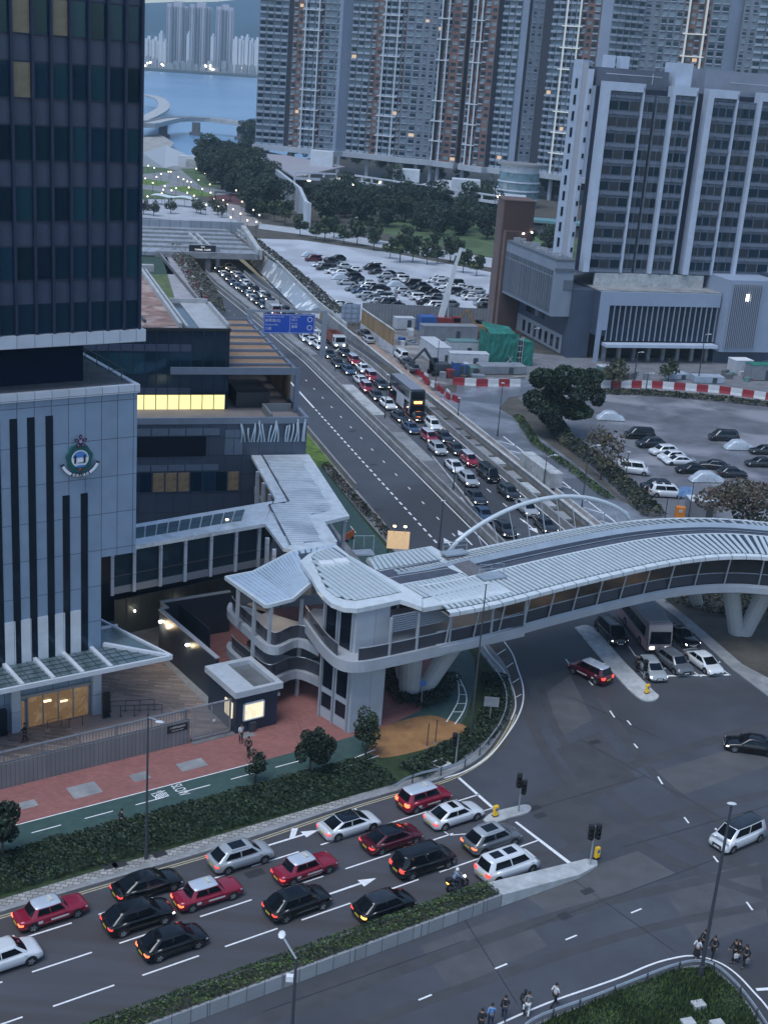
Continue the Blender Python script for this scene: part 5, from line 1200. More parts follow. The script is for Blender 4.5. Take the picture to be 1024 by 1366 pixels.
def make_car(kind, paint, label, loc, rotz, group, lights='off', roof=None, far=False, extra=(), cat='car', name='parked_car', scale=1.0):
 t = thing(name, label, cat, loc, rotz, group); L, W, Ht, bz, hz_, tz, wb, wt, rt, rb, cl = KIND[kind]
 if scale != 1.0: t.scale = (scale,)*3
 pm_ = PC[paint]; rm = roof or pm_
 b = put(('b', kind), lambda: body_shape(kind), 'body', pm_, t)
 c = put(('c', kind), lambda: simple_cabin(kind), 'cabin', pm_, t)
 c.material_slots[1].link = 'OBJECT'; c.material_slots[1].material = rm
 hm = (lamp('far headlamp glow', (1, .9, .72), 15) if far else head_on) if lights in ('head', 'both') else head_off; tm = {'tail': tail_on, 'brake': tail_br, 'both': tail_on, 'amber': tail_on}.get(lights, tail_off)
 for s_ in (1, -1):
  put(('l', kind, 1, s_), lambda: lights_shape(kind, True, s_), 'headlight', hm, t)
  put(('l', kind, 0, s_), lambda: lights_shape(kind, False, s_), 'tail_light', amber_on if (lights == 'amber' and s_ == -1) else tm, t)
 if far:
  put(('fg', kind), lambda: far_glass(kind), 'glazing', None, t); [put(('fw', kind, i), lambda: far_wheels(kind, i), 'wheel', None, t) for i in range(4)]; return t
 for wn, nm in (('windscreen', 'windscreen'), ('rear', 'rear_window'), ('lf', 'side_window'), ('lr', 'side_window'), ('rf', 'side_window'), ('rr', 'side_window')): put(('g', kind, wn), lambda wn=wn: cab_face(kind, wn), nm, None, t)
 [put(('a', kind, i), lambda: arch_shape(kind, i), 'arch_lining', None, t) for i in range(4)]
 for x in (L*.5-.85, -L*.5+.88):
  for s_ in (1, -1):
   w_ = put('wheel', wheel_shape, 'wheel', None, t, (x, s_*(W/2-.10), .33)); put('rim', rim_shape, 'rim', None, w_)
 def mir(): m = MB(); m.ball((0, 0, 0), .09, .12, .08, 8, 4); return m.build('m', P_BLACK)
 for s_ in (1, -1): put('mirror', mir, 'wing_mirror', pm_, t, (wb-.35, s_*(W/2+.06), bz+.05))
 def pl_(): m = MB(); m.box(-.01, -.26, -.06, .01, .26, .06); return m.build('p', plate_w)
 put('plate', pl_, 'number_plate', plate_y, t, (-L/2-.02, 0, tz-.38)); put('plate', pl_, 'number_plate', plate_w, t, (L/2+.015, 0, .42))
 def gr(): m = MB(); m.box(L/2-.04, -.42, .34, L/2+.012, .42, hz_-.32); return m.build('g', trim_m)
 put(('gr', kind), gr, 'grille', None, t)
 for e in extra:
  if e == 'sunroof': mm = MB(); mm.box(rt+.45, -.42, Ht-.01, wt-.35, .42, Ht+.02); mm.build('sunroof', car_glass, t)
  if e == 'twinroof':
   for a, b_ in ((rt+.4, rt+1.25), (wt-1.35, wt-.5)): mm = MB(); mm.box(a, -.36, Ht-.01, b_, .36, Ht+.02); mm.build('sunroof', car_glass, t)
  if e == 'rails':
   for s_ in (1, -1): mm = MB(); mm.tube([(rt+.3, s_*W*.33, Ht-.02), (rt+.4, s_*W*.33, Ht+.04), (wt-.4, s_*W*.33, Ht+.04), (wt-.3, s_*W*.33, Ht-.02)], .02, 5); mm.build('roof_rail', steel, t)
  if e == 'taxi':
   mm = MB(); mm.box(-.42, -.09, Ht, -.12, .09, Ht+.12) if False else mm.box(-.15, -.28, Ht-.01, .05, .28, Ht+.12); mm.build('taxi_sign', mat('taxi sign', (.5, .5, .45), .5), t)
   for s_ in (1, -1):
    mm = MB(); mm.box(-.3, -.004, .5, .9, .004, .62); o = mm.build('door_lettering_strip', plate_w, t, loc=(0, s_*(W/2+.004), 0)); mm = MB(); mm.box(-1.15, -.004, .5, -.85, .004, .68); mm.build('door_crest', plate_w, t, loc=(0, s_*(W/2+.004), 0))
  if e == 'chrome':
   for s_ in (1, -1): mm = MB(); mm.box(rb+.5, -.006, bz-.07, wb-.2, .006, bz-.04); mm.build('chrome_trim', rim_m, t, loc=(0, s_*(W/2*.975), 0))
 return t
EA = R(AN)
QG = 'cars waiting at the lights on the near road'
near = [('taxi', 'red', 68, 1210, 'brake', 'red taxi with a pale roof beside the stone kerb, rearmost of the queue', P_TROOF, ('taxi',)),
 ('taxi', 'red', 277, 1186, 'brake', 'red taxi with a pale roof between the black saloon and the silver crossover', P_TROOF, ('taxi',)),
 ('taxi', 'red', 407, 1152, 'tail', 'red taxi with a pale roof in the middle lane behind the dark red coupe', P_TROOF, ('taxi',)),
 ('sedan', 'black', 197, 1174, 'tail', 'black saloon with a chrome window line against the stone kerb', None, ('chrome',)),
 ('suv', 'black', 185, 1217, 'both', 'black boxy crossover with white headlights just below the chrome lined saloon', P_BLACK, ()),
 ('hatch', 'black', 231, 1250, 'brake', 'black hatchback with a bright orange red brake light, lowest of the left group', None, ()),
 ('suv', 'white', 4, 1272, 'off', 'white car cut off by the left edge of the photo', None, ()),
 ('suv', 'silver', 321, 1137, 'tail', 'silver grey crossover with a glass roof beside the kerb behind the white fastback', P_SILVER, ('sunroof', 'rails')),
 ('coupe', 'white', 466, 1094, 'tail', 'white fastback with an all black glass roof in the kerb lane', mat('black glass roof', (.01, .012, .016), .08, spec=.8), ()),
 ('coupe', 'maroon', 523, 1112, 'tail', 'dark red sporty saloon with a black glass roof', mat('black glass roof', (.01, .012, .016), .08), ('chrome',)),
 ('cab', 'red', 566, 1060, 'brake', 'tall red taxi with a pale roof first in the kerb lane by the guard rail', P_TROOF, ('taxi',)),
 ('sedan', 'white', 606, 1081, 'tail', 'white saloon with a dark sunroof stopped behind the small traffic island', None, ('sunroof',)),
 ('suv', 'grey', 656, 1114, 'brake', 'grey crossover with silver roof rails and red tail lights at the stop line', P_SILVER, ('sunroof', 'rails')),
 ('mpv', 'white', 677, 1150, 'tail', 'white people carrier with two dark roof panels at the stop line', None, ('twinroof',)),
 ('mpv', 'black', 565, 1144, 'tail', 'black people carrier in the third lane behind the grey crossover', None, ()),
 ('suv', 'black', 397, 1199, 'tail', 'black sloping crossover with a dark roof below the middle lane taxi', None, ('sunroof',)),
 ('hatch', 'black', 513, 1202, 'amber', 'black hatchback with an amber rear indicator beside the hedge', P_DGREY, ())]
for i, (k, p, x, y, li, lb_, rf, ex) in enumerate(near):
 s_ = G(x, y+2, .75)
 make_car(k, p, lb_, (s_[0], s_[1], 0.006), EA+R(random.Random(i).uniform(-1.5, 1.5)), QG, li, rf, False, ex, 'taxi' if 'taxi' in ex else 'car', 'taxi' if 'taxi' in ex else 'waiting_car')
# other moving cars of the junction
JG = 'cars crossing the junction'
for k, p, x, y, an, li, lb_, rf, ex in [
  ('mpv', 'white', 984, 1110, 180+52-0, 'off', 'white people carrier with a dark roof crossing alone on the right of the junction', P_DGREY, ()),
  ('sedan', 'black', 1003, 989, 172, 'head', 'black saloon entering the junction at the right edge', None, ()),
  ('cab', 'maroon', 787, 892, 118, 'tail', 'dark red taxi with a silver roof driving under the footbridge', P_TROOF, ('taxi',))]:
 s_ = G(x, y+2, .75); an = an if an != 232 else AN+180+2
 if k == 'cab': an = 133
 make_car(k, p, lb_, (s_[0], s_[1], 0.006), R(an), JG, li, rf, False, ex, 'taxi' if 'taxi' in ex else 'car', 'taxi' if 'taxi' in ex else 'moving_car')
TG = 'vehicles waiting under the footbridge'
for k, p, x, y, li, lb_, ex in [
  ('hatch', 'silver', 868, 889, 'head', 'silver white car at the stop line right of the long traffic island', ('rails',)),
  ('suv', 'grey', 898, 881, 'off', 'dark grey crossover in the middle of the stop line beyond the bridge', ()),
  ('coupe', 'white', 938, 880, 'off', 'white car with a black windscreen at the right end of the stop line', ()),
  ('sedan', 'black', 908, 845, 'head', 'black saloon half under the bridge beside the coach', ()),
  ('mpv', 'black', 815, 842, 'head', 'black people carrier with bright headlights under the bridge, left of the coach', ())]:
 s_ = G(x, y, .75); make_car(k, p, lb_, (s_[0], s_[1], 0.006), R({868: -76, 815: -74}.get(x, -66)), TG, li, None, False, ex, 'car', 'waiting_car')
# highway queue, facing the camera
HA = R(108-180)
def on_hw(s, d, dz=0.015): x, y = HW(s, d); return (x, y, zroad(s)+dz)
fixed = {}
nearq = [('coupe', 'white', 606, 620, 'white car in the left queue lane nearest the raised median end'), ('suv', 'silver', 624, 638, 'silver crossover just in front of the white car by the median end'), ('sedan', 'dark', 634, 661, 'dark saloon with bright headlights beside the tapering median kerb'),
 ('sedan', 'blue', 645, 684, 'dark blue saloon seen through the left foot of the arch'), ('sedan', 'dark', 673, 703, 'dark saloon nearest the footbridge in the left queue lane'),
 ('cab', 'red', 625, 612, 'red taxi with a white roof in front of the black van'), ('van', 'black', 651, 632, 'black van in the right queue lane behind a dark saloon'), ('suv', 'dark', 678, 655, 'dark crossover with four bright front lamps beyond the arch'),
 ('suv', 'silver', 702, 677, 'pale fronted crossover seen under the crown of the arch'), ('sedan', 'dark', 727, 698, 'dark saloon nearest the footbridge in the right queue lane'),
 ('suv', 'silver', 583, 597, 'silver crossover with a light roof in the left lane beside the dark saloon'), ('sedan', 'dark', 608, 597, 'dark saloon in the right lane behind the white roofed red taxi'), ('cab', 'red', 572, 582, 'red taxi with a white roof two cars ahead of the bus on the left'),
 ('sedan', 'dark', 592, 581, 'dark saloon right of the small red taxi in the queue'), ('sedan', 'blue', 548, 569, 'blue grey saloon alone beside the dark median panel'), ('cab', 'white', 577, 566, 'white roofed car right behind the saloon pair in front of the bus'),
 ('sedan', 'dark', 533, 554, 'dark saloon beside the front corner of the double decker bus'), ('sedan', 'black', 558, 554, 'black saloon directly in front of the double decker bus'), ('suv', 'white', 517, 538, 'white crossover left of the double decker bus'),
 ('sedan', 'dark', 502, 526, 'dark saloon left of the back of the double decker bus'), ('cab', 'red', 488.8, 516, 'pale red taxi with a white roof at the start of the raised median'), ('sedan', 'dark', 508, 511, 'dark green black saloon directly behind the double decker bus'),
 ('coupe', 'white', 481.5, 506, 'white saloon left of the second red taxi behind the bus'), ('cab', 'red', 494.7, 501, 'red taxi with a pale roof two cars behind the bus'), ('coupe', 'white', 484.4, 490, 'white saloon three places behind the bus'),
 ('sedan', 'blue', 464.6, 492, 'blue saloon by the lamp post in the left lane'), ('cab', 'red', 472, 480, 'red and white taxi in front of the dark crossover by the gantry'), ('sedan', 'dark', 451, 483, 'dark saloon just left of the right gantry post foot'),
 ('suv', 'dark', 460, 470, 'dark crossover in front of the tipper truck'), ('sedan', 'dark', 439, 471, 'dark saloon behind the right gantry post'), ('suv', 'white', 426, 460, 'white crossover partly hidden by the right gantry post'),
 ('sedan', 'white', 415.7, 454, 'white saloon under the right end of the blue sign'), ('coupe', 'white', 407, 449, 'white car under the middle of the blue sign'), ('cab', 'white', 428, 449, 'white roofed car beside the gantry post under the blue sign')]
HGp = 'cars queuing on the highway'
for i, (k, p, x, y, lb_) in enumerate(nearq):
 s, d = HWpx(x, y, .75); make_car(k, p, lb_, on_hw(s, d), HA+R(random.Random(i+40).uniform(-2, 2)), HGp, 'head', P_TROOF if k == 'cab' and p == 'red' else None, i >= 16, ('taxi',) if k == 'cab' and i < 16 else (), 'taxi' if k == 'cab' and p == 'red' else 'car', 'taxi' if k == 'cab' and p == 'red' else 'queuing_car')
rr = random.Random(11)
CN = dict(black='black', white='white', silver='silver', dark='dark grey', red='red', blue='blue', grey='grey')
ordn = ['first', 'second', 'third', 'fourth', 'fifth', 'sixth', 'seventh', 'eighth', 'ninth', 'tenth', 'eleventh', 'twelfth', 'thirteenth', 'fourteenth', 'fifteenth', 'sixteenth', 'seventeenth', 'eighteenth', 'nineteenth', 'twentieth', 'twenty-first', 'twenty-second', 'twenty-third']
for lane, d, s0 in (('left', 6.1, 121), ('right', 9.4, 122)):
 s = s0; k = 0
 while s < 226:
  kind = rr.choice(['sedan', 'sedan', 'suv', 'hatch', 'cab', 'mpv']); col = rr.choice(['black', 'dark', 'dark', 'white', 'silver', 'blue', 'red' if kind == 'cab' else 'grey'])
  make_car(kind, col, '%s car, %s beyond the blue sign in the %s queue lane' % (CN[col], ordn[min(k, 22)], lane), on_hw(s, d+rr.uniform(-.2, .2)), HA, HGp, 'head', None, True, (), 'car', 'queuing_car')
  s += rr.uniform(5.9, 7.2); k += 1
# car parks
def lotcars(items, ox, oy, sc_, group, an0, base, gz=0.02):
 for i, it in enumerate(items):
  x, y, kind, col, lb_ = it[:5]; X, Y = G(ox+x/sc_, oy+y/sc_, .7); an = an0 if len(it) < 6 else it[5]
  make_car(kind, col, lb_, (X, Y, gz), R(an), group, 'off', None, True, (), 'car', base)
colw = {'w': 'white', 'k': 'black', 's': 'silver', 'd': 'dark', 'g': 'grey', 'b': 'blue', 'r': 'maroon'}
cn2_ = {'w': 'white', 'k': 'black', 's': 'silver', 'd': 'dark grey', 'g': 'grey', 'b': 'blue', 'r': 'dark red'}
rows = [('left block', [(70, 178, 'r'), (105, 207, 'w'), (165, 186, 'k'), (205, 208, 'k'), (130, 224, 'd'), (175, 242, 'w'), (250, 243, 'k'), (290, 272, 'k'), (243, 300, 's'), (320, 296, 'k'), (285, 333, 'g'), (360, 322, 'w'), (315, 345, 'b'), (342, 366, 's'), (397, 340, 'k'), (425, 356, 'w'), (372, 382, 'g'), (450, 380, 'd'), (400, 400, 's'), (455, 408, 'd'), (500, 418, 'k'), (215, 412, 'w')]),
 ('middle block', [(378, 224, 'k'), (400, 246, 'd'), (445, 265, 's'), (455, 288, 'g'), (525, 264, 'd'), (547, 283, 'w'), (590, 306, 'k'), (545, 345, 's'), (610, 328, 'k'), (580, 360, 's'), (650, 345, 'k'), (625, 380, 'w'), (695, 352, 'k'), (710, 378, 'g'), (660, 404, 'k'), (705, 422, 'w'), (785, 415, 'g')]),
 ('right block', [(700, 290, 'w'), (745, 303, 's'), (780, 320, 'w'), (850, 322, 'w'), (825, 350, 'd'), (860, 360, 'g'), (925, 345, 's'), (897, 380, 'w'), (960, 408, 's'), (975, 425, 'k'), (985, 385, 'g')])]
ci = 0
for bl, lst in rows:
 cnt = {}
 for (x, y, c_) in sorted(lst+[(x+34, y+(9 if k % 2 else -12), 'wsksgw'[k % 6]) for k, (x, y, c_) in enumerate(lst) if k % 3 != 1 and x < 900 and x+34 < (520 if bl[0] == 'l' else 830 if bl[0] == 'm' else 2000)], key=lambda q: q[1]):
  n_ = cnt.get(c_, 0); cnt[c_] = n_+1
  kind = ['sedan', 'suv', 'mpv', 'hatch', 'coupe'][ci % 5]; X, Y = G(400+x/3.938, 300+y/3.938, .7)
  make_car(kind, colw[c_], '%s %s car from the back, %s of the pale car park' % (ordn[n_], cn2_[c_], bl), (X, Y, .02), R(AH+(180 if ci % 3 else 0)), 'cars in the pale car park', 'off', None, True, (), 'car', 'parked_car'); ci += 1
RG = 'cars in the dark car park on the right'
for x, y, kind, col, an, lb_ in [(522, 700, 'mpv', 'black', 188, 'black people carrier parked nearest the tree in the dark car park'), (565, 733, 'suv', 'dark', 196, 'dark saloon below the black people carrier near the tree'), (617, 763, 'suv', 'white', 202, 'white car at the back of the white trio'), (648, 783, 'hatch', 'white', 202, 'white car in the middle of the white trio'), (676, 800, 'coupe', 'white', 192, 'white low car at the front of the white trio'),
   (725, 833, 'sedan', 'black', 190, 'black saloon left of the large silver car cover'), (815, 818, 'sedan', 'dark', 170, 'dark saloon behind the large silver car cover'), (885, 848, 'hatch', 'dark', 10, 'dark hatchback right of the large silver car cover'), (850, 708, 'mpv', 'dark', 188, 'dark grey people carrier near the low silver car cover'), (995, 808, 'sedan', 'dark', 190, 'dark car at the right edge of the dark car park'),
   (590, 900, 'suv', 'dark', 190, 'dark car hidden behind the white people carrier'), (870, 912, 'sedan', 'grey', 188, 'grey car behind the bushy tree by the bridge'), (1010, 760, 'sedan', 'dark', 190, 'dark car beyond the low silver car cover')]:
 X, Y = G(674+x/2.926, 340+y/2.926, .7); make_car(kind, col, lb_, (X, Y, .02), R(an), RG, 'off', None, True, (), 'car', 'parked_car')
for x, y, kind, lb_, an in [(628, 922, 'mpv', 'white people carrier parked beside the car park entrance', 2), (497, 833, 'van', 'white van parked alone at the bushes', -8)]:
 X, Y = G(674+x/2.926, 340+y/2.926, .8); make_car(kind, 'white', lb_, (X, Y, .02), R(an), RG, 'off', None, False, ('twinroof',) if kind == 'mpv' else (), 'car' if kind == 'mpv' else 'van', 'parked_car' if kind == 'mpv' else 'parked_van')
# car covers: a draped silver sheet with folds
cover_m = mat('silver car cover', (.42, .48, .54), .4, .2, ns=2.5, na=.15, bump=.2)
def cover(label, X, Y, an, L=4.7, Ht=1.45, seed=1, grp='cars under silver covers'):
 m = MB(); rr = random.Random(seed); nx, ny = 26, 12; rows_ = []
 for i in range(nx+1):
  u = i/nx*2-1; row = []
  pz = .82+(.62*max(0, 1-abs((u+.08)/.66)**3.6))*(Ht-.82)/.62; pz *= (1-abs(u)**9*.55)
  for j in range(ny+1):
   v = j/ny*2-1; f_ = max(0, (abs(v)-.55)/.45); z = pz*(1-f_)+.1*f_+.03*math.sin(u*19+v*5+seed)*abs(v); w_ = (1 if v >= 0 else -1)*(.70*min(1, abs(v)/.55)+.22*f_)*(1-abs(u)**8*.15)*(1+.04*math.sin(u*24+seed)*f_)
   row.append((u*L/2*(1-.04*(1-f_)), w_, max(.1, z)))
  rows_.append(row)
 for i in range(nx):
  for j in range(ny): m.face([rows_[i][j], rows_[i+1][j], rows_[i+1][j+1], rows_[i][j+1]])
 for s_ in (0, nx): m.face(rows_[s_])
 t = thing('covered_car', label, 'covered car', (X, Y, .02), R(an), grp); o = m.build('car_cover', cover_m, t)
 bm = bmesh.new(); bm.from_mesh(o.data); bmesh.ops.remove_doubles(bm, verts=bm.verts, dist=.002); bmesh.ops.recalc_face_normals(bm, faces=bm.faces); bm.to_mesh(o.data); bm.free(); o.data.polygons.foreach_set('use_smooth', [True]*len(o.data.polygons)); return t
for x, y, an, L_, lb_ in [(410, 628, 5, 4.8, 'silver covered car alone at the back of the dark car park'), (785, 866, 12, 5.2, 'largest silver covered car in the front row of the dark car park'), (912, 742, 8, 4.9, 'low silver covered car beside the dark grey people carrier')]:
 X, Y = G(674+x/2.926, 340+y/2.926, .7); cover(lb_, X, Y, an, L_, 1.5, int(x))
for x, y, lb_ in [(50, 153, 'pale covered car at the far left corner of the pale car park'), (212, 272, 'pale covered car in the left block of the pale car park'), (505, 309, 'pale covered car in the middle block of the pale car park')]:
 X, Y = G(400+x/3.938, 300+y/3.938, .7); cover(lb_, X, Y, AH, 5.0, 1.5, int(x))

# double decker bus
def big_vehicle(name, label, loc, rotz, L, W, Ht, decks, col, lower=None, group=None, front_sign=None, cat='bus'):
 t = thing(name, label, cat, loc, rotz, group); hw = W/2; m = MB()
 P = [(-L/2, .35), (L/2-.05, .35), (L/2, .9), (L/2-.05, Ht*.55), (L/2-.35, Ht-.15), (L/2-.6, Ht), (-L/2+.1, Ht), (-L/2, Ht-.1)]
 i = 0; m.v = [(x, -hw, z) for x, z in P]+[(x, hw, z) for x, z in P]; n = len(P); m.f = [tuple(range(n)), tuple(n+j for j in reversed(range(n)))]+[(j, (j+1) % n, n+(j+1) % n, n+j) for j in range(n)]; m.m = [0]*len(m.f)
 m.build('body', col, t, bevel=.08)
 if lower: mm = MB(); mm.box(-L/2-.01, -hw-.015, .35, L/2-.3, hw+.015, 1.2); mm.build('lower_panel', lower, t)
 mm = MB(); mm.box(-L/2+.2, -hw+.15, Ht, L/2-.9, hw-.15, Ht+.06); mm.build('roof_panel', mat('bus roof grey', (.2, .22, .26), .5), t)
 for dk_ in range(decks):
  z0 = (1.35 if dk_ == 0 else Ht-1.35) if decks > 1 else Ht-1.75; z1 = z0+(.95 if decks > 1 else 1.05)
  for s_ in (-1, 1):
   k = 0; x = -L/2+.5
   while x < L/2-1.6: mm = MB(); mm.box(x, min(s_*hw, s_*(hw+.02)), z0, x+1.5, max(s_*hw, s_*(hw+.02)), z1); mm.build('side_window', car_glass, t); x += 1.58
 z0, z1 = (1.05, Ht*.50) if decks > 1 else (1.15, Ht-.75)
 mm = MB(); mm.face([(L/2+.02, -hw+.15, z0), (L/2+.02, hw-.15, z0), (L/2-.05, hw-.2, z1), (L/2-.05, -hw+.2, z1)]); mm.build('windscreen', car_glass, t)
 if decks > 1: mm = MB(); mm.face([(L/2-.10, -hw+.15, Ht*.66), (L/2-.10, hw-.15, Ht*.66), (L/2-.30, hw-.2, Ht-.2), (L/2-.30, -hw+.2, Ht-.2)]); mm.build('windscreen', car_glass, t)
 if front_sign: mm = MB(); z = Ht*.555; mm.box(L/2-.08, -.65, z-.14, L/2+.03, .65, z+.22); mm.build('destination_sign', front_sign, t)
 for s_ in (-1, 1):
  mm = MB(); mm.box(L/2-.06, min(s_*.55, s_*1.0), .62, L/2+.05, max(s_*.55, s_*1.0), .84); mm.build('headlight', head_on, t)
  for x in (L/2-2.3, -L/2+2.6): w_ = put('wheel', wheel_shape, 'wheel', None, t, (x, s_*(hw-.08), .5), (1.5, 1.2, 1.5)); put('rim', rim_shape, 'rim', None, w_)
  mm = MB(); mm.tube([(L/2-.2, s_*hw, Ht*.5), (L/2+.25, s_*(hw+.2), Ht*.48), (L/2+.25, s_*(hw+.2), Ht*.36)], .05, 5); mm.build('wing_mirror', trim_m, t)
 return t
s, d = HWpx(541, 527, 2.2)
bus = big_vehicle('double_decker_bus', 'dark and white double decker bus with an orange lit destination sign', on_hw(s, 9.55), HA, 12.0, 2.5, 4.4, 2, P_DGREY, P_MAROON, None, lamp('orange sign', (1, .28, .05), 5), 'bus')
mm = MB(); mm.box(-4.4, -1.285, 2.35, 5.4, -1.27, 2.75); mm.box(-1.5, -1.285, .6, 2.6, -1.268, 2.35); mm.build('side_advert', mat('bus side panel', (.42, .46, .52), .4), bus); mm = MB(); mm.box(5.2, -1.29, .5, 5.45, -1.27, 4.2); mm.build('corner_trim', P_WHITE, bus)
X, Y = G(866, 832, 1.8); big_vehicle('coach', 'pinkish grey touring coach with a large dark windscreen under the bridge', (X-.3, Y+1.2, .006), R(-80), 9.5, 2.5, 3.2, 1, mat('coach paint', (.22, .2, .22), .3, coat=.4), mat('coach pink panel', (.4, .24, .25), .35), None, None, 'coach')
# tipper truck and pale truck in the queue
def truck(name, label, loc, rotz, cabc, bedc, L=7.5):
 t = thing(name, label, 'truck', loc, rotz); m = MB(); m.box(L/2-1.9, -1.15, .7, L/2, 1.15, 2.75); m.build('cab', cabc, t, bevel=.12)
 m = MB(); m.face([(L/2+.02, -1, 1.55), (L/2+.02, 1, 1.55), (L/2+.02, .95, 2.5), (L/2+.02, -.95, 2.5)]); m.build('windscreen', car_glass, t)
 for s_ in (-1, 1):
  m = MB(); m.box(L/2-1.3, min(s_*1.15, s_*1.17), 1.6, L/2-.4, max(s_*1.15, s_*1.17), 2.4); m.build('side_window', car_glass, t)
  m = MB(); m.box(L/2-.02, min(s_*.6, s_*1.0), .85, L/2+.05, max(s_*.6, s_*1.0), 1.1); m.build('headlight', head_on, t)
  for x in (L/2-1.1, -L/2+1.2, -L/2+2.5): w_ = put('wheel', wheel_shape, 'wheel', None, t, (x, s_*1.0, .48), (1.45, 1.2, 1.45)); put('rim', rim_shape, 'rim', None, w_)
 m = MB(); m.box(-L/2, -.5, .7, L/2-.5, .5, 1.0); m.build('chassis', steel_d, t)
 m = MB(); a, b = -L/2, L/2-2.1
 m.box(a, -1.2, 1.0, b, 1.2, 1.15); m.box(a, -1.22, 1.15, b, -1.12, 2.6); m.box(a, 1.12, 1.15, b, 1.22, 2.6); m.box(a, -1.12, 1.15, a+.1, 1.12, 2.5); m.box(b-.1, -1.12, 1.15, b, 1.12, 2.9)
 for k in range(6): x = a+.4+k*(b-a-.6)/5; m.box(x, -1.28, 1.1, x+.1, -1.22, 2.6); m.box(x, 1.22, 1.1, x+.1, 1.28, 2.6)
 m.build('tipper_body', bedc, t); return t
s, d = HWpx(447, 452, 1.4); truck('tipper_truck', 'tipper truck with a white cab and rusty red body right of the gantry post', on_hw(s, d), HA, P_WHITE, mat('rusty red steel', (.2, .07, .05), .7, ns=1, na=.3), 8)
s, d = HWpx(365, 411, 1.4); truck('box_truck', 'white cabbed lorry in the queue just before the blue sign', on_hw(s, d), HA, P_WHITE, mat('pale steel', (.4, .42, .45), .5, ns=1, na=.2), 7)
# motorcycle (the rider is added with the people)
def motorcycle(label, loc, rotz):
 t = thing('motorcycle', label, 'motorcycle', loc, rotz)
 for x in (-.65, .68): w_ = put('wheel', wheel_shape, 'wheel', None, t, (x, 0, .31), (.95, .6, .95)); put('rim', rim_shape, 'rim', None, w_)
 m = MB(); m.tube([(.68, .1, .31), (.45, .1, .95)], .03, 6); m.tube([(.68, -.1, .31), (.45, -.1, .95)], .03, 6); m.build('fork', steel, t)
 m = MB(); m.ball((.15, 0, .72), .32, .17, .18, 10, 6); m.build('tank', P_BLACK, t, smooth=True)
 m = MB(); m.ball((.0, 0, .42), .28, .18, .18, 8, 5); m.tube([(-.1, -.18, .3), (-.8, -.2, .38)], .05, 7); m.build('engine', steel_d, t)
 m = MB(); m.ball((-.4, 0, .80), .42, .16, .08, 10, 5); m.build('seat', trim_m, t, smooth=True)
 m = MB(); m.tube([(.42, -.36, 1.02), (.46, 0, .97), (.42, .36, 1.02)], .02, 6); m.build('handlebar', steel, t)
 m = MB(); m.ball((.6, 0, .85), .08, .1, .1); m.build('headlight', head_on, t); m = MB(); m.box(-.92, -.1, .72, -.86, .1, .8); m.build('tail_light', amber_on, t)
 m = MB(); m.box(-.98, -.2, .85, -.6, .2, 1.12); m.build('top_box', trim_m, t, bevel=.04); return t
mx_, my_ = G(610, 1176, .6); motorcycle('black motorcycle beside the hedge behind the white people carrier', (mx_, my_, .006), EA)
# ------------------------------------------------------------------ hotel block (18 degree grid)
HB = G(790, 482); hot = thing('hotel_block', 'grey blue slab block with white framed window bays on a broad podium', 'building', (*HB, 0), R(AH))
def HV(x, y, off=0.0): # facade coordinates of a pixel on the front plane set back by off
 p = (HB[0]-math.sin(R(AH))*off, HB[1]+math.cos(R(AH))*off); return V(x, y, p, AH)
hb1 = mat('hotel grey blue wall', (.22, .25, .31), .6, ns=.3, na=.12); hb_d = mat('hotel dark recess', (.012, .02, .04), .6, ns=.3, na=.2); hb_w = mat('hotel white frame', (.42, .49, .6), .5, ns=.4, na=.1); hb_m = panelmat('hotel window wall', (.12, .15, .2), 1.7, 1.6, 'xz', (.06, .07, .09), .06, .6, 0, .15); podl = mat('podium pale blue render', (.26, .32, .42), .6, ns=.15, na=.08); pod_d = mat('podium dark cladding', (.05, .07, .11), .5, ns=.3, na=.15)
hg = [glassmat('hotel window glass', (.008, .015, .025), .25), mat('hotel curtain glass', (.02, .028, .04), .3, ns=.5, na=.3)]
zt, zp = HV(860, 112)[1], HV(860, 378)[1]
xL = HV(766, 300, 2)[0]
TO = 7.0     # tower stands back of the podium front
def hx(px, y): return HV(px, y, TO)[0]
ztt = HV(860, 112, TO)[1]; zb = 17.0
x0 = hx(797, 112); x1 = x0+75
m = MB(); m.prism([(x0, TO+.6), (x1, TO+.6), (x1, TO+20), (x0+10.5, TO+20)], zb, ztt-1.0); m.build('tower_wall', hb_d, hot)
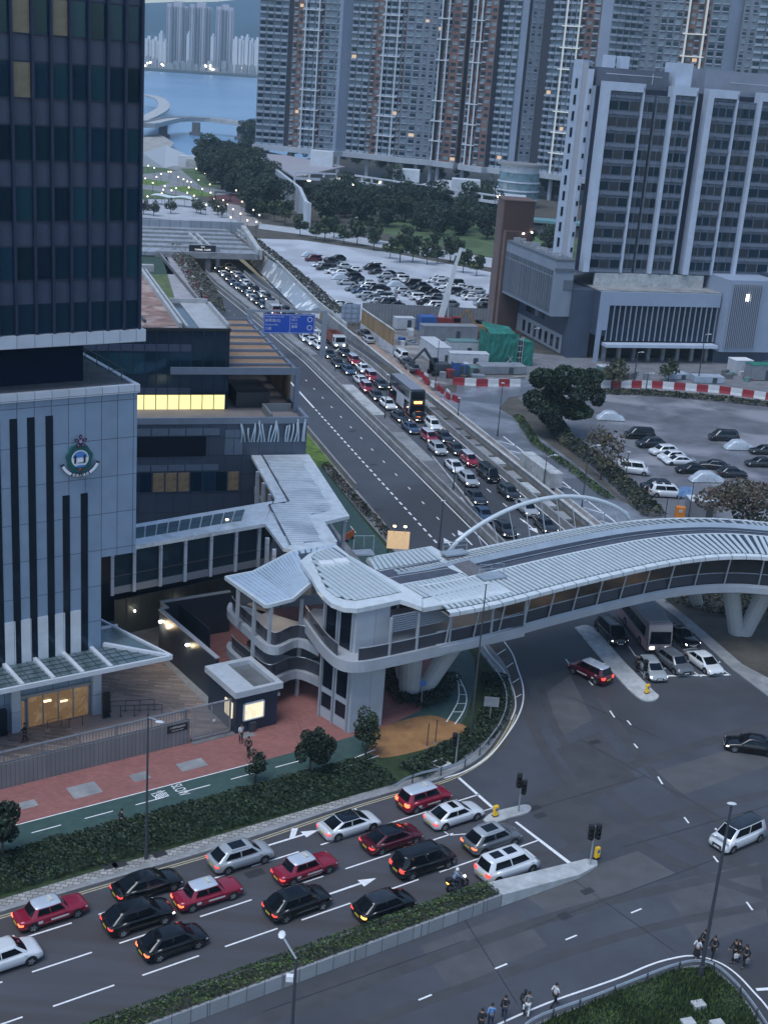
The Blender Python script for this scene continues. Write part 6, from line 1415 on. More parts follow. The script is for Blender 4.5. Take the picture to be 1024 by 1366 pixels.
# bays: (left px of white frame, right px of white line) at the top row, converted to metres
bays = [(802, 856), (893, 927), (941, 982), (1010, 1062), (1095, 1130)]
fl_h = 3.05; nfl = int((ztt-2-zb)/fl_h)
wr = []
for bi, (a, b) in enumerate(bays):
 u0, u1 = hx(a, 118), hx(b, 118); wl = 1.3 if bi in (0, 2, 4) else .7
 m = MB(); m.box(u0, TO-1.5, zb, u0+wl, TO+.6, ztt); m.box(u1-.35, TO-1.5, zb, u1, TO+.6, ztt-.6); m.box(u0+wl, TO-1.5, ztt-1.6, u1, TO+.6, ztt); m.build('white_frame', hb_w, hot)
 m = MB(); m.box(u0+wl, TO-.9, zb, u1-.45, TO+.59, ztt-1.6); m.build('window_bay', hb_m, hot)
 ur = u1+3.6 if bi in (0, 1, 2, 3) else u1+2
 if bi in (0, 2, 3): m = MB(); m.box(u1+.02, TO-.6, zb, u1+2.6, TO+.59, ztt-2.0); m.build('window_bay', hb_m, hot)
 if bi in (1, 3): m = MB(); m.box(u0-2.8, TO-.6, zb, u0-.02, TO+.59, ztt-2.0); m.build('window_bay', hb_m, hot)
 n_ = 3; wdt = (u1-.45-u0-wl)/n_
 for f in range(nfl):
  z0 = zb+.9+f*fl_h
  for k in range(n_): wr.append((u0+wl+k*wdt+.15, z0, u0+wl+(k+1)*wdt-.15, z0+1.6, TO-.93))
  if bi in (0, 2, 3):
   for k in range(2): wr.append((u1+.2+k*1.25, z0, u1+.2+k*1.25+1.05, z0+1.75, TO-.63))
  if bi in (1, 3):
   for k in range(2): wr.append((u0-2.6+k*1.25, z0, u0-2.6+k*1.25+1.05, z0+1.75, TO-.63))
wr.sort(key=lambda r: r[0]); panes(hot, 'window', wr, hg, lim=100)
m = MB()
for bi, (a, b) in enumerate(bays):
 u0, u1 = hx(a, 118), hx(b, 118)
 for f in range(nfl+1): z0 = zb+f*fl_h; m.box(u0+.9, TO-1.15, z0, u1-.45, TO-.92, z0+.55); m.box(u0+2.4, TO-1.45, z0+.15, u0+3.0, TO-.9, z0+.5)
tag(m.build('sill_ledges', mat('hotel sill', (.13, .16, .21), .6), hot), kind='stuff')
# white end wall at the left with small windows
u0, u1 = hx(781, 86), hx(812, 90)
m = MB(); m.prism([(x0-4.0, TO+3), (x0-2.2, TO+3), (x0+4, TO+12), (x0-2.8, TO+6)], zb, ztt+3.6); m.build('end_wall', hb_w, hot)
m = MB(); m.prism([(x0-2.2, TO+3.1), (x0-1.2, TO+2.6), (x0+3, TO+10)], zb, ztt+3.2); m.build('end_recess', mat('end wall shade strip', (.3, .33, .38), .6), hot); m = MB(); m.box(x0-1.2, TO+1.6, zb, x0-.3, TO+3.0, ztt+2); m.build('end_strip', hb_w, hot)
rects = [(x0-3.4, zb+1.2+f*fl_h, x0-2.9, zb+3.0+f*fl_h, TO+2.98) for f in range(nfl+1)]; panes(hot, 'window', rects, slit_m)
rects = [(x0-.95, zb+.4+f*fl_h, x0-.5, zb+1.3+f*fl_h, TO+1.58) for f in range(nfl+1)]; panes(hot, 'window', rects, slit_m)
m = MB(); m.box(x0+.5, TO+2, ztt-1, x0+16, TO+15, ztt+2.5); m.build('plant_room', mat('plant room grey', (.1, .12, .16), .6, ns=.3, na=.2), hot)
m = MB(); m.box(x0+17, TO+1, ztt-1, x0+20.5, TO+6, ztt+4.4); m.build('roof_box', hb_w, hot)
for a in (8, 11.2): m = MB(); m.box(x0+a, TO+14, ztt+2.5, x0+a+1.9, TO+16, ztt+5); m.build('roof_box', hb_w, hot)
m = MB(); m.box(x0+24, TO+2, ztt-1, x0+75, TO+16, ztt+3.6); m.build('plant_room', hb1, hot)
m = MB(); m.tube([(x0+2, TO+1, ztt+1.4), (x0+14, TO+1, ztt+1.4)], .1, 5); m.tube([(x0+12, TO+1, ztt), (x0+12, TO+1, ztt+2)], .12, 5); m.tube([(x0+29, TO+1, ztt+1.4), (x0+38, TO+1, ztt+1.4)], .1, 5); m.build('roof_pipe', steel, hot)
# podium
pt = HV(860, 384)[1]
xr = HV(960, 400)[0]
m = MB(); m.box(0, .2, 5.2, xr, 30, pt-1.1); m.build('podium_block', pod_d, hot)
m = MB(); a1, b1 = HV(806, 462), HV(812, 407); wx0 = b1[0]; wz1 = b1[1]; m.box(0, -.3, wz1, xr, .2, pt-.9); m.box(0, -.3, -.1, HV(797, 470)[0], .2, wz1); m.box(HV(797, 470)[0], -.3, HV(800, 440)[1], wx0, .2, wz1); m.build('pale_front', podl, hot)
m = MB(); m.box(0, .5, pt-1.05, xr+2, 22, pt-.8); m.build('podium_roof', concrete, hot)
m = MB(); m.box(1.0, 5.9, pt-.8, xr-1, 6.3, pt+1.8); m.build('terrace_wall', concrete_l, hot)
wz0 = HV(860, 455)[1]; m = MB(); m.box(wx0, .05, wz0, xr-.4, .19, wz1); m.build('glass_front', mat('podium glazing', (.02, .03, .045), .15, ns=.4, na=.4, spec=.7), hot)
m = MB()
n_ = 20
for k in range(n_+1): x = wx0+(xr-.4-wx0)*k/n_; m.box(x-.08, -.25, wz0, x+.08, .05, wz1)
m.build('louvre_fin', mat('grey fin', (.26, .3, .37), .5), hot)
m = MB(); m.box(wx0-.6, -2.4, wz0-.9, xr-.3, .1, wz0-.3); m.build('entrance_canopy', hb_w, hot)
m = MB(); 
for k in range(8): x = wx0+.6+k*(xr-wx0-1.5)/7; m.box(x-.35, .6, 0, x+.35, 1.3, wz0-.9)
m.build('column', concrete, hot)
m = MB(); m.box(wx0-2, 6, 0, xr, 6.3, 5.2); m.build('lobby_back', mat('dark lobby', (.03, .028, .026), .7, ns=.5, na=.5), hot)
# right wing with vertical fins
xa, xb = HV(962, 400)[0], HV(1010, 400)[0]
m = MB(); m.box(xa, -2.0, 2.6, xb+3.4, 28, pt+2.3); m.build('right_wing', podl, hot)
m = MB(); m.box(xa+.8, -2.1, 3.6, xb-.9, -1.95, pt+1.4); m.build('wing_glazing', pod_d, hot)
m = MB()
for k in range(16): x = xa+.8+(xb-1.7-xa)*k/15; m.box(x-.07, -2.5, 3.6, x+.07, -2.1, pt+1.6)
m.build('louvre_fin', MATS['grey fin'], hot)
m = MB(); m.box(xb+3.4, 2, 0, xb+40, 28, pt+3.0); m.box(xa, 0, 0, xb+3.4, 26, 2.6); m.build('podium_block', pod_d, hot)
panes(hot, 'window', [(xb+4.5+k*3, z, xb+6.6+k*3, z+1.6, 1.98) for z in (4, 8, 12) for k in range(5)], hg)
m = MB(); m.box(xb-4.2, -2.15, 13.2, xb-3.5, -2.1, 14.6); m.build('lit_window', white_lit, hot)
# left wing with its projecting box (faces the camera's left)
m = MB(); m.box(-4.5, 3.0, 0, 0, 34, pt-1.2); m.build('left_wing', pod_d, hot)
m = MB(); m.box(-8.5, 4.0, 8.2, -4.5, 32, 19.2); m.build('projecting_box', mat('box grey', (.2, .24, .3), .6, ns=.2, na=.1), hot)
m = MB(); m.box(-8.62, 4.8, 8.9, -8.5, 31, 17.2); m.build('glass_screen', panelmat('box glazing', (.06, .075, .1), 1.2, 8, 'yz', (.2, .23, .28), .1, .3, 0, .3), hot)
m = MB(); m.box(-8.7, 3.8, 17.2, -4.4, 4.0, 17.8); m.box(-8.6, 3.9, 19.2, -4.5, 32, 19.6); m.box(-6.5, 3.9, 13.5, -4.5, 4.0, 15.5); m.build('box_trim', mat('box dark trim', (.1, .12, .15), .6), hot)
m = MB()
rr = random.Random(4)
for k in range(40): m.box(-8+rr.random()*3, 6+k*.6, 19.6, -7.6+rr.random()*3, 6.4+k*.6, 19.7+rr.random()*.8)
m.build('roof_clutter', mat('roof clutter', (.3, .33, .36), .6, ns=1, na=.4), hot)
m = MB(); m.box(-4.62, 6, 0.2, -4.5, 30, 4.0); m.build('side_base', mat('pale base wall', (.3, .32, .35), .6), hot)
panes(hot, 'window', [(7+k*3, .8, 8.4+k*3, 3.2, -4.6) for k in range(7)]+[(16+k*3.4, 5.2, 19+k*3.4, 7.2, -4.48) for k in range(3)], slit_m, axis='y')

# brown tower of the vent building
bt = thing('brown_tower', 'tall plain brown tower between the pale car park and the grey hotel', 'tower', (*G(664, 436), 0), R(6))
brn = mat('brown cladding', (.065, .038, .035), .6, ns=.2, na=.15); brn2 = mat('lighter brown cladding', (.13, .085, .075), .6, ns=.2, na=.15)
H1 = hz(*G(664, 436), 268)
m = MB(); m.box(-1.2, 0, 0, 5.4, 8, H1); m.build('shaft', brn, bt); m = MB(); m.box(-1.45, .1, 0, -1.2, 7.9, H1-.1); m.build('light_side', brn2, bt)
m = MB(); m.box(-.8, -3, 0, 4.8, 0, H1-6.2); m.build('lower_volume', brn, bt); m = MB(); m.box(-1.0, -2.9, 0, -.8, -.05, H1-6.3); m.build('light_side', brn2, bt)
m = MB(); m.box(4.0, -3.05, H1-16, 4.6, -2.98, H1-12); m.build('grille', brn2, bt); m = MB(); m.box(-1.6, -.1, H1, 5.5, 8.1, H1+.25); m.build('capping', brn2, bt)
for a in (2.9, 5.2): m = MB(); m.ball((a, -.3 if a > 4 else -3.1, H1-6.4), .18, .18, .18); m.build('marker_lamp', lamp_w, bt)

# ------------------------------------------------------------------ residential towers
rg = [glassmat('flat window glass', (.012, .025, .04), .15, var=.6), mat('flat pale glass', (.13, .2, .25), .25, ns=.3, na=.4)]
rw = mat('tower grey wall', (.15, .175, .22), .7, ns=.1, na=.1); rbk = mat('tower brown wall', (.16, .09, .076), .7, ns=.1, na=.15); rwh = mat('tower white line', (.5, .55, .6), .5); rdk = mat('tower recess shade', (.03, .035, .05), .8); rgrey = mat('tower balcony', (.27, .325, .4), .6, ns=.2, na=.1); litw = lamp('lit flat window', (1, .72, .45), .35); rpl = mat('tower blank wall', (.22, .27, .36), .7, ns=.08, na=.1)
rlit = mat('floodlit white line', (.7, .72, .68), .5, emit=(1, .98, .85), estr=.05)
FLH = 2.95
def facade_seg(t, A, B, typ, zb, zt, seed, acc):
 """one vertical facade strip of a tower between plan points A and B (local coords)"""
 A = Vector(A); B = Vector(B); d = B-A; L = d.length; d /= L; n = Vector((d.y, -d.x))   # n faces the camera side
 rr = random.Random(seed)
 def P(u, o, z): p = A+d*u+n*o; return (p.x, p.y, z)
 def bx(key, u0, u1, o0, o1, z0, z1):
  mb = acc.setdefault(key, MB()); q = [P(u0, o0, z0), P(u1, o0, z0), P(u1, o1, z0), P(u0, o1, z0), P(u0, o0, z1), P(u1, o0, z1), P(u1, o1, z1), P(u0, o1, z1)]
  i = len(mb.v); mb.v += q
  for f in ((4, 5, 6, 7), (3, 2, 6, 7), (0, 3, 7, 4), (1, 2, 6, 5), (0, 1, 2, 3)): mb.f.append(tuple(i+a for a in f)); mb.m.append(0)
 nf = int((zt-zb)/FLH)
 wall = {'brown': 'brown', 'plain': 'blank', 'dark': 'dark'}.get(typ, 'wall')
 bx(wall, 0, L, -8, 0, zb, zt)  # dark strips lie flush; the shade of a recess is in their colour
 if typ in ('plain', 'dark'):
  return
 nb = max(1, int(round(L/3.2))); w_ = L/nb
 for f in range(nf):
  z = zb+f*FLH
  for b in range(nb):
   u0 = b*w_+w_*.16; u1 = (b+1)*w_-w_*.16
   if typ == 'balcony':
    bx('bal', b*w_+.25, (b+1)*w_-.25, 0, 1.1, z+.0, z+1.0)
    acc.setdefault('win', []).append((P(u0, .06, z+1.0), P(u1, .06, z+2.5), rr.random()))
   elif typ == 'small':
    if rr.random() < .95: acc.setdefault('win', []).append((P(u0+.3, .06, z+1.0), P(u1-.3, .06, z+2.1), rr.random()))
    bx('bal', u0+.3, u1-.3, 0, .35, z+.55, z+.85)
   else:
    acc.setdefault('win', []).append((P(u0, .06, z+.9), P(u1, .06, z+2.3), rr.random()))
    if typ == 'grey': bx('bal', u0-.1, u1+.1, 0, .5, z+.35, z+.8)
    if typ == 'brown' and b % 2 == 0: bx('bal', u0, u1, 0, .6, z+.2, z+.75)
def res_tower(name, label, pts, zb, zt, lines, bands=3, lit_lines=False):
 """pts: list of (px, py, type of the strip that starts here); ends with type None"""
 acc = {}; W = [G(p[0], (192+(p[0]-340)*.1)*.72+p[1]*.28, zb) for p in pts]; ox, oy = W[0]; t = thing(name, label, 'residential tower', (ox, oy, 0), 0, 'residential towers')
 loc = [(a-ox, b-oy) for a, b in W]
 for i in range(len(pts)-1): facade_seg(t, loc[i], loc[i+1], pts[i][2], zb, zt, i*7+len(label), acc)
 # a body behind the strips
 m = MB(); back = [(a+(0), b+22) for a, b in loc]; m.prism([(a, b+3.5) for a, b in loc]+back[::-1], zb, zt-1) ; m.build('core', rw, t)
 for key, mm, nm in (('wall', rw, 'grey_wall'), ('brown', rbk, 'brown_wall'), ('blank', rpl, 'blank_wall'), ('dark', rdk, 'recess')):
  if key in acc: acc[key].build(nm, mm, t, fix=False)
 if 'bal' in acc: tag(acc['bal'].build1('balconies', rgrey, t, fix=False), kind='stuff')
 wn = acc.get('win', []); ws = sorted(wn, key=lambda q: abs(q[0][2]-60))
 vis = ws[:100]; rest = ws[100:]
 def wq(a, b): return [(a[0], a[1], a[2]), (b[0], b[1], a[2]), (b[0], b[1], b[2]), (a[0], a[1], b[2])]
 for a, b, r_ in vis:
  o = MB(); w3 = (b[0]-a[0], b[1]-a[1], b[2]-a[2]); key = ('rw', round(w3[0], 1), round(w3[1], 1), round(w3[2], 1), 2 if r_ > .993 else int(r_*2.2) % 2)
  if key not in WCACHE: o.face(wq((0, 0, 0), w3)); WCACHE[key] = o.build('window', litw if r_ > .993 else rg[key[4]], t, fix=False); q = WCACHE[key]
  else: q = WCACHE[key].copy(); scene.collection.objects.link(q); q.parent = t
  q.location = a
 o = MB()
 for a, b, r_ in rest: o.face(wq(a, b), 2 if r_ > .993 else int(r_*2.2) % 2)
 if rest: tag(o.build1('windows', rg+[litw], t, fix=False), kind='stuff')
 # white vertical lines with cross bars
 m = MB(); lm = rlit if lit_lines else rwh
 def atpx(px):
  for i in range(len(pts)-1):
   if pts[i][0] <= px <= pts[i+1][0]: f = (px-pts[i][0])/(pts[i+1][0]-pts[i][0]); return (loc[i][0]*(1-f)+loc[i+1][0]*f, loc[i][1]*(1-f)+loc[i+1][1]*f)
  return loc[0]
 for ln_ in lines:
  for x in ln_: a = atpx(x); m.box(a[0]-.3, a[1]-2.0, zb-1, a[0]+.3, a[1]-.3, zt)
  z = zb+FLH*3; a, b = atpx(min(ln_)-4), atpx(max(ln_)+4) ; k = 0
  while z < zt:
   if k % 4 != 3: m.beam((a[0], a[1]-1.4, z), (b[0], b[1]-1.4, z), 1.2, .45)
   z += FLH*bands; k += 1
 tag(m.build1('white_grid', lm, t), None)
 # curved transfer slab and legs
 m = MB(); m.prism([(a-1, b-2.4) for a, b in loc]+[(a+1, b+20) for a, b in loc][::-1], zb-2.4, zb); m.build('transfer_slab', mat('pale slab', (.34, .38, .43), .6, ns=.2, na=.1), t)
 for i in range(0, len(loc), 2): a = loc[i]; mm = MB(); mm.tube([(a[0]+1.5, a[1]+1, -1), (a[0]+1.5, a[1]+1, zb-2.4)], .9, 8); mm.build('column', MATS['pale slab'], t)
 return t
ZB = 12.0
res_tower('residential_tower', 'leftmost residential tower with a pale edge beside the bay and two white lines', [(340, 192, 'balcony'), (378, 192, 'dark'), (384, 192, 'brown'), (397, 194, 'balcony'), (420, 196, 'brown'), (424, 197, 'grey'), (447, 198, 'plain')], ZB, 190, [(400, 417)])
res_tower('residential_tower', 'second residential tower from the bay, brown centre with two white lines', [(447, 199, 'plain'), (460, 196, 'balcony'), (486, 198, 'brown'), (500, 200, 'balcony'), (526, 204, 'brown'), (530, 205, 'grey'), (551, 207, 'small'), (570, 208, None)], ZB, 190, [(502, 519)])
res_tower('residential_tower', 'residential tower with a single white line and rounded brown shaft beside the gap', [(570, 208, 'grey'), (576, 208, 'dark'), (580, 210, 'brown'), (607, 214, 'dark'), (613, 212, None)], ZB, 190, [(574, 583)])
res_tower('residential_tower', 'brown rounded residential tower in the middle of the row', [(613, 217, 'brown'), (645, 224, 'dark'), (652, 222, 'balcony'), (676, 226, 'plain'), (684, 226, 'dark'), (688, 225, 'small'), (704, 224, None)], ZB, 190, [(618, 625)])
res_tower('residential_tower', 'residential tower with a brick brown flank and floodlit white lines', [(704, 224, 'dark'), (716, 226, 'balcony'), (731, 230, 'balcony'), (752, 234, 'brown'), (766, 238, 'brown'), (776, 239, 'plain'), (790, 240, 'balcony'), (830, 236, 'small'), (852, 238, None)], ZB, 190, [(732, 749)], 3, True)
res_tower('residential_tower', 'residential tower above the hotel roof with floodlit lines', [(852, 240, 'grey'), (880, 244, 'brown'), (915, 250, 'grey'), (938, 252, 'plain'), (955, 250, None)], ZB, 200, [(886, 908)], 3, True)
res_tower('residential_tower', 'rightmost residential tower, grey, behind the hotel plant room', [(955, 252, 'small'), (975, 254, 'balcony'), (1010, 258, 'grey'), (1040, 262, None)], ZB, 200, [(1005, 1020)])
# ------------------------------------------------------------------ towers across the bay
fw = mat('far tower wall', (.5, .46, .52), .8, ns=.02, na=.1); fw2 = mat('far pale tower', (.75, .75, .78), .8, ns=.02, na=.1); fwin = mat('far tower glazing', (.06, .08, .1), .5)
def far_tower(label, px0, px1, ytop, y, wide=2, m_=fw, ybase=96):
 r0 = px_at(px0, ybase, y); r1 = px_at(px1, ybase, y); w_ = r1[0]-r0[0]; zt_ = px_at((px0+px1)/2, ytop, y)[2]
 t = thing('distant_tower', label, 'tower block', (r0[0], y, 3), 0, 'tower blocks across the bay'); m = MB(); n_ = wide; s_ = w_/n_
 for k in range(n_):
  m.box(k*s_+s_*.04, (k % 2)*6, 0, (k+1)*s_-s_*.04, 30, zt_-3-(k % 2)*4)
 m.box(0, 8, 0, w_, 28, zt_-12); m.box(w_*.3, 10, zt_-12, w_*.7, 24, zt_+3); m.build('wall', m_, t)
 if ytop < 40 or wide >= 4:
  m = MB()
  for k in range(n_*2):
   u = (k+.5)/(n_*2)*w_; m.box(u-s_*.06, -.8, 4, u+s_*.06, .5+((k//2) % 2)*6-.5, zt_-10)
  m.build('window_strip', fwin, t)
 return t
for a, b, y0, wd, m_, lb_ in [(221, 249, 5, 4, fw, 'leftmost of the three huge tower pairs across the bay'), (251, 280, 6, 4, fw, 'middle of the three huge tower pairs across the bay'), (286, 309, 9, 3, fw, 'rightmost of the three huge towers across the bay'),
   (193, 201, 51, 2, fw2, 'low pale tower at the left edge of the far shore'), (202, 210, 52, 2, fw2, 'second low pale tower on the far shore'), (211, 216, 44, 1, fw2, 'thin pale tower left of the three huge towers'), (216, 221, 55, 1, fw2, 'short tower touching the first huge pair'), (248, 251.5, 45, 1, fw2, 'slim pale tower between the first two huge pairs'), (280, 284, 48, 1, fw2, 'slim pale tower between the last two huge towers'),
   (309, 316, 52, 1, fw2, 'pale block right of the third huge tower'), (317, 324, 51, 2, fw2, 'pale tower block right behind the waterfront promenade'), (325, 330, 49, 1, fw2, 'taller pale tower near the right end of the far shore'), (331, 337, 54, 2, fw2, 'pale tower block near the white edge of the near tower'), (338, 344, 53, 1, fw2, 'last pale tower before the near residential tower')]:
 far_tower(lb_, a, b, y0, 3180+(b-a)*3, wd, m_)
rr = random.Random(8); m_lo = mat('waterfront low block', (.3, .31, .33), .8, ns=.05, na=.2)
for k in range(16):
 x = 194+k*9.2; y_ = 3080+k*7; r0 = px_at(x, 90, y_); o = MB(); w_ = rr.uniform(9, 17); h_ = rr.uniform(8, 24); o.box(0, 0, -2, w_, 12, h_); o.box(w_*.3, 2, h_, w_*.6, 8, h_+3)
 t_ = o.build('waterfront_block', m_lo, None, loc=(r0[0], y_, 3)); tag(t_, 'small pale waterfront building, %s from the left across the bay' % ordn[k], 'building', 'waterfront buildings across the bay')
sl_ = thing('waterfront_lamps', 'string of white lamps along the far waterfront', 'lights', (0, 0, 0))
for k in range(18):
 x = rr.choice([rr.uniform(193, 215), rr.uniform(262, 290), rr.uniform(310, 341)]); y_ = 3040; r0 = px_at(x, 93, y_); o = MB(); o.ball((0, 0, 0), 2.0, 2.0, 2.2, 6, 4); o.build('lamp', lamp('far lamp', (1, .92, .75), 4), sl_, loc=(r0[0], y_+(x-190)*1.2, 6+rr.random()*10))
# the long viaduct over the bay
vb = thing('sea_viaduct', 'low concrete viaduct curving over the near side of the bay', 'bridge', (0, 0, 0)); vz = 7.0
vc = smoothline([G(*p, vz) for p in [(150, 158), (190, 166), (215, 162), (240, 158), (290, 160), (345, 168)]], 5)
m = MB(); wallribbon(m, vc, 11, vz-1.6, vz); m.build('deck', concrete_l, vb)
m = MB(); wallribbon(m, offset_line(vc, 5.3), .4, vz, vz+1.1); wallribbon(m, offset_line(vc, -5.3), .4, vz, vz+1.1); m.build('parapet', concrete_l, vb)
for px_, py_ in ((218, 162), (262, 160), (322, 166)):
 X, Y = G(px_, py_, vz); m = MB(); m.prism([(X-4, Y-3), (X+4, Y-3), (X+4, Y+3), (X-4, Y+3)], -3, -1); m.box(X-2.6, Y-1.5, -1, X+2.6, Y+1.5, vz-1.6); m.build('pier', concrete_d, vb)
m = MB(); vc2 = smoothline([G(*p, vz+1) for p in [(186, 160), (205, 152), (219, 142), (214, 132), (200, 127), (186, 125)]], 5); wallribbon(m, vc2, 9, vz-.6, vz+1); m.build('ramp', concrete_l, vb)
# ------------------------------------------------------------------ park structures
cnp = thing('park_canopy', 'long low white canopy in the lamp lit park', 'canopy', (*G(203, 272), 0), R(-6)); a = G(203, 270, 3); b = G(268, 274, 3); L_ = math.hypot(b[0]-a[0], b[1]-a[1])
m = MB()
for k in range(16):
 x0_ = k*L_/16; z = 3.2+.25*math.sin(k*.7); m.face([(x0_, -2.4, z), (x0_+L_/16, -2.4, 3.2+.25*math.sin((k+1)*.7)), (x0_+L_/16, 2.4, 3.4+.25*math.sin((k+1)*.7)), (x0_, 2.4, z+.2)])
m.build('roof', mat('white membrane', (.6, .66, .68), .5), cnp)
for k in range(5): m = MB(); m.tube([(1+k*(L_-2)/4, 0, 0), (1+k*(L_-2)/4, 0, 3.2)], .12, 6); m.build('post', steel, cnp)
vst = thing('waterfront_stand', 'white wedge shaped building at the edge of the bay park', 'building', (*G(190, 222), 0), 0)
m = MB(); A_, B_ = G(190, 222), G(225, 222); w_ = B_[0]-A_[0]; m.v = [(0, 0, 0), (w_, 0, 0), (w_+6, 60, 0), (0, 60, 0), (0, 0, 6), (0, 60, 6)]; m.f = [(0, 1, 4), (1, 2, 5, 4), (2, 3, 5), (0, 4, 5, 3)]; m.m = [0]*4; m.build('wall', mat('pale wall', (.42, .46, .5), .6), vst)
sw = thing('sea_wall', 'white sea wall block closing the creek', 'wall', (*G(238, 222), 0)); m = MB(); a, b = G(225, 222), G(268, 222); m.box(0, 0, 0, b[0]-a[0], 6, 5); m.build('wall', mat('white wall', (.5, .53, .56), .6, ns=.2, na=.1), sw); m = MB(); m.box(4, -3, 0, b[0]-a[0]-3, 0, 4); m.build('lower_wall', concrete_l, sw)
pvn = thing('park_pavilion', 'small open pavilion with a dark frame on the red deck', 'pavilion', (*G(297, 268), 0)); m = MB(); m.box(-3, -2, 3, 3, 2, 3.3); m.build('roof', steel_d, pvn)
for x, y in ((-2.8, -1.8), (2.8, -1.8), (2.8, 1.8), (-2.8, 1.8)): m = MB(); m.box(x-.1, y-.1, 0, x+.1, y+.1, 3); m.build('post', steel_d, pvn)
rdk_ = MB(); rdk_.sheet([G(277, 262), G(318, 258), G(324, 272), G(285, 272)], .06); struct('red_deck', rdk_, mat('dark red deck', (.1, .035, .04), .8))
pw2 = MB(); pw2.sheet([G(297, 270), G(318, 274), G(350, 298), G(338, 302), G(322, 300), G(304, 284)], .05); struct('boardwalk', pw2, mat('boardwalk', (.27, .25, .25), .8, ns=.3, na=.2))
rr = random.Random(21)
lampspots = [(198, 221), (206, 224), (225, 229), (228, 229), (215, 232), (194, 238), (209, 236), (204, 244), (220, 248), (235, 251), (229, 254), (216, 258), (218, 253), (197, 262), (250, 257), (270, 252), (281, 257), (259, 261), (275, 273), (286, 265), (292, 275), (298, 267), (303, 273), (311, 279), (323, 269), (331, 274), (338, 280), (321, 285), (346, 287), (238, 236), (245, 239), (250, 242), (255, 243), (315, 254), (273, 231), (262, 225), (252, 250), (308, 290), (330, 294), (342, 296), (265, 240), (280, 246)]
lproto = None
for i, (x, y) in enumerate(lampspots):
 X, Y = G(x, y, 3.6)
 if lproto is None:
  lproto = thing('park_lamp', 'white globe lamp in the bayside park', 'park lamp', (X, Y, 0), 0, 'white globe lamps in the bayside park'); m = MB(); m.tube([(0, 0, 0), (0, 0, 3.4)], .07, 5); m.build('post', steel_d, lproto); m = MB(); m.ball((0, 0, 3.6), .28, .28, .28, 6, 4); m.build('globe', lamp('park lamp', (1, .86, .6), 2), lproto)
 else: dup(lproto, (X, Y, 0))
# estate podium: pale walls, long lattice wall, lit shops
ep = thing('estate_podium', 'pale podium of the housing estate with a stepped white lattice wall', 'building', (0, 0, 0))
pwm = mat('podium pale wall', (.42, .47, .53), .6, ns=.15, na=.15); 
m = MB(); a = [G(343, 207, 9), G(372, 228, 9), G(400, 250, 9), G(408, 268, 9), G(412, 292, 4)]
wallribbon(m, a, 1.2, 0, 9.0); m.build('side_wall', pwm, ep)
lat = MB(); b_ = [G(345, 200, 9), G(372, 220, 9), G(400, 245, 9)]; 
m = MB(); c1 = [G(393, 236, 8), G(470, 240, 8), G(590, 258, 8), G(660, 268, 8)]; wallribbon(m, c1, 1.0, 7, 8.0); wallribbon(m, c1, .8, 9.6, 10.2)
for i in range(len(c1)-1):
 p, q_ = Vector(c1[i]), Vector(c1[i+1]); n_ = int((q_-p).length/5)
 for k in range(n_): r_ = p.lerp(q_, k/n_); m.obox(r_.x, r_.y, 0 if k % 4 == 0 else 7, 9.8, .8, .8, 0)
m.build('lattice_wall', mat('white lattice', (.5, .54, .6), .6), ep)
m = MB(); m.prism([G(345, 200, 8), G(460, 222, 8), G(393, 236, 8), G(375, 225, 8)], 7.4, 8.0); m.build('deck', mat('estate deck', (.3, .3, .34), .7), ep)
for (x, y, w_, h_) in ((428, 228, 20, 12), (540, 250, 22, 10), (620, 262, 22, 9)): X, Y = G(x, y, 6); m = MB(); m.box(X-w_/4, Y, 0, X+w_/4, Y+8, 6+h_*.7); m.build('white_kiosk', mat('white kiosk', (.5, .55, .6), .6, ns=.3, na=.1), ep)
m = MB(); m.prism([G(520, 266, 2), G(700, 285, 2), G(700, 262, 2), G(590, 250, 2)], 4.5, 5.5); m.build('shop_roof', pwm, ep)
for x, y in ((452, 238), (470, 241), (505, 243), (590, 252), (597, 252), (610, 256), (412, 240), (520, 248), (665, 262), (640, 258), (652, 262), (560, 256), (455, 246), (471, 247), (576, 250)): X, Y = G(x, y, 6); m = MB(); m.ball((X, Y, 6), .9, .9, .55, 7, 4); m.build('flood_lamp', lamp('flood lamp', (1, .85, .6), 7), ep)
cyl_ = thing('round_clubhouse', 'round glass and white clubhouse behind the brown tower', 'building', (*G(690, 278), 0)); R_ = 8.5
for z0, z1, r0, mm, nm in ((0, 14, R_, mat('clubhouse glass', (.12, .2, .24), .2, ns=.3, na=.4), 'glass_drum'), (14, 17, R_*.95, pwm, 'white_drum'), (17, 17.8, R_*1.15, mat('clubhouse roof', (.2, .21, .23), .7), 'roof')):
 m = MB(); m.prism([(r0*math.cos(2*PI*k/28), r0*.8*math.sin(2*PI*k/28)+8) for k in range(28)], z0, z1); m.build(nm, mm, cyl_)
for z in (3, 6.5, 10): m = MB(); m.prism([((R_+.5)*math.cos(2*PI*k/28), (R_+.5)*.8*math.sin(2*PI*k/28)+8) for k in range(28)], z, z+.6); m.build('floor_band', pwm, cyl_)
tl = thing('teal_roofed_stand', 'low pavilion with a long teal roof behind the park lawn', 'building', (*G(705, 312), 0), R(-4)); m = MB(); m.box(0, 0, 4.2, 30, 9, 5); m.build('roof', mat('teal roof', (.12, .26, .29), .5), tl); m = MB(); m.box(.5, 1, 0, 29, 8, 3.2); m.build('wall', mat('dim wall', (.1, .1, .11), .8, ns=.4, na=.4), tl)
for k in range(6): m = MB(); m.box(.3+k*5.7, .2, 0, .7+k*5.7, .6, 4.2); m.build('post', steel, tl)

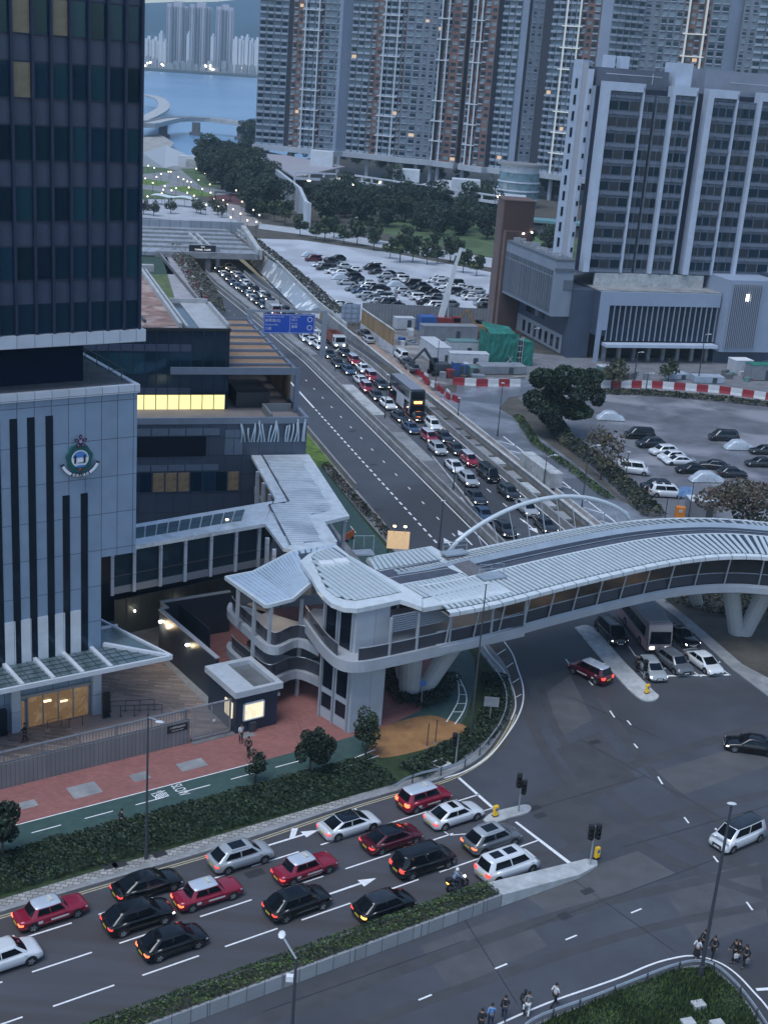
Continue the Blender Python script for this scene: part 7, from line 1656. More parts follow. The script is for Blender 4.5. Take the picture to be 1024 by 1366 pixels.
# ------------------------------------------------------------------ tunnel portal and highway walls
pz = zroad(240)
po = thing('tunnel_portal', 'grey concrete tunnel portal swallowing the highway', 'tunnel', (0, 0, 0))
prt = panelmat('ribbed portal concrete', (.24, .27, .31), 3.0, 6, 'xz', (.12, .14, .16), .1, .8, 0, .1)
def HWp(s, d, z): return (*HW(s, d), z)
S0 = 218
m = MB(); m.prism([HW(S0, -16), HW(S0, 16.2), HW(S0+52, 16.2), HW(S0+52, -16)], .3, 1.3); m.build('roof_deck', prt, po)
m = MB(); m.prism([HW(S0, 1.6), HW(S0, 3.0), HW(S0+50, 3.0), HW(S0+50, 1.6)], pz-.2, .3); m.build('centre_wall', concrete_d, po)
m = MB(); m.prism([HW(S0-.6, -12), HW(S0-.6, 15.8), HW(S0, 15.8), HW(S0, -12)], .0, 1.6); m.build('front_beam', concrete, po)
for k in range(5): s_ = S0+8+k*9; m = MB(); m.prism([HW(s_, -15), HW(s_, 16), HW(s_+1, 16), HW(s_+1, -15)], 1.3, 1.9); m.build('deck_rib', concrete, po)
m = MB(); m.prism([HW(S0+52, -18), HW(S0+52, 22), HW(S0+53, 22), HW(S0+53, -18)], 0, 3.4); m.build('back_wall', prt, po)
m = MB(); m.prism([HW(S0+8, 2), HW(S0+8, 2.6), HW(S0+34, 2.6), HW(S0+34, 2)], 1.3, 2.2); m.prism([HW(S0+8, 4), HW(S0+8, 4.6), HW(S0+34, 4.6), HW(S0+34, 4)], 1.3, 2.2); m.build('deck_kerb', concrete_l, po)
m = MB(); m.prism([HW(S0, 16), HW(S0, 17.2), HW(S0+52, 22.5), HW(S0+52, 21)], 0, 2.6); m.build('side_wall', concrete_l, po)
m = MB()
for s_ in (S0+4, S0+12, S0+22): 
 for d_ in (6.5, 10, -3): X, Y = HW(s_, d_); m.box(X-.8, Y-.2, -.1, X+.8, Y+.2, .1)
m.build('tunnel_lamp', lamp('tunnel lamp', (1, .9, .7), 2), po)
ld = bpy.data.lights.new('tunnel_light', 'POINT'); ld.energy = 90; ld.color = (1, .85, .6); lo = bpy.data.objects.new('tunnel_light', ld); lo.location = HWp(S0+10, 7.5, -.4); scene.collection.objects.link(lo); lo.parent = po
def hw_wall(mb, d, s0, s1, z0f, z1f, wd=.35, step=6):
 n = max(1, int((s1-s0)/step))
 for k in range(n):
  a, b = s0+(s1-s0)*k/n, s0+(s1-s0)*(k+1)/n; P_ = [HW(a, d-wd/2), HW(b, d-wd/2), HW(b, d+wd/2), HW(a, d+wd/2)]; za, zb_ = z0f(a), z0f(b); ya, yb = z1f(a), z1f(b)
  mb.prism(P_, [za, zb_, zb_, za], [ya, yb, yb, ya], bottom=False)
zr = zroad
rw_ = thing('right_retaining_wall', 'long grey retaining wall along the right side of the highway queue', 'retaining wall', (0, 0, 0))
m = MB(); hw_wall(m, 15.5, -8, 138, lambda s: zr(s)-.3, lambda s: .75); m.build('wall', concrete, rw_)
m = MB(); hw_wall(m, 15.5, -8, 138, lambda s: .75, lambda s: .87, .5); m.build('coping', concrete_l, rw_)
lw_ = thing('left_retaining_wall', 'dark retaining wall along the left side of the sunken highway', 'retaining wall', (0, 0, 0))
m = MB(); hw_wall(m, -10.6, 95, S0, lambda s: zr(s)-.3, lambda s: .9); m.build('wall', concrete_d, lw_); m = MB(); hw_wall(m, -10.6, 20, S0, lambda s: .9 if s > 94 else .88, lambda s: 1.0, .3); m.build('coping', concrete, lw_)
m = MB(); hw_wall(m, -10.6, 20, 95, lambda s: 0, lambda s: .88, .25); m.build('parapet', concrete, lw_)
mw = thing('median_barrier', 'double concrete barrier between the empty and the queuing carriageway', 'barrier', (0, 0, 0))
for d_, s0, s1, h_ in ((.55, -6, S0, .85), (1.7, -6, S0, .85)): m = MB(); hw_wall(m, d_, s0, s1, lambda s: zr(s), lambda s: zr(s)+h_, .28); m.build('barrier_wall', concrete, mw)
m = MB(); hw_strip(m, .7, 1.55, -6, S0, .3, 6); m.build('infill', concrete_d, mw)
mp = thing('raised_median', 'pale paved median strip between the barrier and the queue', 'median', (0, 0, 0))
for s0, s1, mm in ((10, 16, concrete_l), (16, 32, concrete_d), (32, 47, concrete), (47, 57, concrete_d), (57, 77, concrete_l), (77, 100, concrete_d)):
 a = max(2.2, min(4.6, 2.0+(s0-6)*.12)); m = MB(); d1 = lambda s: min(4.6, 2.1+(s-8)*.1) if s < 34 else 4.6
 m.prism([HW(s0, 1.9), HW(s1, 1.9), HW(s1, d1(s1)), HW(s0, d1(s0))], 0, .16+.004*(s0 % 3)); m.build('paving_slab', mm, mp)
m = MB(); hw_strip(m, 1.9, 4.4, 100, S0, .15, 6); m.build('paving_slab', concrete, mp)
m = MB(); m.prism([HW(3, 2.3), HW(34, 4.75), HW(34, 4.95), HW(3, 2.5)], 0.0, .3); m.build('edge_kerb', concrete_l, mp)
rbr = thing('queue_side_barrier', 'weathered barrier and cover slabs right of the queue', 'barrier', (0, 0, 0))
m = MB(); hw_wall(m, 12.35, -8, S0, lambda s: zr(s), lambda s: zr(s)+.95, .3); m.build('barrier_wall', concrete, rbr)
rr = random.Random(2); s_ = -6
while s_ < 60:
 l_ = rr.uniform(2.5, 5); m = MB(); m.prism([HW(s_, 12.9), HW(s_+l_, 12.9), HW(s_+l_, 14.2), HW(s_, 14.2)], .1, .4+rr.random()*.25); m.build('cover_slab', rr.choice([concrete, concrete_l, concrete_d]), rbr); s_ += l_+rr.uniform(.3, 3)
ob = thing('strip_edge_barrier', 'low pale barrier between the gravel strip and the access road', 'barrier', (0, 0, 0))
m = MB(); hw_wall(m, 17.2, -8, 66, lambda s: 0, lambda s: .55, .3); m.build('barrier_wall', concrete_l, ob)
tb = thing('storage_blocks', 'row of pale concrete blocks stacked on the gravel strip', 'blocks', (0, 0, 0))
for k in range(5): X, Y = HW(27-k*2.1+(0), 16.9+k*.05); m = MB(); m.obox(X, Y, .5, 2.6, 2.0, 1.9, R(108)); m.build('block', concrete_l, tb)
# pale covered slab right of the highway near the portal
cs = thing('ramp_cover', 'long pale ramp cover with cloudy streaks beside the tunnel approach', 'ramp', (0, 0, 0))
streak = mat('streaked pale surface', (.26, .3, .35), .35, ns=.12, na=.1, ns2=.3, col2=(.75, .77, .78), m2=(.54, .6))
A_ = [G(*p, .6) for p in [(311, 306), (322, 330), (340, 352), (385, 400), (404, 418), (426, 416), (424, 409), (400, 384), (372, 355)]]
lo_e = []
for p in [(318, 336), (336, 352), (360, 376), (385, 401), (402, 418)]: s_, d_ = HWpx(*p, .3); lo_e.append((*HW(s_, d_), zroad(s_)+.3))
hi_e = [(*G(*p, .6), .6) for p in [(311, 306), (345, 332), (374, 357), (400, 382), (427, 409)]]
m = MB(); n_ = 5
for k in range(4): m.face([lo_e[k], lo_e[k+1], hi_e[k+1], hi_e[k]])
m.face([lo_e[4], hi_e[4], (hi_e[4][0], hi_e[4][1], -3.5), (lo_e[4][0], lo_e[4][1], -3.5)]); m.face([lo_e[0], hi_e[0], (hi_e[0][0], hi_e[0][1], -4.5), (lo_e[0][0], lo_e[0][1], -4.5)])
for k in range(4): m.face([(a[0], a[1], -4.5) for a in (hi_e[k], hi_e[k+1], lo_e[k+1], lo_e[k])]); m.face([hi_e[k], hi_e[k+1], (*hi_e[k+1][:2], -4.5), (*hi_e[k][:2], -4.5)])
m.build('cover_slab', streak, cs)
m = MB(); B_ = [G(*p, .6) for p in [(311, 304), (372, 354), (400, 382), (425, 407), (462, 436)]]; wallribbon(m, B_, .4, 0, 1.4); m.build('edge_parapet', concrete_l, cs)
# ------------------------------------------------------------------ vegetation
def leafmesh(name, blobs, n, size, mats, seed, flat=.0):
 rr = random.Random(seed); m = MB(); tot = sum(b[3]*b[4] for b in blobs)
 for k in range(n):
  t = rr.random()*tot; 
  for b in blobs:
   t -= b[3]*b[4]
   if t <= 0: break
  while 1:
   u = Vector((rr.uniform(-1, 1), rr.uniform(-1, 1), rr.uniform(-.8, 1)))
   if .25 < u.length < 1: break
  u = u.normalized()*(u.length**.45); p = Vector((b[0]+u.x*b[3], b[1]+u.y*b[3], b[2]+u.z*b[4]))
  d = Vector((rr.uniform(-1, 1), rr.uniform(-1, 1), rr.uniform(-.3, 1))).normalized(); a = d.cross(Vector((rr.random(), rr.random(), rr.random()+.1))).normalized(); c = d.cross(a); s_ = size*rr.uniform(.6, 1.4)
  q = [p+a*s_, p+c*s_*.6, p-a*s_, p-c*s_*.6]; i = len(m.v); m.v += [tuple(x) for x in q]; m.f.append((i, i+1, i+2, i+3)); m.m.append(b[5] if len(b) > 5 and rr.random() < .8 else rr.randrange(len(mats)))
 return m.build(name, mats, fix=False)
def trunkmesh(h, r, spread, seed):
 rr = random.Random(seed); m = MB(); m.tube([(0, 0, 0), (rr.uniform(-.1, .1), rr.uniform(-.1, .1), h*.3), (rr.uniform(-.2, .2), rr.uniform(-.2, .2), h*.6)], [r, r*.75, r*.5], 8)
 for k in range(6):
  a = k*1.05+rr.random(); z = h*rr.uniform(.28, .5); m.tube([(0, 0, z), (spread*.45*math.cos(a), spread*.45*math.sin(a), z+h*.2), (spread*.8*math.cos(a), spread*.8*math.sin(a), z+h*.38)], [r*.45, r*.28, r*.1], 6)
 return m.build('trunk', bark)
def tree(label, loc, h, r, seed, n=2500, size=.35, mats=None, group=None, name='tree', base=.35):
 rr = random.Random(seed); t = thing(name, label, 'tree', loc, rr.random()*6, group); mats = mats or leaf; bl = []
 for k in range(12 if n < 5000 else 24):
  a = rr.random()*6.28; q = rr.random()**.5*r*.68; z = h*(base+rr.random()*(.9-base)); f = 1-.5*abs((z/h-.6)/.4); b_ = 1 if n < 5000 else .72; q /= b_; bl.append((q*math.cos(a)*f, q*math.sin(a)*f, z, r*b_*rr.uniform(.26, .5), h*b_*rr.uniform(.11, .19), rr.randrange(len(mats))))
 c = leafmesh('crown', bl, n, size, mats, seed); c.parent = t; tr = trunkmesh(h, max(.08, h*.022), r, seed); tr.parent = t; return t
# the two trees and shrubs of the planting strip
tree('dense dark round tree in the hedge between the cycle track and the near road', (*G(413, 1037), .1), 4.9, 1.8, 3, 4900, .12, [leaf[2], leaf[0]], 'street trees in the hedge', base=.38)
tree('thin loose tree just below the grey lift tower', (*G(487, 1012), .1), 4.2, 1.4, 5, 1500, .12, [leaf[0], leaf[1]], 'street trees in the hedge')
tree('small bushy tree left of the dense round tree', (*G(340, 1045), .1), 2.6, 1.1, 7, 1000, .11, [leaf[0], leaf[2]], 'street trees in the hedge')
tree('dark tree cut by the left edge above the hedge', (*G(4, 1150), .1), 4.8, 2.0, 9, 3000, .15, [leaf[2], leaf[0]], 'street trees in the hedge')
# right side: the big spreading tree and scrub around the dark car park
tree('large dark spreading tree between the access road and the dark car park', (*G(742, 582), 0), 12, 6.6, 12, 14000, .26, [leaf[0], leaf[2], leaf[1]], None, 'large_tree', .28)
tree('loose brownish bush tree behind the footbridge beside the grey booth', (*G(985, 720), 0), 8.5, 6.0, 14, 2600, .24, [mat('olive leaf', (.085, .085, .05), .8), leaf[1], mat('brown leaf', (.11, .085, .065), .8)], 'trees by the right car park')
tree('sparse brown tree at the back corner of the right car park fence', (*G(800, 640), 0), 7, 4, 15, 900, .22, [MATS['brown leaf'], MATS['olive leaf']], 'trees by the right car park')
tree('small dark tree in front of the hotel podium', (*G(815, 520), 0), 6, 3.2, 16, 900, .28, [leaf[0], MATS['olive leaf']], 'trees by the right car park')
tree('small tree in front of the hotel entrance canopy', (*G(890, 510), 0), 4.5, 2.6, 17, 700, .25, [leaf[0], leaf[3]], 'trees by the right car park')
def shrub_band(name, label, cat, pts, wd, h0, h1, n, size, mats, seed, z=0.12, kind=None, jag=.25):
 """a run of planting: leaves through a rounded band along a line"""
 rr = random.Random(seed); P = [Vector(p) for p in pts]; cl = [0]
 for a, b in zip(P, P[1:]): cl.append(cl[-1]+(b-a).length)
 m = MB()
 for k in range(n):
  L = rr.random()*cl[-1]; i = max(j for j in range(len(cl)) if cl[j] <= L); i = min(i, len(P)-2); f = (L-cl[i])/max(.001, cl[i+1]-cl[i]); p = P[i].lerp(P[i+1], f); d = (P[i+1]-P[i]).normalized(); nn = Vector((-d.y, d.x))
  v = rr.uniform(-1, 1); hh = h0+(h1-h0)*(1-v*v)**.5*(1-jag+jag*(math.sin(L*1.3+seed)+math.sin(L*3.1+v*4))*.5+jag*.3*rr.random()); q = p+nn*(v*wd/2); zz = z+max(.03, hh*rr.uniform(.6, 1))
  dd = Vector((rr.uniform(-1, 1), rr.uniform(-1, 1), rr.uniform(0, 1))).normalized(); a = dd.cross(Vector((.3, rr.random(), .5))).normalized(); c = dd.cross(a); s_ = size*rr.uniform(.6, 1.4); o = Vector((q.x, q.y, zz)); i4 = len(m.v)
  m.v += [tuple(o+a*s_), tuple(o+c*s_*.6), tuple(o-a*s_), tuple(o-c*s_*.6)]; m.f.append((i4, i4+1, i4+2, i4+3)); m.m.append(rr.randrange(len(mats)) if rr.random() < .6 else int((math.sin(L*.9+v*2)+1)*.5*len(mats)*.999))
 o = m.build(name, mats, fix=False); tag(o, label, cat, None, kind); return o
hedge_m = [leaf[0], leaf[2], leaf[1]]
a = [N(-40, -18.4), N(-10, -18.4), N(6, -18.6), N(16, -18.9)]
shrub_band('shrubbery', 'dark shrubs filling the bed between cycle track and near road', 'shrubs', a, 4.4, .4, 1.1, 24000, .12, hedge_m, 1, .1, 'stuff', .55)
shrub_band('shrubbery', 'dark shrubs inside the curved guard rail', 'shrubs', [G(545, 1035), G(590, 1012), G(630, 992), G(655, 965), G(664, 935), G(658, 905)], 2.6, .3, .9, 5200, .13, hedge_m, 2, .1, 'stuff')
shrub_band('shrubbery', 'dark shrubs under the footbridge piers', 'shrubs', [G(508, 895), G(545, 945), G(580, 935), G(600, 905)], 2.2, .3, .9, 2600, .13, [leaf[2]], 3, .1, 'stuff')
hg_ = [leaf[1], mat('bright hedge leaf', (.075, .13, .03), .7, ns=.8, na=.3), leaf[0]]
mh = thing('median_planter', 'long raised concrete planter with a clipped green hedge', 'planter', (0, 0, 0))
m = MB(); s_ = -30
m.prism([N(-32, -37.25), N(13.4, -37.4), N(13.4, -35.75), N(-32, -35.7)], 0, .95); m.build('planter_wall', panelmat('planter concrete', (.25, .27, .29), 1.0, 3, 'xy', (.12, .13, .14), .03, .8, 0, .1), mh)
m = MB(); m.prism([N(13.4, -37.4), N(20.5, -37.5), N(22.6, -37.1), N(23.0, -36.6), N(22.4, -36.1), N(13.4, -35.75)], 0, [.95, .3, .18, .15, .18, .9]); m.build('sloping_end', concrete_l, mh)
m = MB(); m.prism([N(-32, -37.05), N(13.2, -37.2), N(13.2, -35.9), N(-32, -35.85)], .95, .97); m.build('soil', soil, mh)
hd = shrub_band('hedge', None, None, [N(-32, -36.5), N(-10, -36.4), N(13.2, -36.5)], 1.6, .2, .55, 13000, .085, hg_, 4, .9); hd.parent = mh
shrub_band('roadside_scrub', 'dark overgrown scrub along the edge of the dark car park', 'scrub', [G(722, 540), G(752, 588), G(805, 625), G(842, 660), G(872, 690)], 3.4, .4, 1.7, 6500, .22, [leaf[2], leaf[0], MATS['olive leaf']], 5, 0, 'stuff', .4)
shrub_band('roadside_scrub', 'low green planting between access road kerb and footpath', 'scrub', [G(690, 556), G(714, 592), G(766, 630), G(812, 666)], 1.7, .2, .6, 3600, .14, [leaf[1], leaf[0], MATS['bright hedge leaf']], 6, 0, 'stuff')
shrub_band('roadside_scrub', 'scrub below the red and white barriers at the back of the dark car park', 'scrub', [G(760, 524), G(860, 526), G(960, 534), G(1060, 546)], 2.2, .3, 1.0, 3000, .25, [leaf[2], MATS['olive leaf']], 7, 0, 'stuff')
shrub_band('roadside_scrub', 'brown grey bushes along the bank of the pale car park', 'scrub', [G(334, 322), G(376, 355), G(420, 392), G(454, 425)], 3.6, .8, 2.2, 3200, .3, [MATS['brown leaf'], mat('grey twig', (.09, .09, .085), .9), leaf[0]], 8, 0, 'stuff', .5)
shrub_band('roadside_scrub', 'bare grey bushes beside the sunken highway left of the queue', 'scrub', [G(232, 330), G(258, 365), G(280, 400), G(284, 420)], 5.5, .5, 1.8, 3600, .28, [MATS['grey twig'], MATS['olive leaf']], 9, 0, 'stuff', .5)
shrub_band('roadside_scrub', 'dark planting between walkway and highway wall', 'scrub', [HW(30, -12.2), HW(12, -11.8), HW(-2, -11.4)], 1.3, .3, 1.0, 1800, .15, [leaf[2], MATS['brown leaf']], 10, .12, 'stuff')
shrub_band('shrubbery', 'dark planting round the V shaped piers at the far bridge end', 'shrubs', [(34, 138), (42, 134), (60, 134)], 11, .2, .9, 6000, .16, [leaf[2], leaf[0]], 13, .12, 'stuff')
gr_ = MB(); rr = random.Random(31)
poly = [G(640, 1400), G(700, 1378), G(770, 1347), G(850, 1314), G(905, 1294), G(945, 1292), G(985, 1326), G(1010, 1366), G(1030, 1400)]
xs = [p[0] for p in poly]; ys_ = [p[1] for p in poly]; k = 0
while k < 15000:
 x, y = rr.uniform(min(xs), max(xs)), rr.uniform(min(ys_), max(ys_))
 if not inside(poly, x, y): continue
 k += 1; hgt = rr.uniform(.12, .38)*(1+.6*math.sin(x*1.1)*math.sin(y*.9)); a = rr.random()*6.28; dx, dy = .05*math.cos(a), .05*math.sin(a); i = len(gr_.v); gr_.v += [(x-dx, y-dy, .12), (x+dx, y+dy, .12), (x+rr.uniform(-.14, .14), y+rr.uniform(-.14, .14), .12+hgt)]; gr_.f.append((i, i+1, i+2)); gr_.m.append(rr.randrange(3))
tag(gr_.build('tall_grass', [leaf[1], leaf[0], MATS['bright hedge leaf']], fix=False), 'rough green grass filling the corner island', 'grass', None, 'stuff')
for i, (x, y) in enumerate(((931, 1340), (917, 1364), (956, 1366))): X, Y = G(x, y, .3); m = MB(); m.obox(X, Y, .1, .42, .8, .6, R(20)); o = m.build('manhole_block', concrete_l); tag(o, ['pale concrete block alone in the corner grass', 'pale concrete block lower left at the photo bottom edge', 'pale concrete block lower right at the photo bottom edge'][i], 'block')
# park trees: a few crowns copied along the woods
far_l = [mat('far leaf %d' % i, c, .9) for i, c in enumerate([(.028, .05, .035), (.04, .065, .04), (.02, .035, .028)])]
protos = []
for i in range(4): protos.append(tree('dark broad tree in the belt between tower estate and bay', (0, 0, 0), 1.0*(13+i), 6.5+i*.8, 50+i, 1500, .62, far_l, 'dark trees of the estate belt', 'park_tree', .12))
rr = random.Random(77); used = set()
spots = []
def belt(poly_px, n, s0, s1, j=1.2):
 P_ = [G(*p) for p in poly_px]; xs = [p[0] for p in P_]; ys = [p[1] for p in P_]; k = 0
 for _ in range(4000):
  x, y = rr.uniform(min(xs), max(xs)), rr.uniform(min(ys), max(ys))
  if not inside(P_, x, y) or any((x-a)**2+(y-b)**2 < (6.0*j)**2 for a, b, *_ in spots): continue
  spots.append((x, y, rr.uniform(s0, s1))); k += 1
  if k >= n: break
belt([(268, 212), (330, 216), (366, 256), (376, 284), (340, 292), (300, 262), (272, 232)], 50, .65, 1.0)
belt([(412, 296), (422, 274), (500, 262), (655, 285), (655, 322), (560, 312), (470, 300)], 46, .5, .85)
belt([(350, 202), (430, 206), (560, 222), (640, 238), (640, 246), (560, 236), (430, 216), (380, 212)], 26, .45, .65)
belt([(415, 262), (520, 264), (600, 272), (410, 268)], 8, .4, .55)
belt([(700, 236), (770, 246), (770, 262), (735, 258)], 7, .9, 1.3)
belt([(300, 205), (345, 170), (348, 205)], 4, .8, 1.0)
belt([(665, 322), (760, 334), (755, 345), (668, 335)], 5, .5, .7)
for i, (x, y, s_) in enumerate(spots):
 p = protos[i % 4]
 if p.name not in used: used.add(p.name); p.location = (x, y, 0); p.scale = (s_,)*3; continue
 dup(p, (x, y, 0), rr.random()*6, scale=(s_*rr.uniform(.9, 1.1), s_, s_*rr.uniform(.85, 1.1)))
stp = tree('small tree along the pale path above the pale car park', (*G(400, 315), 0), 6.5, 3.0, 61, 500, .45, [far_l[1], leaf[3], far_l[0]], 'small trees along the pale path')
for i, (x, y) in enumerate([(421, 320), (433, 322), (445, 318), (458, 326), (476, 328), (498, 334), (520, 345), (533, 350), (550, 350), (569, 353), (583, 352), (600, 350), (617, 364), (635, 368), (380, 300), (366, 296), (350, 292), (500, 325), (540, 333), (575, 338), (610, 345)]): dup(stp, (*G(x, y), 0), i, scale=.8+(i*37 % 10)*.05)
sp2 = tree('young bare tree along the promenade above the tunnel portal', (*G(205, 288), 0), 6, 2.4, 62, 300, .4, [MATS['grey twig'], far_l[1]], 'young trees on the promenade')
for i, (x, y) in enumerate([(228, 285), (262, 284), (268, 286), (290, 287), (296, 290), (192, 286), (285, 282)]): dup(sp2, (*G(x, y), 0), i)
tree('pale green tree standing out from the dark trees by the creek', (*G(310, 252), 0), 11, 4.5, 63, 900, .5, [mat('pale leaf', (.12, .16, .08), .9), leaf[3]])
cyp = thing('conifer', 'tall dark columnar conifer between the floodlit tower and the hotel', 'tree', (*G(737, 264), 0)); c = leafmesh('crown', [(0, 0, 4+k*3.0, 4.2-k*.34, 3.0, 0) for k in range(8)], 1800, .6, [far_l[2], far_l[0]], 5); c.parent = cyp; m = MB(); m.tube([(0, 0, 0), (0, 0, 6)], .4, 6); m.build('trunk', bark, cyp)
# ------------------------------------------------------------------ street furniture
def lamp_post(label, bx, by, topy, arm=None, r=.09, lit=False, group='street lamps', head=True, z0=0.0):
 X, Y = G(bx, by, z0); h = hz(X, Y, topy)-z0; t = thing('street_lamp', label, 'street lamp', (X, Y, z0), 0, group)
 m = MB(); m.tube([(0, 0, 0), (0, 0, .9)], r*1.5, 8); m.tube([(0, 0, .9), (0, 0, h)], [r, r*.6], 8); m.build('column', steel_d if not lit else steel, t)
 if arm: m = MB(); m.tube([(0, 0, h-.1), (arm[0]*.5, arm[1]*.5, h+arm[2]*.8), (arm[0], arm[1], h+arm[2])], .05, 6); m.build('arm', steel, t); hx_, hy_, hz2 = arm[0], arm[1], h+arm[2]
 else: hx_, hy_, hz2 = 0, 0, h
 if head: m = MB(); m.ball((hx_, hy_, hz2), .32, .16, .09, 8, 4); m.build('lantern', mat('lantern pale', (.5, .54, .58), .4) if not lit else lamp_w, t)
 return t
lamp_post('tall grey street lamp standing in the corner grass among pedestrians', 933, 1304, 1072, None, .13)
lamp_post('street lamp on the stone margin left of the black saloon', 195, 1147, 955, (.9, -.7, .0), .1)
X, Y = G(375, 1246, 9.6)
lp = thing('street_lamp', 'street lamp at the bottom edge with an angled arm and camera', 'street lamp', (*G(390, 1366+30), 0), 0, 'street lamps'); bx_, by_ = G(388, 1396); hh = hz(bx_, by_, 1279)
m = MB(); m.tube([(0, 0, 0), (0, 0, hh)], [.11, .07], 8); m.build('column', steel_d, lp); m = MB(); tp = G(376, 1247, hh+.7); m.tube([(0, 0, hh), (tp[0]-bx_, tp[1]-by_, hh+.7)], .06, 6); m.build('arm', steel, lp); m = MB(); m.ball((tp[0]-bx_, tp[1]-by_, hh+.72), .22, .4, .09, 8, 4); m.build('lantern', white_p, lp); lp.location = (bx_, by_, 0)
m = MB(); m.box(-.5, -.15, hh-1.5, -.1, .15, hh-1.15); m.build('camera_box', white_p, lp)
lamp_post('thin tall lamp standing between the guard rail and the footbridge', 626, 990, 778, None, .08)
for b in [(585, 733, 668, 'slim lamp post beside the arch foot on the empty carriageway'), (604, 655, 615, 'short lamp on the pale median end'), (513, 559, 500, 'lamp post on the median left of the bus'), (447, 496, 468, 'lamp post on the median by the blue saloon'), (580, 518, 454, 'lamp post beside the works barrier row'), (663, 582, 511, 'lamp post beside the access road kerb'), (610, 558, 531, 'short post on the gravel strip'), (724, 652, 609, 'lamp post on the access road near the arch'), (775, 680, 596, 'lamp post behind the crown of the arch'), (833, 642, 603, 'lamp post at the scrub by the white van'), (352, 425, 395, 'thin post beside the streaked ramp cover'), (372, 432, 384, 'second thin post beside the streaked ramp cover'), (345, 356, 330, 'thin post near the tunnel mouth')]: lamp_post(b[3], b[0], b[1], b[2], (1.2, .2, .25) if b[0] in (775, 724) else None, .08)
for b in [(930, 511, 446, 'tall white lamp post in front of the hotel louvres'), (707, 481, 438, 'pale lamp post beside the green netting'), (660, 487, 463, 'short pale lamp post in front of the green netting'), (860, 527, 498, 'pale post at the back of the dark car park'), (595, 338, 314, 'floodlight mast beside the park lawn'), (471, 317, 290, 'lamp mast at the left end of the park lawn'), (845, 508, 470, 'short pale lamp under the hotel canopy')]: lamp_post(b[3], b[0], b[1], b[2], (.9, 0, .1), .12, False, 'pale lamp posts by the hotel and park'); 
# traffic lights
def signal(label, bx, by, topy, heads, h_arm=0):
 X, Y = G(bx, by, .1); h = hz(X, Y, topy)-.1; t = thing('traffic_light', label, 'traffic light', (X, Y, .1), 0, 'traffic lights'); m = MB(); m.tube([(0, 0, 0), (0, 0, h-.2)], .07, 8); m.build('pole', steel, t)
 for dx, dz_ in heads:
  m = MB(); m.box(dx-.2, -.18, h-1.15+dz_, dx+.2, .12, h+dz_); q = m.build('signal_head', black_m, t, bevel=.03); m = MB()
  for k in range(3): m.disc((dx, -.2, h-.95+dz_+k*.36), .12, 'y', 10); 
  m.build('lens', mat('unlit signal lens', (.03, .03, .03), .3), q); m = MB()
  for k in range(3): m.tube([(dx, -.18, h-.95+dz_+k*.36), (dx, -.36, h-.98+dz_+k*.36)], .13, 8, cap=False)
  m.build('hood', black_m, q)
signal('twin headed traffic light on the small island', 691, 1083, 1032, [(-.22, 0), (.2, -.55)]); signal('twin headed traffic light at the tip of the sloping median end', 786, 1155, 1099, [(-.24, -.1), (.26, 0)])
signal('traffic light behind the curved guard rail', 607, 1020, 978, [(-.25, 0)]); signal('traffic light near the head of the long island', 858, 905, 880, [(0, 0)])
for i, (x, y) in enumerate([(660, 1089), (795, 1145), (862, 925)]):
 X, Y = G(x, y, .1); t = thing('keep_left_bollard', ['yellow lit bollard on the small island', 'yellow lit bollard at the tip of the sloping median end', 'yellow lit bollard at the head of the long island'][i], 'bollard', (X, Y, .1), R(AN), 'yellow traffic bollards'); m = MB(); m.box(-.2, -.13, 0, .2, .13, .95); m.build('body', mat('yellow bollard', (.6, .38, .02), .4, emit=(1, .6, .05), estr=.08), t, bevel=.05); m = MB(); m.box(-.22, -.15, 0, .22, .15, .12); m.build('base', black_m, t); m = MB(); m.disc((0, -.14, .65), .14, 'y', 12); m.build('arrow_disc', mat('blue disc', (.05, .15, .4), .4), t)
# islands
def island(label, pts, h=.13):
 P_ = smoothline(pts+[pts[0]], 4)[:-1]; m = MB(); m.prism(P_, 0, h); o = m.build('traffic_island', concrete_l); tag(o, None, None, None, 'structure'); return o
island('', [G(644, 1095), G(655, 1086), G(680, 1079), G(700, 1075), G(708, 1079), G(702, 1086), G(680, 1092), G(655, 1100)])
island('', [G(766, 838), G(790, 838), G(830, 882), G(868, 920), G(878, 930), G(868, 936), G(848, 930), G(812, 893)])
# guard rails
def guardrail(name, label, pts, z=.12, h=.8, closed=False):
 P_ = smoothline([(p[0]*.9865, p[1]*.9865) for p in pts], 4); t = thing(name, label, 'guard rail', (0, 0, 0)); m = MB(); a = offset_line(P_, .06); b = offset_line(P_, -.03)
 for z0 in (h-.32,): m.strip([(*p, z+z0) for p in a], [(*p, z+z0+.13) for p in b]); m.strip([(*p, z+z0+.13) for p in b], [(*p, z+z0+.26) for p in a]); m.strip([(*p, z+z0+.26) for p in a], [(*p, z+z0+.27) for p in offset_line(P_, -.04)])
 m.build('rail_beam', steel, t, fix=False); L_ = 0; last = P_[0]
 for p in P_[1:]:
  L_ += math.dist(p, last); last = p
  if L_ > 2: L_ = 0; q = MB(); q.obox(p[0], p[1], z, z+h-.02, .1, .1); q.build('post', steel_d, t)
guardrail('guard_rail', 'curved steel guard rail round the shrubs at the left corner', [G(526, 1050), G(540, 1040), G(565, 1031), G(612, 1019), G(640, 999), G(663, 971), G(674, 947), G(675, 926), G(670, 909), G(659, 892), G(640, 868)])
guardrail('guard_rail', 'steel guard rail along the corner grass with pedestrians outside', [G(700, 1368), G(724, 1354), G(790, 1330), G(848, 1307), G(906, 1286), G(944, 1284), G(973, 1304), G(1002, 1338), G(1030, 1380)])
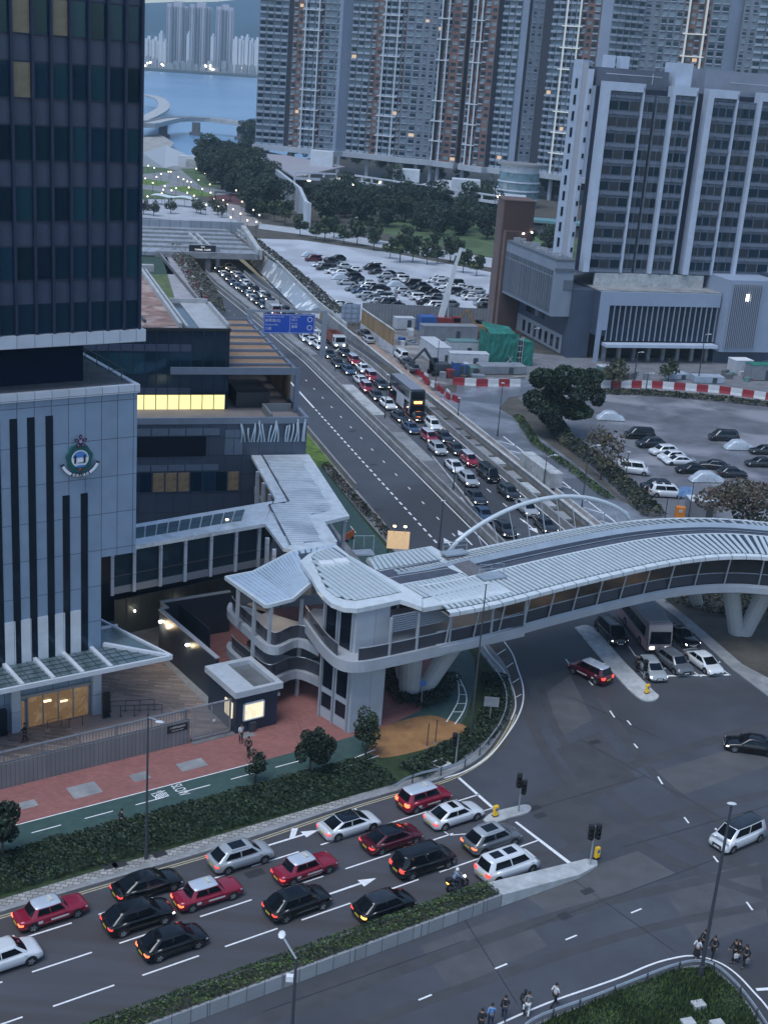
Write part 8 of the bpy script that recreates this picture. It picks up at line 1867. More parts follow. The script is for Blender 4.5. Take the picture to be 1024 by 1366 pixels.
# gantries
gxy = HW(98, 4.3); gz = zroad(98); hR = hz(gxy[0], gxy[1], 414); t = thing('sign_gantry', 'steel gantry over the empty carriageway with a large blue direction sign', 'gantry', (*gxy, gz), R(AH))
gm = mat('gantry steel', (.3, .34, .4), .4, .4, ns=1, na=.1); H_ = hR-gz; 
m = MB(); m.box(-.45, -.3, 0, .45, .3, H_); m.build('post', gm, t); Lg = 14.2; m = MB(); m.box(-Lg-.45, -.3, 0, -Lg+.45, .3, H_); m.build('post', gm, t)
m = MB(); m.box(-Lg+.45, -.2, H_-.5, -.45, .2, H_-.1); m.box(-Lg+.45, -.2, H_-4.2, -.45, .2, H_-4.0); m.build('beam', gm, t)
bx0, bx1, z0, z1 = -11.7, -1.9, H_-4.4, H_-.75
blue_s = mat('sign blue', (.012, .07, .42), .4, ns=.3, na=.08); m = MB(); m.box(bx0, -.42, z0, bx1, -.3, z1); pn = m.build('sign_panel', blue_s, t); swt = mat('sign white', (.6, .64, .7), .5)
m = MB(); m.box(bx0+.1, -.44, z0+.1, bx1-.1, -.42, z0+.16); m.box(bx0+.1, -.44, z1-.16, bx1-.1, -.42, z1-.1); m.box(bx0+.1, -.44, z0+.16, bx0+.16, -.42, z1-.16); m.box(bx1-.16, -.44, z0+.16, bx1-.1, -.42, z1-.16); m.box(bx0+5.0, -.44, z0+.16, bx0+5.06, -.42, z1-.16); m.build('sign_border', swt, pn)
for x, z, s_, sz in ((bx0+.35, z1-.5, 'Tseung Kwan O (N)', .42), (bx0+.35, z1-1.25, '將軍澳(北)', .62), (bx0+.35, z1-2.0, 'Kowloon East', .42), (bx0+.35, z1-2.75, '九龍', .6), (bx0+5.3, z1-.5, 'Hang Hau', .4), (bx0+5.3, z1-1.1, '坑口', .55), (bx0+5.3, z1-1.75, 'Po Lam', .4), (bx0+5.3, z1-2.4, '寶琳', .58)): text('sign_lettering', s_, sz, swt, pn, (x, -.45, z), (R(90), 0, 0), .004, 'LEFT')
m = MB()
for cx_, cz_ in ((bx1-1.0, z1-.95), (bx1-1.0, z1-2.5)):
 P_ = [(cx_+r_*math.cos(a), cz_+r_*math.sin(a)) for r_ in (.5, .38) for a in [2*PI*k/20 for k in range(20)]]
 for k in range(20): k2 = (k+1) % 20; a_, b_, c_, d_ = P_[k], P_[k2], P_[20+k2], P_[20+k]; m.face([(a_[0], -.45, a_[1]), (b_[0], -.45, b_[1]), (c_[0], -.45, c_[1]), (d_[0], -.45, d_[1])])
m.build('sign_symbol', swt, pn)
s_, d_ = HWpx(290, 362); X, Y = HW(s_, d_); gz = zroad(s_); hV = hz(X, Y, 329)-gz; t = thing('message_sign_gantry', 'black electronic message sign over the carriageway before the tunnel', 'gantry', (X, Y, gz), R(AH)); m = MB(); m.box(-.5, -.4, 0, .5, .4, hV); m.build('post', gm, t); m = MB(); m.box(-8.6, -.2, hV-3.4, -.5, .2, hV-3.1); m.build('beam', gm, t)
m = MB(); m.box(-8.0, -.6, hV-2.9, -.7, -.2, hV+.3); vp = m.build('display', mat('display black', (.01, .012, .02), .4), t); glw = lamp('display letters', (.9, .95, 1), .7)
for s_, z, sz in (('OPEN', hV-.15, .4), ('TUNNEL  CLEAR', hV-.9, .6), ('隧道暢通', hV-2.1, .95)): text('display_lettering', s_, sz, glw, vp, (-4.3, -.63, z), (R(90), 0, 0), .004)
# back of a sign and hoarding by the works
X, Y = G(467, 434); t = thing('road_sign', 'pale blue back of a large road sign beside the brown hoarding', 'sign', (X, Y, 0), R(AH)); m = MB(); m.box(-2.1, -.05, .8, 2.1, .05, 4.6); m.build('panel', mat('pale sign back', (.3, .36, .45), .5, ns=.6, na=.1), t)
for x in (-1.4, 0, 1.4): m = MB(); m.box(x-.08, -.2, 0, x+.08, -.06, 4.6); m.build('post', gm, t)
for z in (1.6, 2.7, 3.8): m = MB(); m.box(-2.1, -.12, z, 2.1, -.06, z+.1); m.build('stiffener', gm, t)
A_, B_ = Vector(G(481, 441)), Vector(G(523, 472)); an = math.atan2(B_.y-A_.y, B_.x-A_.x); L_ = (B_-A_).length; t = thing('tan_hoarding', 'tall hoarding with a tan mesh top and white base beside the highway', 'hoarding', (A_.x, A_.y, 0), an); m = MB(); m.box(0, -.1, 1.6, L_, .1, 4.6); m.build('mesh_panel', panelmat('tan mesh', (.26, .17, .09), 1.2, 9, 'xz', (.15, .1, .06), .05, .8, 0, .15), t); m = MB(); m.box(0, -.14, 0, L_, .14, 1.6); m.build('base_panel', mat('white hoarding', (.42, .45, .5), .6, ns=.6, na=.2), t)
m = MB(); m.box(0, -.18, 4.6, L_, .18, 4.8); m.build('capping', concrete_l, t)
A_, B_ = Vector(G(482, 430)), Vector(G(652, 438)); an = math.atan2(B_.y-A_.y, B_.x-A_.x); L_ = (B_-A_).length; t = thing('grey_hoarding', 'long grey corrugated hoarding below the pale car park', 'hoarding', (A_.x, A_.y, 0), an); m = MB(); k = 0; x = 0; 
L0, L1 = [], []
while x < L_: L0.append((x, .08*(k % 2), 0)); L1.append((x, .08*(k % 2), 4.3)); x += .35; k += 1
m.strip(L0, L1); m.build('sheet', mat('grey corrugated', (.19, .2, .22), .6, ns=.4, na=.2), t, fix=False)
for k in range(10): m = MB(); m.box(k*L_/10, .12, 0, k*L_/10+.15, .3, 4.2); m.build('post', steel_d, t)
# lit board beyond the bridge
X, Y = G(529, 745, 5.2); t = thing('lit_sign_board', 'tan board lit by its own lamps behind the landing roof', 'sign', (X, Y, 0), R(2)); zb_ = hz(X, Y, 732); zt_ = hz(X, Y, 709); m = MB(); m.box(-1.15, -.06, zb_, 1.15, .06, zt_); m.build('board', mat('lit tan board', (.42, .3, .18), .6, ns=.8, na=.2, emit=(1, .7, .4), estr=.25), t)
for x in (-.5, .6): m = MB(); m.beam((x, -.08, zt_-.1), (x, -.5, zt_+.75), .06, .06); m.build('lamp_arm', white_p, t); m = MB(); m.box(x-.15, -.6, zt_+.7, x+.15, -.4, zt_+.78); m.build('lamp', lamp_warm, t)
for x in (-1.0, 1.0): m = MB(); m.box(x-.08, .08, 0, x+.08, .24, zt_); m.build('post', steel_d, t)
# ------------------------------------------------------------------ works site
wb_w = mat('barrier white', (.5, .52, .54), .5, ns=3, na=.2); wb_r = mat('barrier red', (.24, .015, .025), .5, ns=3, na=.2)
def wbar(red, x, y, an, lab): 
 t = thing('water_barrier', lab, 'barrier', (x, y, 0), an, 'red and white water filled barriers'); m = MB(); P_ = [(-.31, 0), (.31, 0), (.18, .35), (.13, .95), (-.13, .95), (-.18, .35)]; m.v = [(-1, a, b) for a, b in P_]+[(1, a, b) for a, b in P_]; m.f = [tuple(range(6)), tuple(range(11, 5, -1))]+[(k, (k+1) % 6, 6+(k+1) % 6, 6+k) for k in range(6)]; m.m = [0]*8; m.build('shell', wb_r if red else wb_w, t); return t
pr_ = {}
for path, n_, lab in (([G(611, 513), G(640, 515), G(692, 515)], 9, '%s plastic barrier in the short row beside the access road'), ([G(792, 517), G(870, 517), G(960, 524), G(1030, 534)], 22, '%s plastic barrier in the long row before the hotel')):
 P_ = [Vector(p) for p in path]; tl_ = sum((b-a).length for a, b in zip(P_, P_[1:])); k = 0; s_ = 0
 for a, b in zip(P_, P_[1:]):
  L_ = (b-a).length; d = (b-a)/L_
  while s_ < L_: p = a+d*s_; red = k % 2 == 0; o = wbar(red, p.x, p.y, math.atan2(d.y, d.x), lab % ('red' if red else 'white')); o['group'] = lab % ('red' if red else 'white')+'s'; o.scale = (1.05, 1.3, 1.35); s_ += 2.12; k += 1
  s_ -= L_
def boxthing(name, label, cat, x, y, z0, l, w_, h, col, an=AH, group=None, roofc=None, ribs_=0, zb_=0):
 X, Y = G(x, y, z0); t = thing(name, label, cat, (X, Y, z0), R(an), group); m = MB(); m.box(-l/2, 0, .1, l/2, w_, h); m.build('body', col, t, bevel=.04)
 if roofc: m = MB(); m.box(-l/2-.05, -.05, h, l/2+.05, w_+.05, h+.12); m.build('roof', roofc, t)
 m = MB()
 for k in range(int(l/.5)): m.box(-l/2+.1+k*.5, -.05, .2, -l/2+.3+k*.5, -.005, h-.1)
 m.build('rib', col, t); m = MB(); m.box(l*.1, -.08, .2, l*.1+.9, -.05, min(2.1, h-.2)); m.build('door', steel_d, t); return t
cw_ = mat('site white', (.45, .48, .52), .5, ns=1, na=.15); cb_ = mat('site blue', (.03, .1, .3), .5, ns=1, na=.15); cg_ = mat('site green', (.02, .16, .12), .6, ns=.6, na=.2); cr_ = mat('site red', (.2, .03, .03), .6, ns=.6, na=.2); ct_ = mat('site teal', (.1, .2, .2), .6, ns=.6, na=.2); cgr = mat('site grey', (.2, .22, .25), .7, ns=.6, na=.2)
for a in [('site_container', 'large white container nearest the highway in the works yard', 'container', 590, 488, 0, 3.0, 10, 3.4, cw_, AH, None, cw_), ('site_container', 'white container with a teal roof behind the first one', 'container', 618, 478, 0, 6, 3, 3.2, cw_, AH, None, ct_), ('site_container', 'long white container beside the green netting', 'container', 625, 492, 0, 7.5, 2.6, 2.8, cw_, AH-6, None, cw_),
   ('portable_toilet', 'blue site cabin left of the narrow blue one', 'cabin', 610, 503, 0, 1.8, 1.6, 2.6, cb_, AH, 'small blue site cabins', cgr), ('portable_toilet', 'narrow blue site cabin in front of the green bin', 'cabin', 618, 503, 0, 1.6, 1.4, 2.4, mat('brighter blue', (.04, .16, .42), .5), AH, 'small blue site cabins', cw_), ('skip', 'green skip beside the small blue cabins', 'skip', 629, 503, 0, 2.4, 2, 1.8, ct_, AH), ('skip', 'red skip left of the small blue cabins', 'skip', 601, 505, 0, 1.4, 1.2, 1.6, cr_, AH),
   ('site_container', 'blue container below the crane', 'container', 571, 444, 0, 3.4, 3, 3.4, cb_, AH), ('site_cabin', 'white site cabin against the grey hoarding', 'cabin', 540, 440, 0, 4.2, 2.4, 2.4, cw_, AH, None, cw_), ('site_container', 'long low grey container under the crane', 'container', 600, 455, 0, 12, 3, 3.0, cgr, AH, None, cgr), ('green_tarpaulin', 'low green covered stack left of the netting', 'tarpaulin', 638, 476, 0, 6, 3, 2.2, cg_, AH),
   ('site_container', 'pale grey tank behind the short barrier row', 'container', 672, 500, 0, 9, 3.5, 1.6, cgr, AH), ('site_cabin', 'white roofed stall right of the hotel works', 'cabin', 990, 500, 0, 4, 3, 2.8, cw_, AH, None, white_p), ('site_cabin', 'green roofed stall at the right edge', 'cabin', 1016, 508, 0, 5, 3, 3.0, cgr, AH, None, cg_), ('site_container', 'pale blue covered stack before the hotel', 'container', 945, 512, 0, 6, 2.5, 1.4, mat('pale blue sheet', (.32, .38, .46), .5, ns=.8, na=.2), AH-8), ('site_container', 'low pale stack left of the tall white lamp', 'container', 905, 507, 0, 4.2, 2.5, 1.2, MATS['pale blue sheet'], AH), ('tent', 'small teal tent beside the big tree', 'tent', 806, 508, 0, 2.2, 2, 2.6, ct_, AH, None, cw_)]: boxthing(*a)
# green netted scaffold
X, Y = G(663, 489); t = thing('netted_scaffold', 'small building wrapped in green netting over scaffold', 'scaffold', (X, Y, 0), R(AH)); t.scale = (.7, .8, .78); net = mat('green net', (.012, .13, .1), .7, ns=.9, na=.35, ns2=.4, col2=(.02, .2, .16), m2=(.5, .65), bump=.4); H_ = 8.2
def crinkle(m, a, b, z0, z1, rr, n=10):
 pa = []; 
 for i in range(n+1):
  row = []
  for j in range(6): u = i/n; v = j/5; row.append((a[0]+(b[0]-a[0])*u+rr.uniform(-.12, .12), a[1]+(b[1]-a[1])*u+rr.uniform(-.12, .12), z0+(z1-z0)*v))
  pa.append(row)
 for i in range(n):
  for j in range(5): m.face([pa[i][j], pa[i+1][j], pa[i+1][j+1], pa[i][j+1]])
rr = random.Random(6); m = MB(); crinkle(m, (-3, 0), (5.5, 0), 0, H_, rr, 14); crinkle(m, (-3, 7), (-3, 0), 0, H_, rr); crinkle(m, (5.5, 0), (5.5, 7), 0, H_-1.2, rr); m.face([(-3, 0, H_), (5.5, 0, H_-.8), (5.5, 7, H_+.4), (-3, 7, H_+1.6)]); m.build('net', net, t, fix=False)
m = MB(); crinkle(m, (7.2, .5), (10.5, .5), 0, 6.2, rr, 6); crinkle(m, (7.2, 5), (7.2, .5), 0, 6.2, rr, 6); m.face([(7.2, .5, 6.2), (10.5, .5, 6), (10.5, 5, 6), (7.2, 5, 6.2)]); m.build('side_net', net, t, fix=False)
for k in range(5): m = MB(); m.box(5.5, .4, .6+k*1.5, 7.3, .5, .75+k*1.5); m.build('scaffold_tube', cw_, t)
for x in (5.7, 6.4, 7.1): m = MB(); m.tube([(x, .35, 0), (x, .35, 7.4)], .06, 5); m.build('post', cw_, t)
m = MB(); m.box(5.6, 1.0, 0, 7.1, 5, 6.4); m.build('inner_wall', black_m, t); m = MB(); m.tube([(2.6, -.16, 1), (4.2, -.16, 2.6), (2.8, -.16, 2.7), (4.5, -.16, .9)], .1, 5); m.build('white_marking', cw_, t)
# crane
X, Y = G(592, 441); t = thing('mobile_crane', 'mobile crane with a red body and long pale raised boom', 'crane', (X, Y, 0), R(10)); H_ = hz(*G(592, 441), 330)
m = MB(); m.box(-3.6, -1.3, .9, 3.6, 1.3, 1.7); m.build('carrier', cr_, t, bevel=.06); m = MB(); m.box(-2.6, -1.2, 1.7, 1.4, 1.2, 3.0); m.build('upper_body', cr_, t, bevel=.08); m = MB(); m.box(1.5, -1.2, 1.7, 3.3, .2, 3.2); m.build('cab', cr_, t); m = MB(); m.box(1.7, -1.24, 2.2, 3.1, -1.2, 3.0); m.build('cab_window', car_glass, t)
tx = G(611, 331, H_+2)[0]-X; m = MB(); m.beam((-1, 0, 2.6), (.3, .6, 8.6), 1.15, 1.15); m.beam((.25, .55, 8.4), (1.4, 1.1, 13.6), .85, .85); m.beam((1.35, 1.05, 13.4), (2.4, 1.5, 17.4), .6, .6); m.beam((2.2, 1.5, 17.4), (3.4, 1.5, 17.1), .5, .6); m.build('boom', mat('boom pale', (.5, .53, .56), .4, ns=1, na=.1), t)
m = MB(); m.beam((.6, -.1, 2.4), (.4, .7, 7.5), .3, .3); m.build('ram', steel, t)
for x in (-2.8, -1.2, 1.2, 2.8): w_ = put('wheel', wheel_shape, 'wheel', None, t, (x, -1.15, .55), (1.7, 1.4, 1.7))
# excavator
def excav(label, x, y, an, col):
 X, Y = G(x, y); t = thing('excavator', label, 'excavator', (X, Y, 0), an)
 for s_ in (-1, 1): m = MB(); m.box(-1.9, s_*1.1-.3, 0, 1.9, s_*1.1+.3, .9); m.build('track', black_m, t, bevel=.2)
 m = MB(); m.box(-1.8, -1.2, 1.0, 1.2, 1.2, 2.3); m.build('house', col, t, bevel=.1); m = MB(); m.box(.2, -1.25, 1.0, 1.6, -.2, 3.0); m.build('cab', car_glass, t); m = MB(); m.beam((1.0, .3, 1.8), (3.4, .3, 5.0), .4, .5); m.beam((3.3, .3, 5.0), (5.4, .3, 2.8), .3, .4); m.build('boom', col, t); m = MB(); m.prism([(5.1, -.3), (5.9, -.3), (5.7, .9), (5.2, .9)], 1.6, 2.8); m.build('bucket', steel_d, t)
excav('rust brown excavator with a bent arm left of the netting', 640, 447, R(150), mat('rust yellow', (.2, .13, .07), .6, ns=1, na=.3)); excav('dark excavator beside the tan hoarding', 585, 500, R(200), steel_d)
X, Y = G(655, 452); t = thing('steel_beams', 'stack of rusty steel beams beside the netting', 'steel stack', (X, Y, 0), R(AH))
for k in range(6): m = MB(); m.box(-7, k*.7, .2+.3*(k % 3), 7, k*.7+.4, .6+.3*(k % 3)); m.build('beam', mat('rust', (.12, .05, .04), .8, ns=1, na=.3), t)
rr = random.Random(9); pal = [cw_, cgr, cr_, cb_, ct_, soil, concrete_d, concrete_l]
nm_ = ['low', 'small', 'narrow', 'flat', 'square', 'long']; cn_ = ['white', 'grey', 'red', 'blue', 'teal', 'brown', 'dark grey', 'pale grey']
for k in range(34):
 u = rr.random(); x, y = (rr.uniform(530, 575), rr.uniform(440, 462)) if k < 8 else (rr.uniform(575, 690), rr.uniform(488, 508)) if k < 20 else (rr.uniform(800, 1015), rr.uniform(500, 512)); ci = rr.randrange(8); X, Y = G(x, y); m = MB(); l_ = rr.uniform(.7, 2.6); m.obox(0, 0, 0, rr.uniform(.4, 1.3), l_, rr.uniform(.6, 1.5), rr.random()); m.obox(.3, .2, 0, rr.uniform(.2, .8), l_*.6, .5, rr.random()*3); o = m.build('site_material', pal[ci], loc=(X, Y, 0)); tag(o, 'pile of %s site material %s' % (cn_[ci], 'below the grey hoarding' if k < 8 else 'around the works cabins' if k < 20 else 'in front of the hotel'), 'site material', 'piles of %s site material %s' % (cn_[ci], 'by the hoarding' if k < 8 else 'by the cabins' if k < 20 else 'by the hotel'))
# row of stacked red white gear along the strip
for k in range(13):
 s_ = 90-k*2.0; X, Y = HW(s_, 18.9+rr.uniform(-.5, 1.3)); o = wbar(k % 3 != 1, X, Y, R(108+rr.uniform(-14, 14)), 'scuffed %s barrier in the jumbled line beside the gravel strip' % ('red' if k % 3 != 1 else 'white')); o['group'] = 'jumbled %s barriers beside the gravel strip' % ('red' if k % 3 != 1 else 'white')
for i, (x, y, k_, c_) in enumerate([(489, 452, 'hatch', 'silver'), (484, 445, 'suv', 'dark'), (533, 474, 'van', 'white'), (541, 482, 'sedan', 'dark'), (548, 490, 'suv', 'grey')]): X, Y = G(x+2, y, .7); make_car(k_, c_, ['silver car beside the white base of the tan hoarding', 'dark car at the far end of the tan hoarding', 'white van at the near end of the tan hoarding', 'dark car behind the jumbled barriers', 'grey car nearest the lamp among the jumbled barriers'][i], (X, Y, .02), R(108), 'vehicles parked beside the works', 'off', None, True, (), 'car', 'parked_car')
# lane on the left bank: orange white barriers, and car park kit
for k in range(14):
 u = k/14; a = Vector(G(209, 309)); b = Vector(G(272, 410)); p = a.lerp(b, u); o = wbar(k % 2, p.x+1.5, p.y, R(112), '%s barrier along the pinkish service lane' % ('red' if k % 2 else 'white')); o.scale = (1.5, 1, 1.2); o['group'] = '%s barriers along the pinkish service lane' % ('red' if k % 2 else 'white')
boxthing('ticket_booth', 'small grey booth with a pale roof at the dark car park entrance', 'booth', 936, 693, 0, 3.6, 2.6, 2.4, cgr, 5, None, mat('booth roof', (.5, .55, .6), .5))
X, Y = G(905, 692); t = thing('ticket_machine', 'orange ticket machine at the car park entrance', 'machine', (X, Y, 0)); m = MB(); m.box(-.6, -.4, 0, .6, .4, 1.7); m.build('body', mat('orange machine', (.6, .2, .02), .5), t, bevel=.05); m = MB(); m.box(-.25, -.45, 1.0, .25, -.4, 1.4); m.build('screen', cw_, t)
X, Y = G(908, 688); t = thing('notice_board', 'blue and white notice board above the orange ticket machine', 'sign', (X+.4, Y+1.5, 0)); m = MB(); m.box(-.9, 0, 2.2, .9, .06, 3.6); m.build('panel', mat('notice blue', (.2, .35, .6), .5, ns=1.5, na=.5), t)
for x in (-.7, .7): m = MB(); m.tube([(x, .1, 0), (x, .1, 3.5)], .05, 5); m.build('post', steel, t)
for i, (x, y) in enumerate(((884, 700), (917, 688))): lamp_post(['dark post left of the orange ticket machine', 'dark post right of the notice board'][i], x, y+6, y-45 if i else y-35, None, .08, head=False)
X, Y = G(652, 967); t = thing('road_sign', 'plain grey rectangular sign on a post by the cycle track', 'sign', (X, Y, .1)); m = MB(); m.box(-.65, -.03, 1.7, .65, .03, 2.6); m.build('plate', cgr, t); m = MB(); m.tube([(0, .06, 0), (0, .06, 2.6)], .05, 6); m.build('post', steel, t)
X, Y = G(561, 945); t = thing('road_sign', 'round blue cycle sign beside the bridge pier', 'sign', (X, Y, .1)); m = MB(); m.disc((0, -.03, 2.4), .32, 'y', 16); m.build('plate', mat('blue disc', (.05, .15, .4), .4), t); m = MB(); m.tube([(0, .03, 0), (0, .03, 2.5)], .05, 6); m.build('post', steel, t)
for i, (x, y) in enumerate(((569, 998), (580, 993))): X, Y = G(x, y); t = thing('slim_post', ['left slim post on the orange paving', 'right slim post on the orange paving'][i], 'post', (X, Y, .14)); m = MB(); m.tube([(0, 0, 0), (0, 0, 2.2)], .05, 6); m.build('post', steel_d, t); m = MB(); m.box(-.12, -.12, 0, .12, .12, .05); m.build('base', steel, t)
X, Y = G(586, 1025); t = thing('manhole_cover', 'square manhole with a pale rim inside the guard rail', 'manhole', (X, Y, .13), R(AN+10)); m = MB(); m.box(-.75, -.6, 0, .75, .6, .35); m.build('rim', concrete_l, t); m = MB(); m.box(-.45, -.38, .35, .45, .38, .37); m.build('cover', black_m, t)
# ------------------------------------------------------------------ people
skin = mat('skin', (.35, .22, .16), .6); hair = mat('black hair', (.012, .01, .01), .6); shoe = mat('dark shoes', (.02, .02, .02), .5)
CL = dict(black=mat('black cloth', (.015, .015, .018), .9), white=mat('white cloth', (.55, .57, .6), .9), blue=mat('blue cloth', (.12, .25, .5), .9), navy=mat('navy cloth', (.02, .03, .06), .9), grey=mat('grey cloth', (.15, .16, .18), .9), denim=mat('pale denim', (.16, .24, .33), .9))
def skinned(name, V_, E_, R_, m_, parent, lv=1):
 me = bpy.data.meshes.new(name); me.from_pydata(V_, E_, []); o = bpy.data.objects.new(name, me); scene.collection.objects.link(o)
 s_ = o.modifiers.new('s', 'SKIN'); s_.use_smooth_shade = True
 for i, r_ in enumerate(R_): me.skin_vertices[0].data[i].radius = (r_, r_) if not isinstance(r_, tuple) else r_; me.skin_vertices[0].data[i].use_root = (i == 0)
 o.modifiers.new('d', 'SUBSURF').levels = lv; dg = bpy.context.evaluated_depsgraph_get(); m2 = bpy.data.meshes.new_from_object(o.evaluated_get(dg)); bpy.data.objects.remove(o); m2.materials.clear(); m2.materials.append(m_); o = bpy.data.objects.new(name, m2); scene.collection.objects.link(o); o.parent = parent; return o
def person(label, loc, rotz, top='black', bottom='black', stride=.25, arm=.2, sit=False, helmet=False, skirt=False, bag=None, group='pedestrians at the corner', scale=1.0, long_hair=False):
 t = thing('person', label, 'person', loc, rotz, group); t.scale = (scale,)*3
 # x forward, y left
 if not sit:
  hip = .93; J = dict(p=(0, 0, .95), ch=(0.01, 0, 1.2), nk=(.02, 0, 1.44), hb=(.03, 0, 1.52), hd=(.045, 0, 1.64), ht=(.04, 0, 1.72), hl=(0, .095, .90), hr=(0, -.095, .90), kl=(stride*.55, .1, .50), kr=(-stride*.25+.04, -.1, .49), al=(stride*.75, .1, .09), ar=(-stride, -.1, .12), tl=(stride*.75+.17, .1, .04), tr=(-stride+.16, -.1, .05),
   sl=(.0, .18, 1.40), sr=(0, -.18, 1.40), el=(-arm*.6-.02, .23, 1.13), er=(arm*.5, -.23, 1.13), wl=(-arm*.5+.10, .22, .89), wr=(arm+.12, -.2, .92))
 else:
  J = dict(p=(-.25, 0, .93), ch=(-.14, 0, 1.18), nk=(-.03, 0, 1.40), hb=(0, 0, 1.47), hd=(.04, 0, 1.59), ht=(.03, 0, 1.67), hl=(-.2, .1, .9), hr=(-.2, -.1, .9), kl=(.2, .23, .78), kr=(.2, -.23, .78), al=(.08, .25, .36), ar=(.08, -.25, .36), tl=(.26, .25, .32), tr=(.26, -.25, .32), sl=(-.06, .19, 1.36), sr=(-.06, -.19, 1.36), el=(.13, .27, 1.15), er=(.13, -.27, 1.15), wl=(.38, .33, 1.05), wr=(.38, -.33, 1.05))
 ks_ = list(J); ix = {k: i for i, k in enumerate(ks_)}; V_ = [J[k] for k in ks_]
 rad = dict(p=(.13, .11), ch=(.13, .10), nk=.055, hb=.06, hd=.095, ht=.07, hl=.085, hr=.085, kl=.055, kr=.055, al=.038, ar=.038, tl=.035, tr=.035, sl=.055, sr=.055, el=.04, er=.04, wl=.026, wr=.026)
 E_ = [(ix[a], ix[b]) for a, b in [('p', 'ch'), ('ch', 'nk'), ('nk', 'hb'), ('hb', 'hd'), ('hd', 'ht'), ('p', 'hl'), ('hl', 'kl'), ('kl', 'al'), ('al', 'tl'), ('p', 'hr'), ('hr', 'kr'), ('kr', 'ar'), ('ar', 'tr'), ('nk', 'sl'), ('sl', 'el'), ('el', 'wl'), ('nk', 'sr'), ('sr', 'er'), ('er', 'wr')]]; Rr = [rad[k] for k in ks_]
 for w_, e_, s_ in (('wl', 'el', 1), ('wr', 'er', -1)):
  d = (Vector(J[w_])-Vector(J[e_])).normalized(); palm = Vector(J[w_])+d*.06; V_.append(tuple(palm)); pi_ = len(V_)-1; E_.append((ix[w_], pi_)); Rr.append(.028)
  for f in range(4): off = Vector((0.0, 0, 0))+Vector((1, 0, 0)).cross(d)*0+Vector((.016*(f-1.5), 0, 0)); V_.append(tuple(palm+d*(.045)+off)); V_.append(tuple(palm+d*(.085-.008*abs(f-1.4))+off+Vector((.012, 0, 0)))); E_ += [(pi_, len(V_)-2), (len(V_)-2, len(V_)-1)]; Rr += [.009, .008]
  V_.append(tuple(palm+Vector((.035, -s_*.01, .0)))); V_.append(tuple(palm+Vector((.05, -s_*.015, -.035)))); E_ += [(pi_, len(V_)-2), (len(V_)-2, len(V_)-1)]; Rr += [.011, .009]
 b = skinned('body', V_, E_, Rr, skin, t)
 def sub(keys, edges, add, nm, m_, extra=None):
  VV = [J[k] for k in keys]; RRR = [(rad[k][0]+add, rad[k][1]+add) if isinstance(rad[k], tuple) else rad[k]+add for k in keys]
  if extra: VV, RRR = extra(VV, RRR)
  return skinned(nm, VV, [(keys.index(a), keys.index(b_)) for a, b_ in edges], RRR, m_, t)
 sub(['p', 'ch', 'nk', 'sl', 'sr', 'el', 'er']+([] if top == 'white' else ['wl', 'wr']), [('p', 'ch'), ('ch', 'nk'), ('nk', 'sl'), ('sl', 'el'), ('nk', 'sr'), ('sr', 'er')]+([] if top == 'white' else [('el', 'wl'), ('er', 'wr')]), .018, 'shirt', CL[top])
 if skirt: m = MB(); n_ = 12; A = [(.15*math.cos(a), .17*math.sin(a), .98) for a in [2*PI*k/n_ for k in range(n_)]]; B = [(.24*math.cos(a), .24*math.sin(a), .42) for a in [2*PI*k/n_ for k in range(n_)]]; [m.face([A[k], A[(k+1) % n_], B[(k+1) % n_], B[k]]) for k in range(n_)]; m.build('skirt', CL[bottom], t, smooth=True, fix=False)
 else: sub(['p', 'hl', 'kl', 'al', 'hr', 'kr', 'ar'], [('p', 'hl'), ('hl', 'kl'), ('kl', 'al'), ('p', 'hr'), ('hr', 'kr'), ('kr', 'ar')], .016, 'trousers', CL[bottom])
 hd = J['hd']; m = MB()
 if helmet: m.ball((hd[0]-.01, 0, hd[2]+.03), .15, .14, .15, 12, 8); m.build('helmet', MATS['car paint white'], t, smooth=True); m = MB(); m.ball((hd[0]+.08, 0, hd[2]+.02), .08, .1, .06, 8, 5); m.build('visor', car_glass, t)
 else:
  m.ball((hd[0]-.025, 0, hd[2]+.045), .105, .098, .10, 10, 7)
  if long_hair: m.ball((hd[0]-.07, 0, hd[2]-.08), .06, .09, .16, 8, 5)
  m.build('hair', hair, t, smooth=True); m = MB(); m.ball((hd[0]+.095, 0, hd[2]-.01), .018, .014, .03, 6, 4); m.build('nose', skin, b)
  for s_ in (1, -1): m = MB(); m.ball((hd[0]+.085, s_*.035, hd[2]+.02), .012, .014, .009, 6, 4); m.build('eye', hair, b)
 for k_ in ('tl', 'tr'): m = MB(); a = J[k_]; m.ball((a[0]-.07, a[1], a[2]+.01), .13, .05, .05, 8, 4); m.build('shoe', shoe, t)
 if bag: m = MB(); a = J['wl']; m.box(a[0]-.14, a[1]-.06, a[2]-.42, a[0]+.16, a[1]+.08, a[2]-.1); m.build('carried_bag', CL[bag], t, bevel=.03)
 return t
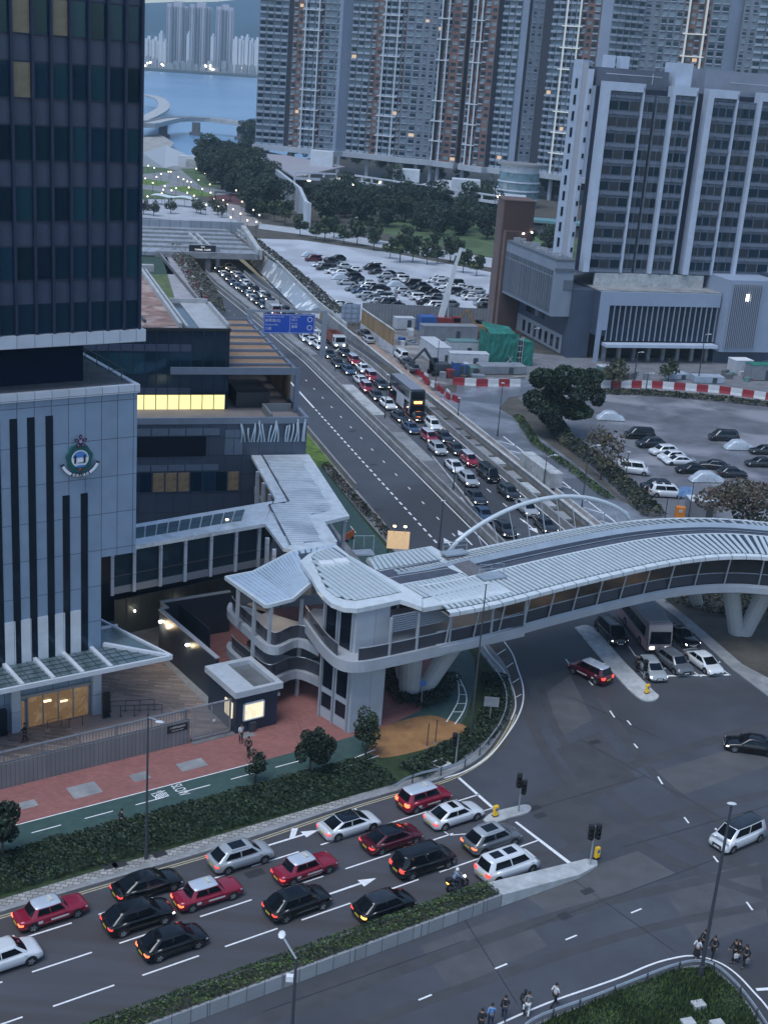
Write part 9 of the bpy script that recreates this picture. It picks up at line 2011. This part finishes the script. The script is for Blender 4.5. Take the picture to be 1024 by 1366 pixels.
PP = [(927, 1281, 40, 'white', 'black', 'person in a white top and black skirt left of the tall lamp', dict(skirt=True, long_hair=True)), (936, 1270, 60, 'black', 'black', 'person in black hidden behind the tall lamp', dict()), (949, 1278, 230, 'black', 'black', 'person in black walking right of the tall lamp', dict(stride=.35)), (977, 1283, 200, 'black', 'black', 'person in black, left one of the pair with the pale bag', dict(bag='white')), (982, 1284, 190, 'black', 'navy', 'person in black, right one of the pair with the pale bag', dict(long_hair=True)), (991, 1290, 215, 'black', 'black', 'person in black with white shoes, rightmost pedestrian', dict(long_hair=True, bag='grey')),
 (738, 1343, 35, 'white', 'black', 'person in a white shirt and black trousers striding along the guard rail', dict(stride=.4)), (697, 1352, 70, 'black', 'black', 'tall person in black beside one carrying a white bag', dict(long_hair=True)), (702, 1355, 75, 'grey', 'white', 'person carrying a white bag beside the tall one in black', dict(bag='white')), (671, 1360, 80, 'black', 'navy', 'person in a dark jacket left of the white bag pair', dict()), (653, 1371, 85, 'blue', 'navy', 'person in a light blue shirt at the bottom edge', dict()), (640, 1378, 85, 'black', 'black', 'person in black lowest at the bottom edge', dict()),
 (162, 1109, 30, 'black', 'black', 'person in black walking beside the shrubs left of the street lamp', dict()), (321, 993, 300, 'white', 'black', 'guard in a pale shirt beside the navy guard house', dict(stride=.05)), (331, 1010, 250, 'black', 'black', 'person in black on the red footway by the guard house', dict()), (34, 992, 200, 'black', 'black', 'person in black crossing the plaza behind the perimeter wall', dict()), (849, 897, 100, 'black', 'black', 'person in black standing on the long traffic island', dict(stride=.08))]
for i, (x, y, an, tp_, bt_, lab, kw) in enumerate(PP): X, Y = G(x, y); person(lab, (X, Y, .14 if i in (12, 13, 14, 15, 16) else .01), R(an), tp_, bt_, group='pedestrians around the junction', **kw)
person('motorcycle rider in a pale blue jacket and white helmet', (mx_-.15*math.cos(EA), my_-.15*math.sin(EA), .006), EA, 'denim', 'navy', sit=True, helmet=True, group=None)
for i, (px_, py_, z_) in enumerate(((362, 818, 6.0), (388, 873, 2.9))): X, Y = G(px_+4, py_, z_); person(['person in black standing on the upper stair landing', 'person in black on the lower stair landing'][i], (X+.5, Y+1.2, z_), R(60), group='people on the staircase', stride=.1)
X, Y = G(539, 741, 0); X, Y = HW(8, -13.8); t = thing('orange_barrier', 'orange plastic barrier on the cycle track beside the walkway', 'barrier', (*G(466, 722), .13), R(60)); m = MB(); m.box(-.9, -.05, .3, .9, .05, 1.1); m.build('panel', mat('orange plastic', (.55, .12, .03), .5), t)
for x in (-.7, .7): m = MB(); m.box(x-.05, -.25, 0, x+.05, .25, .3); m.build('foot', black_m, t)
# ------------------------------------------------------------------ sea air
hm = bpy.data.materials.new('haze air'); hm.use_nodes = True; n_ = hm.node_tree.nodes; n_.remove(n_['Principled BSDF']); pv_ = n_.new('ShaderNodeVolumePrincipled'); pv_.inputs['Color'].default_value = (.55, .8, 1.0, 1); pv_.inputs['Density'].default_value = .00016; pv_.inputs['Anisotropy'].default_value = .1
hm.node_tree.links.new(pv_.outputs[0], n_['Material Output'].inputs['Volume']); m = MB(); m.box(-7000, -300, -9, 9500, 7600, 900); tag(m.build('haze', hm), None, None, None, 'stuff')
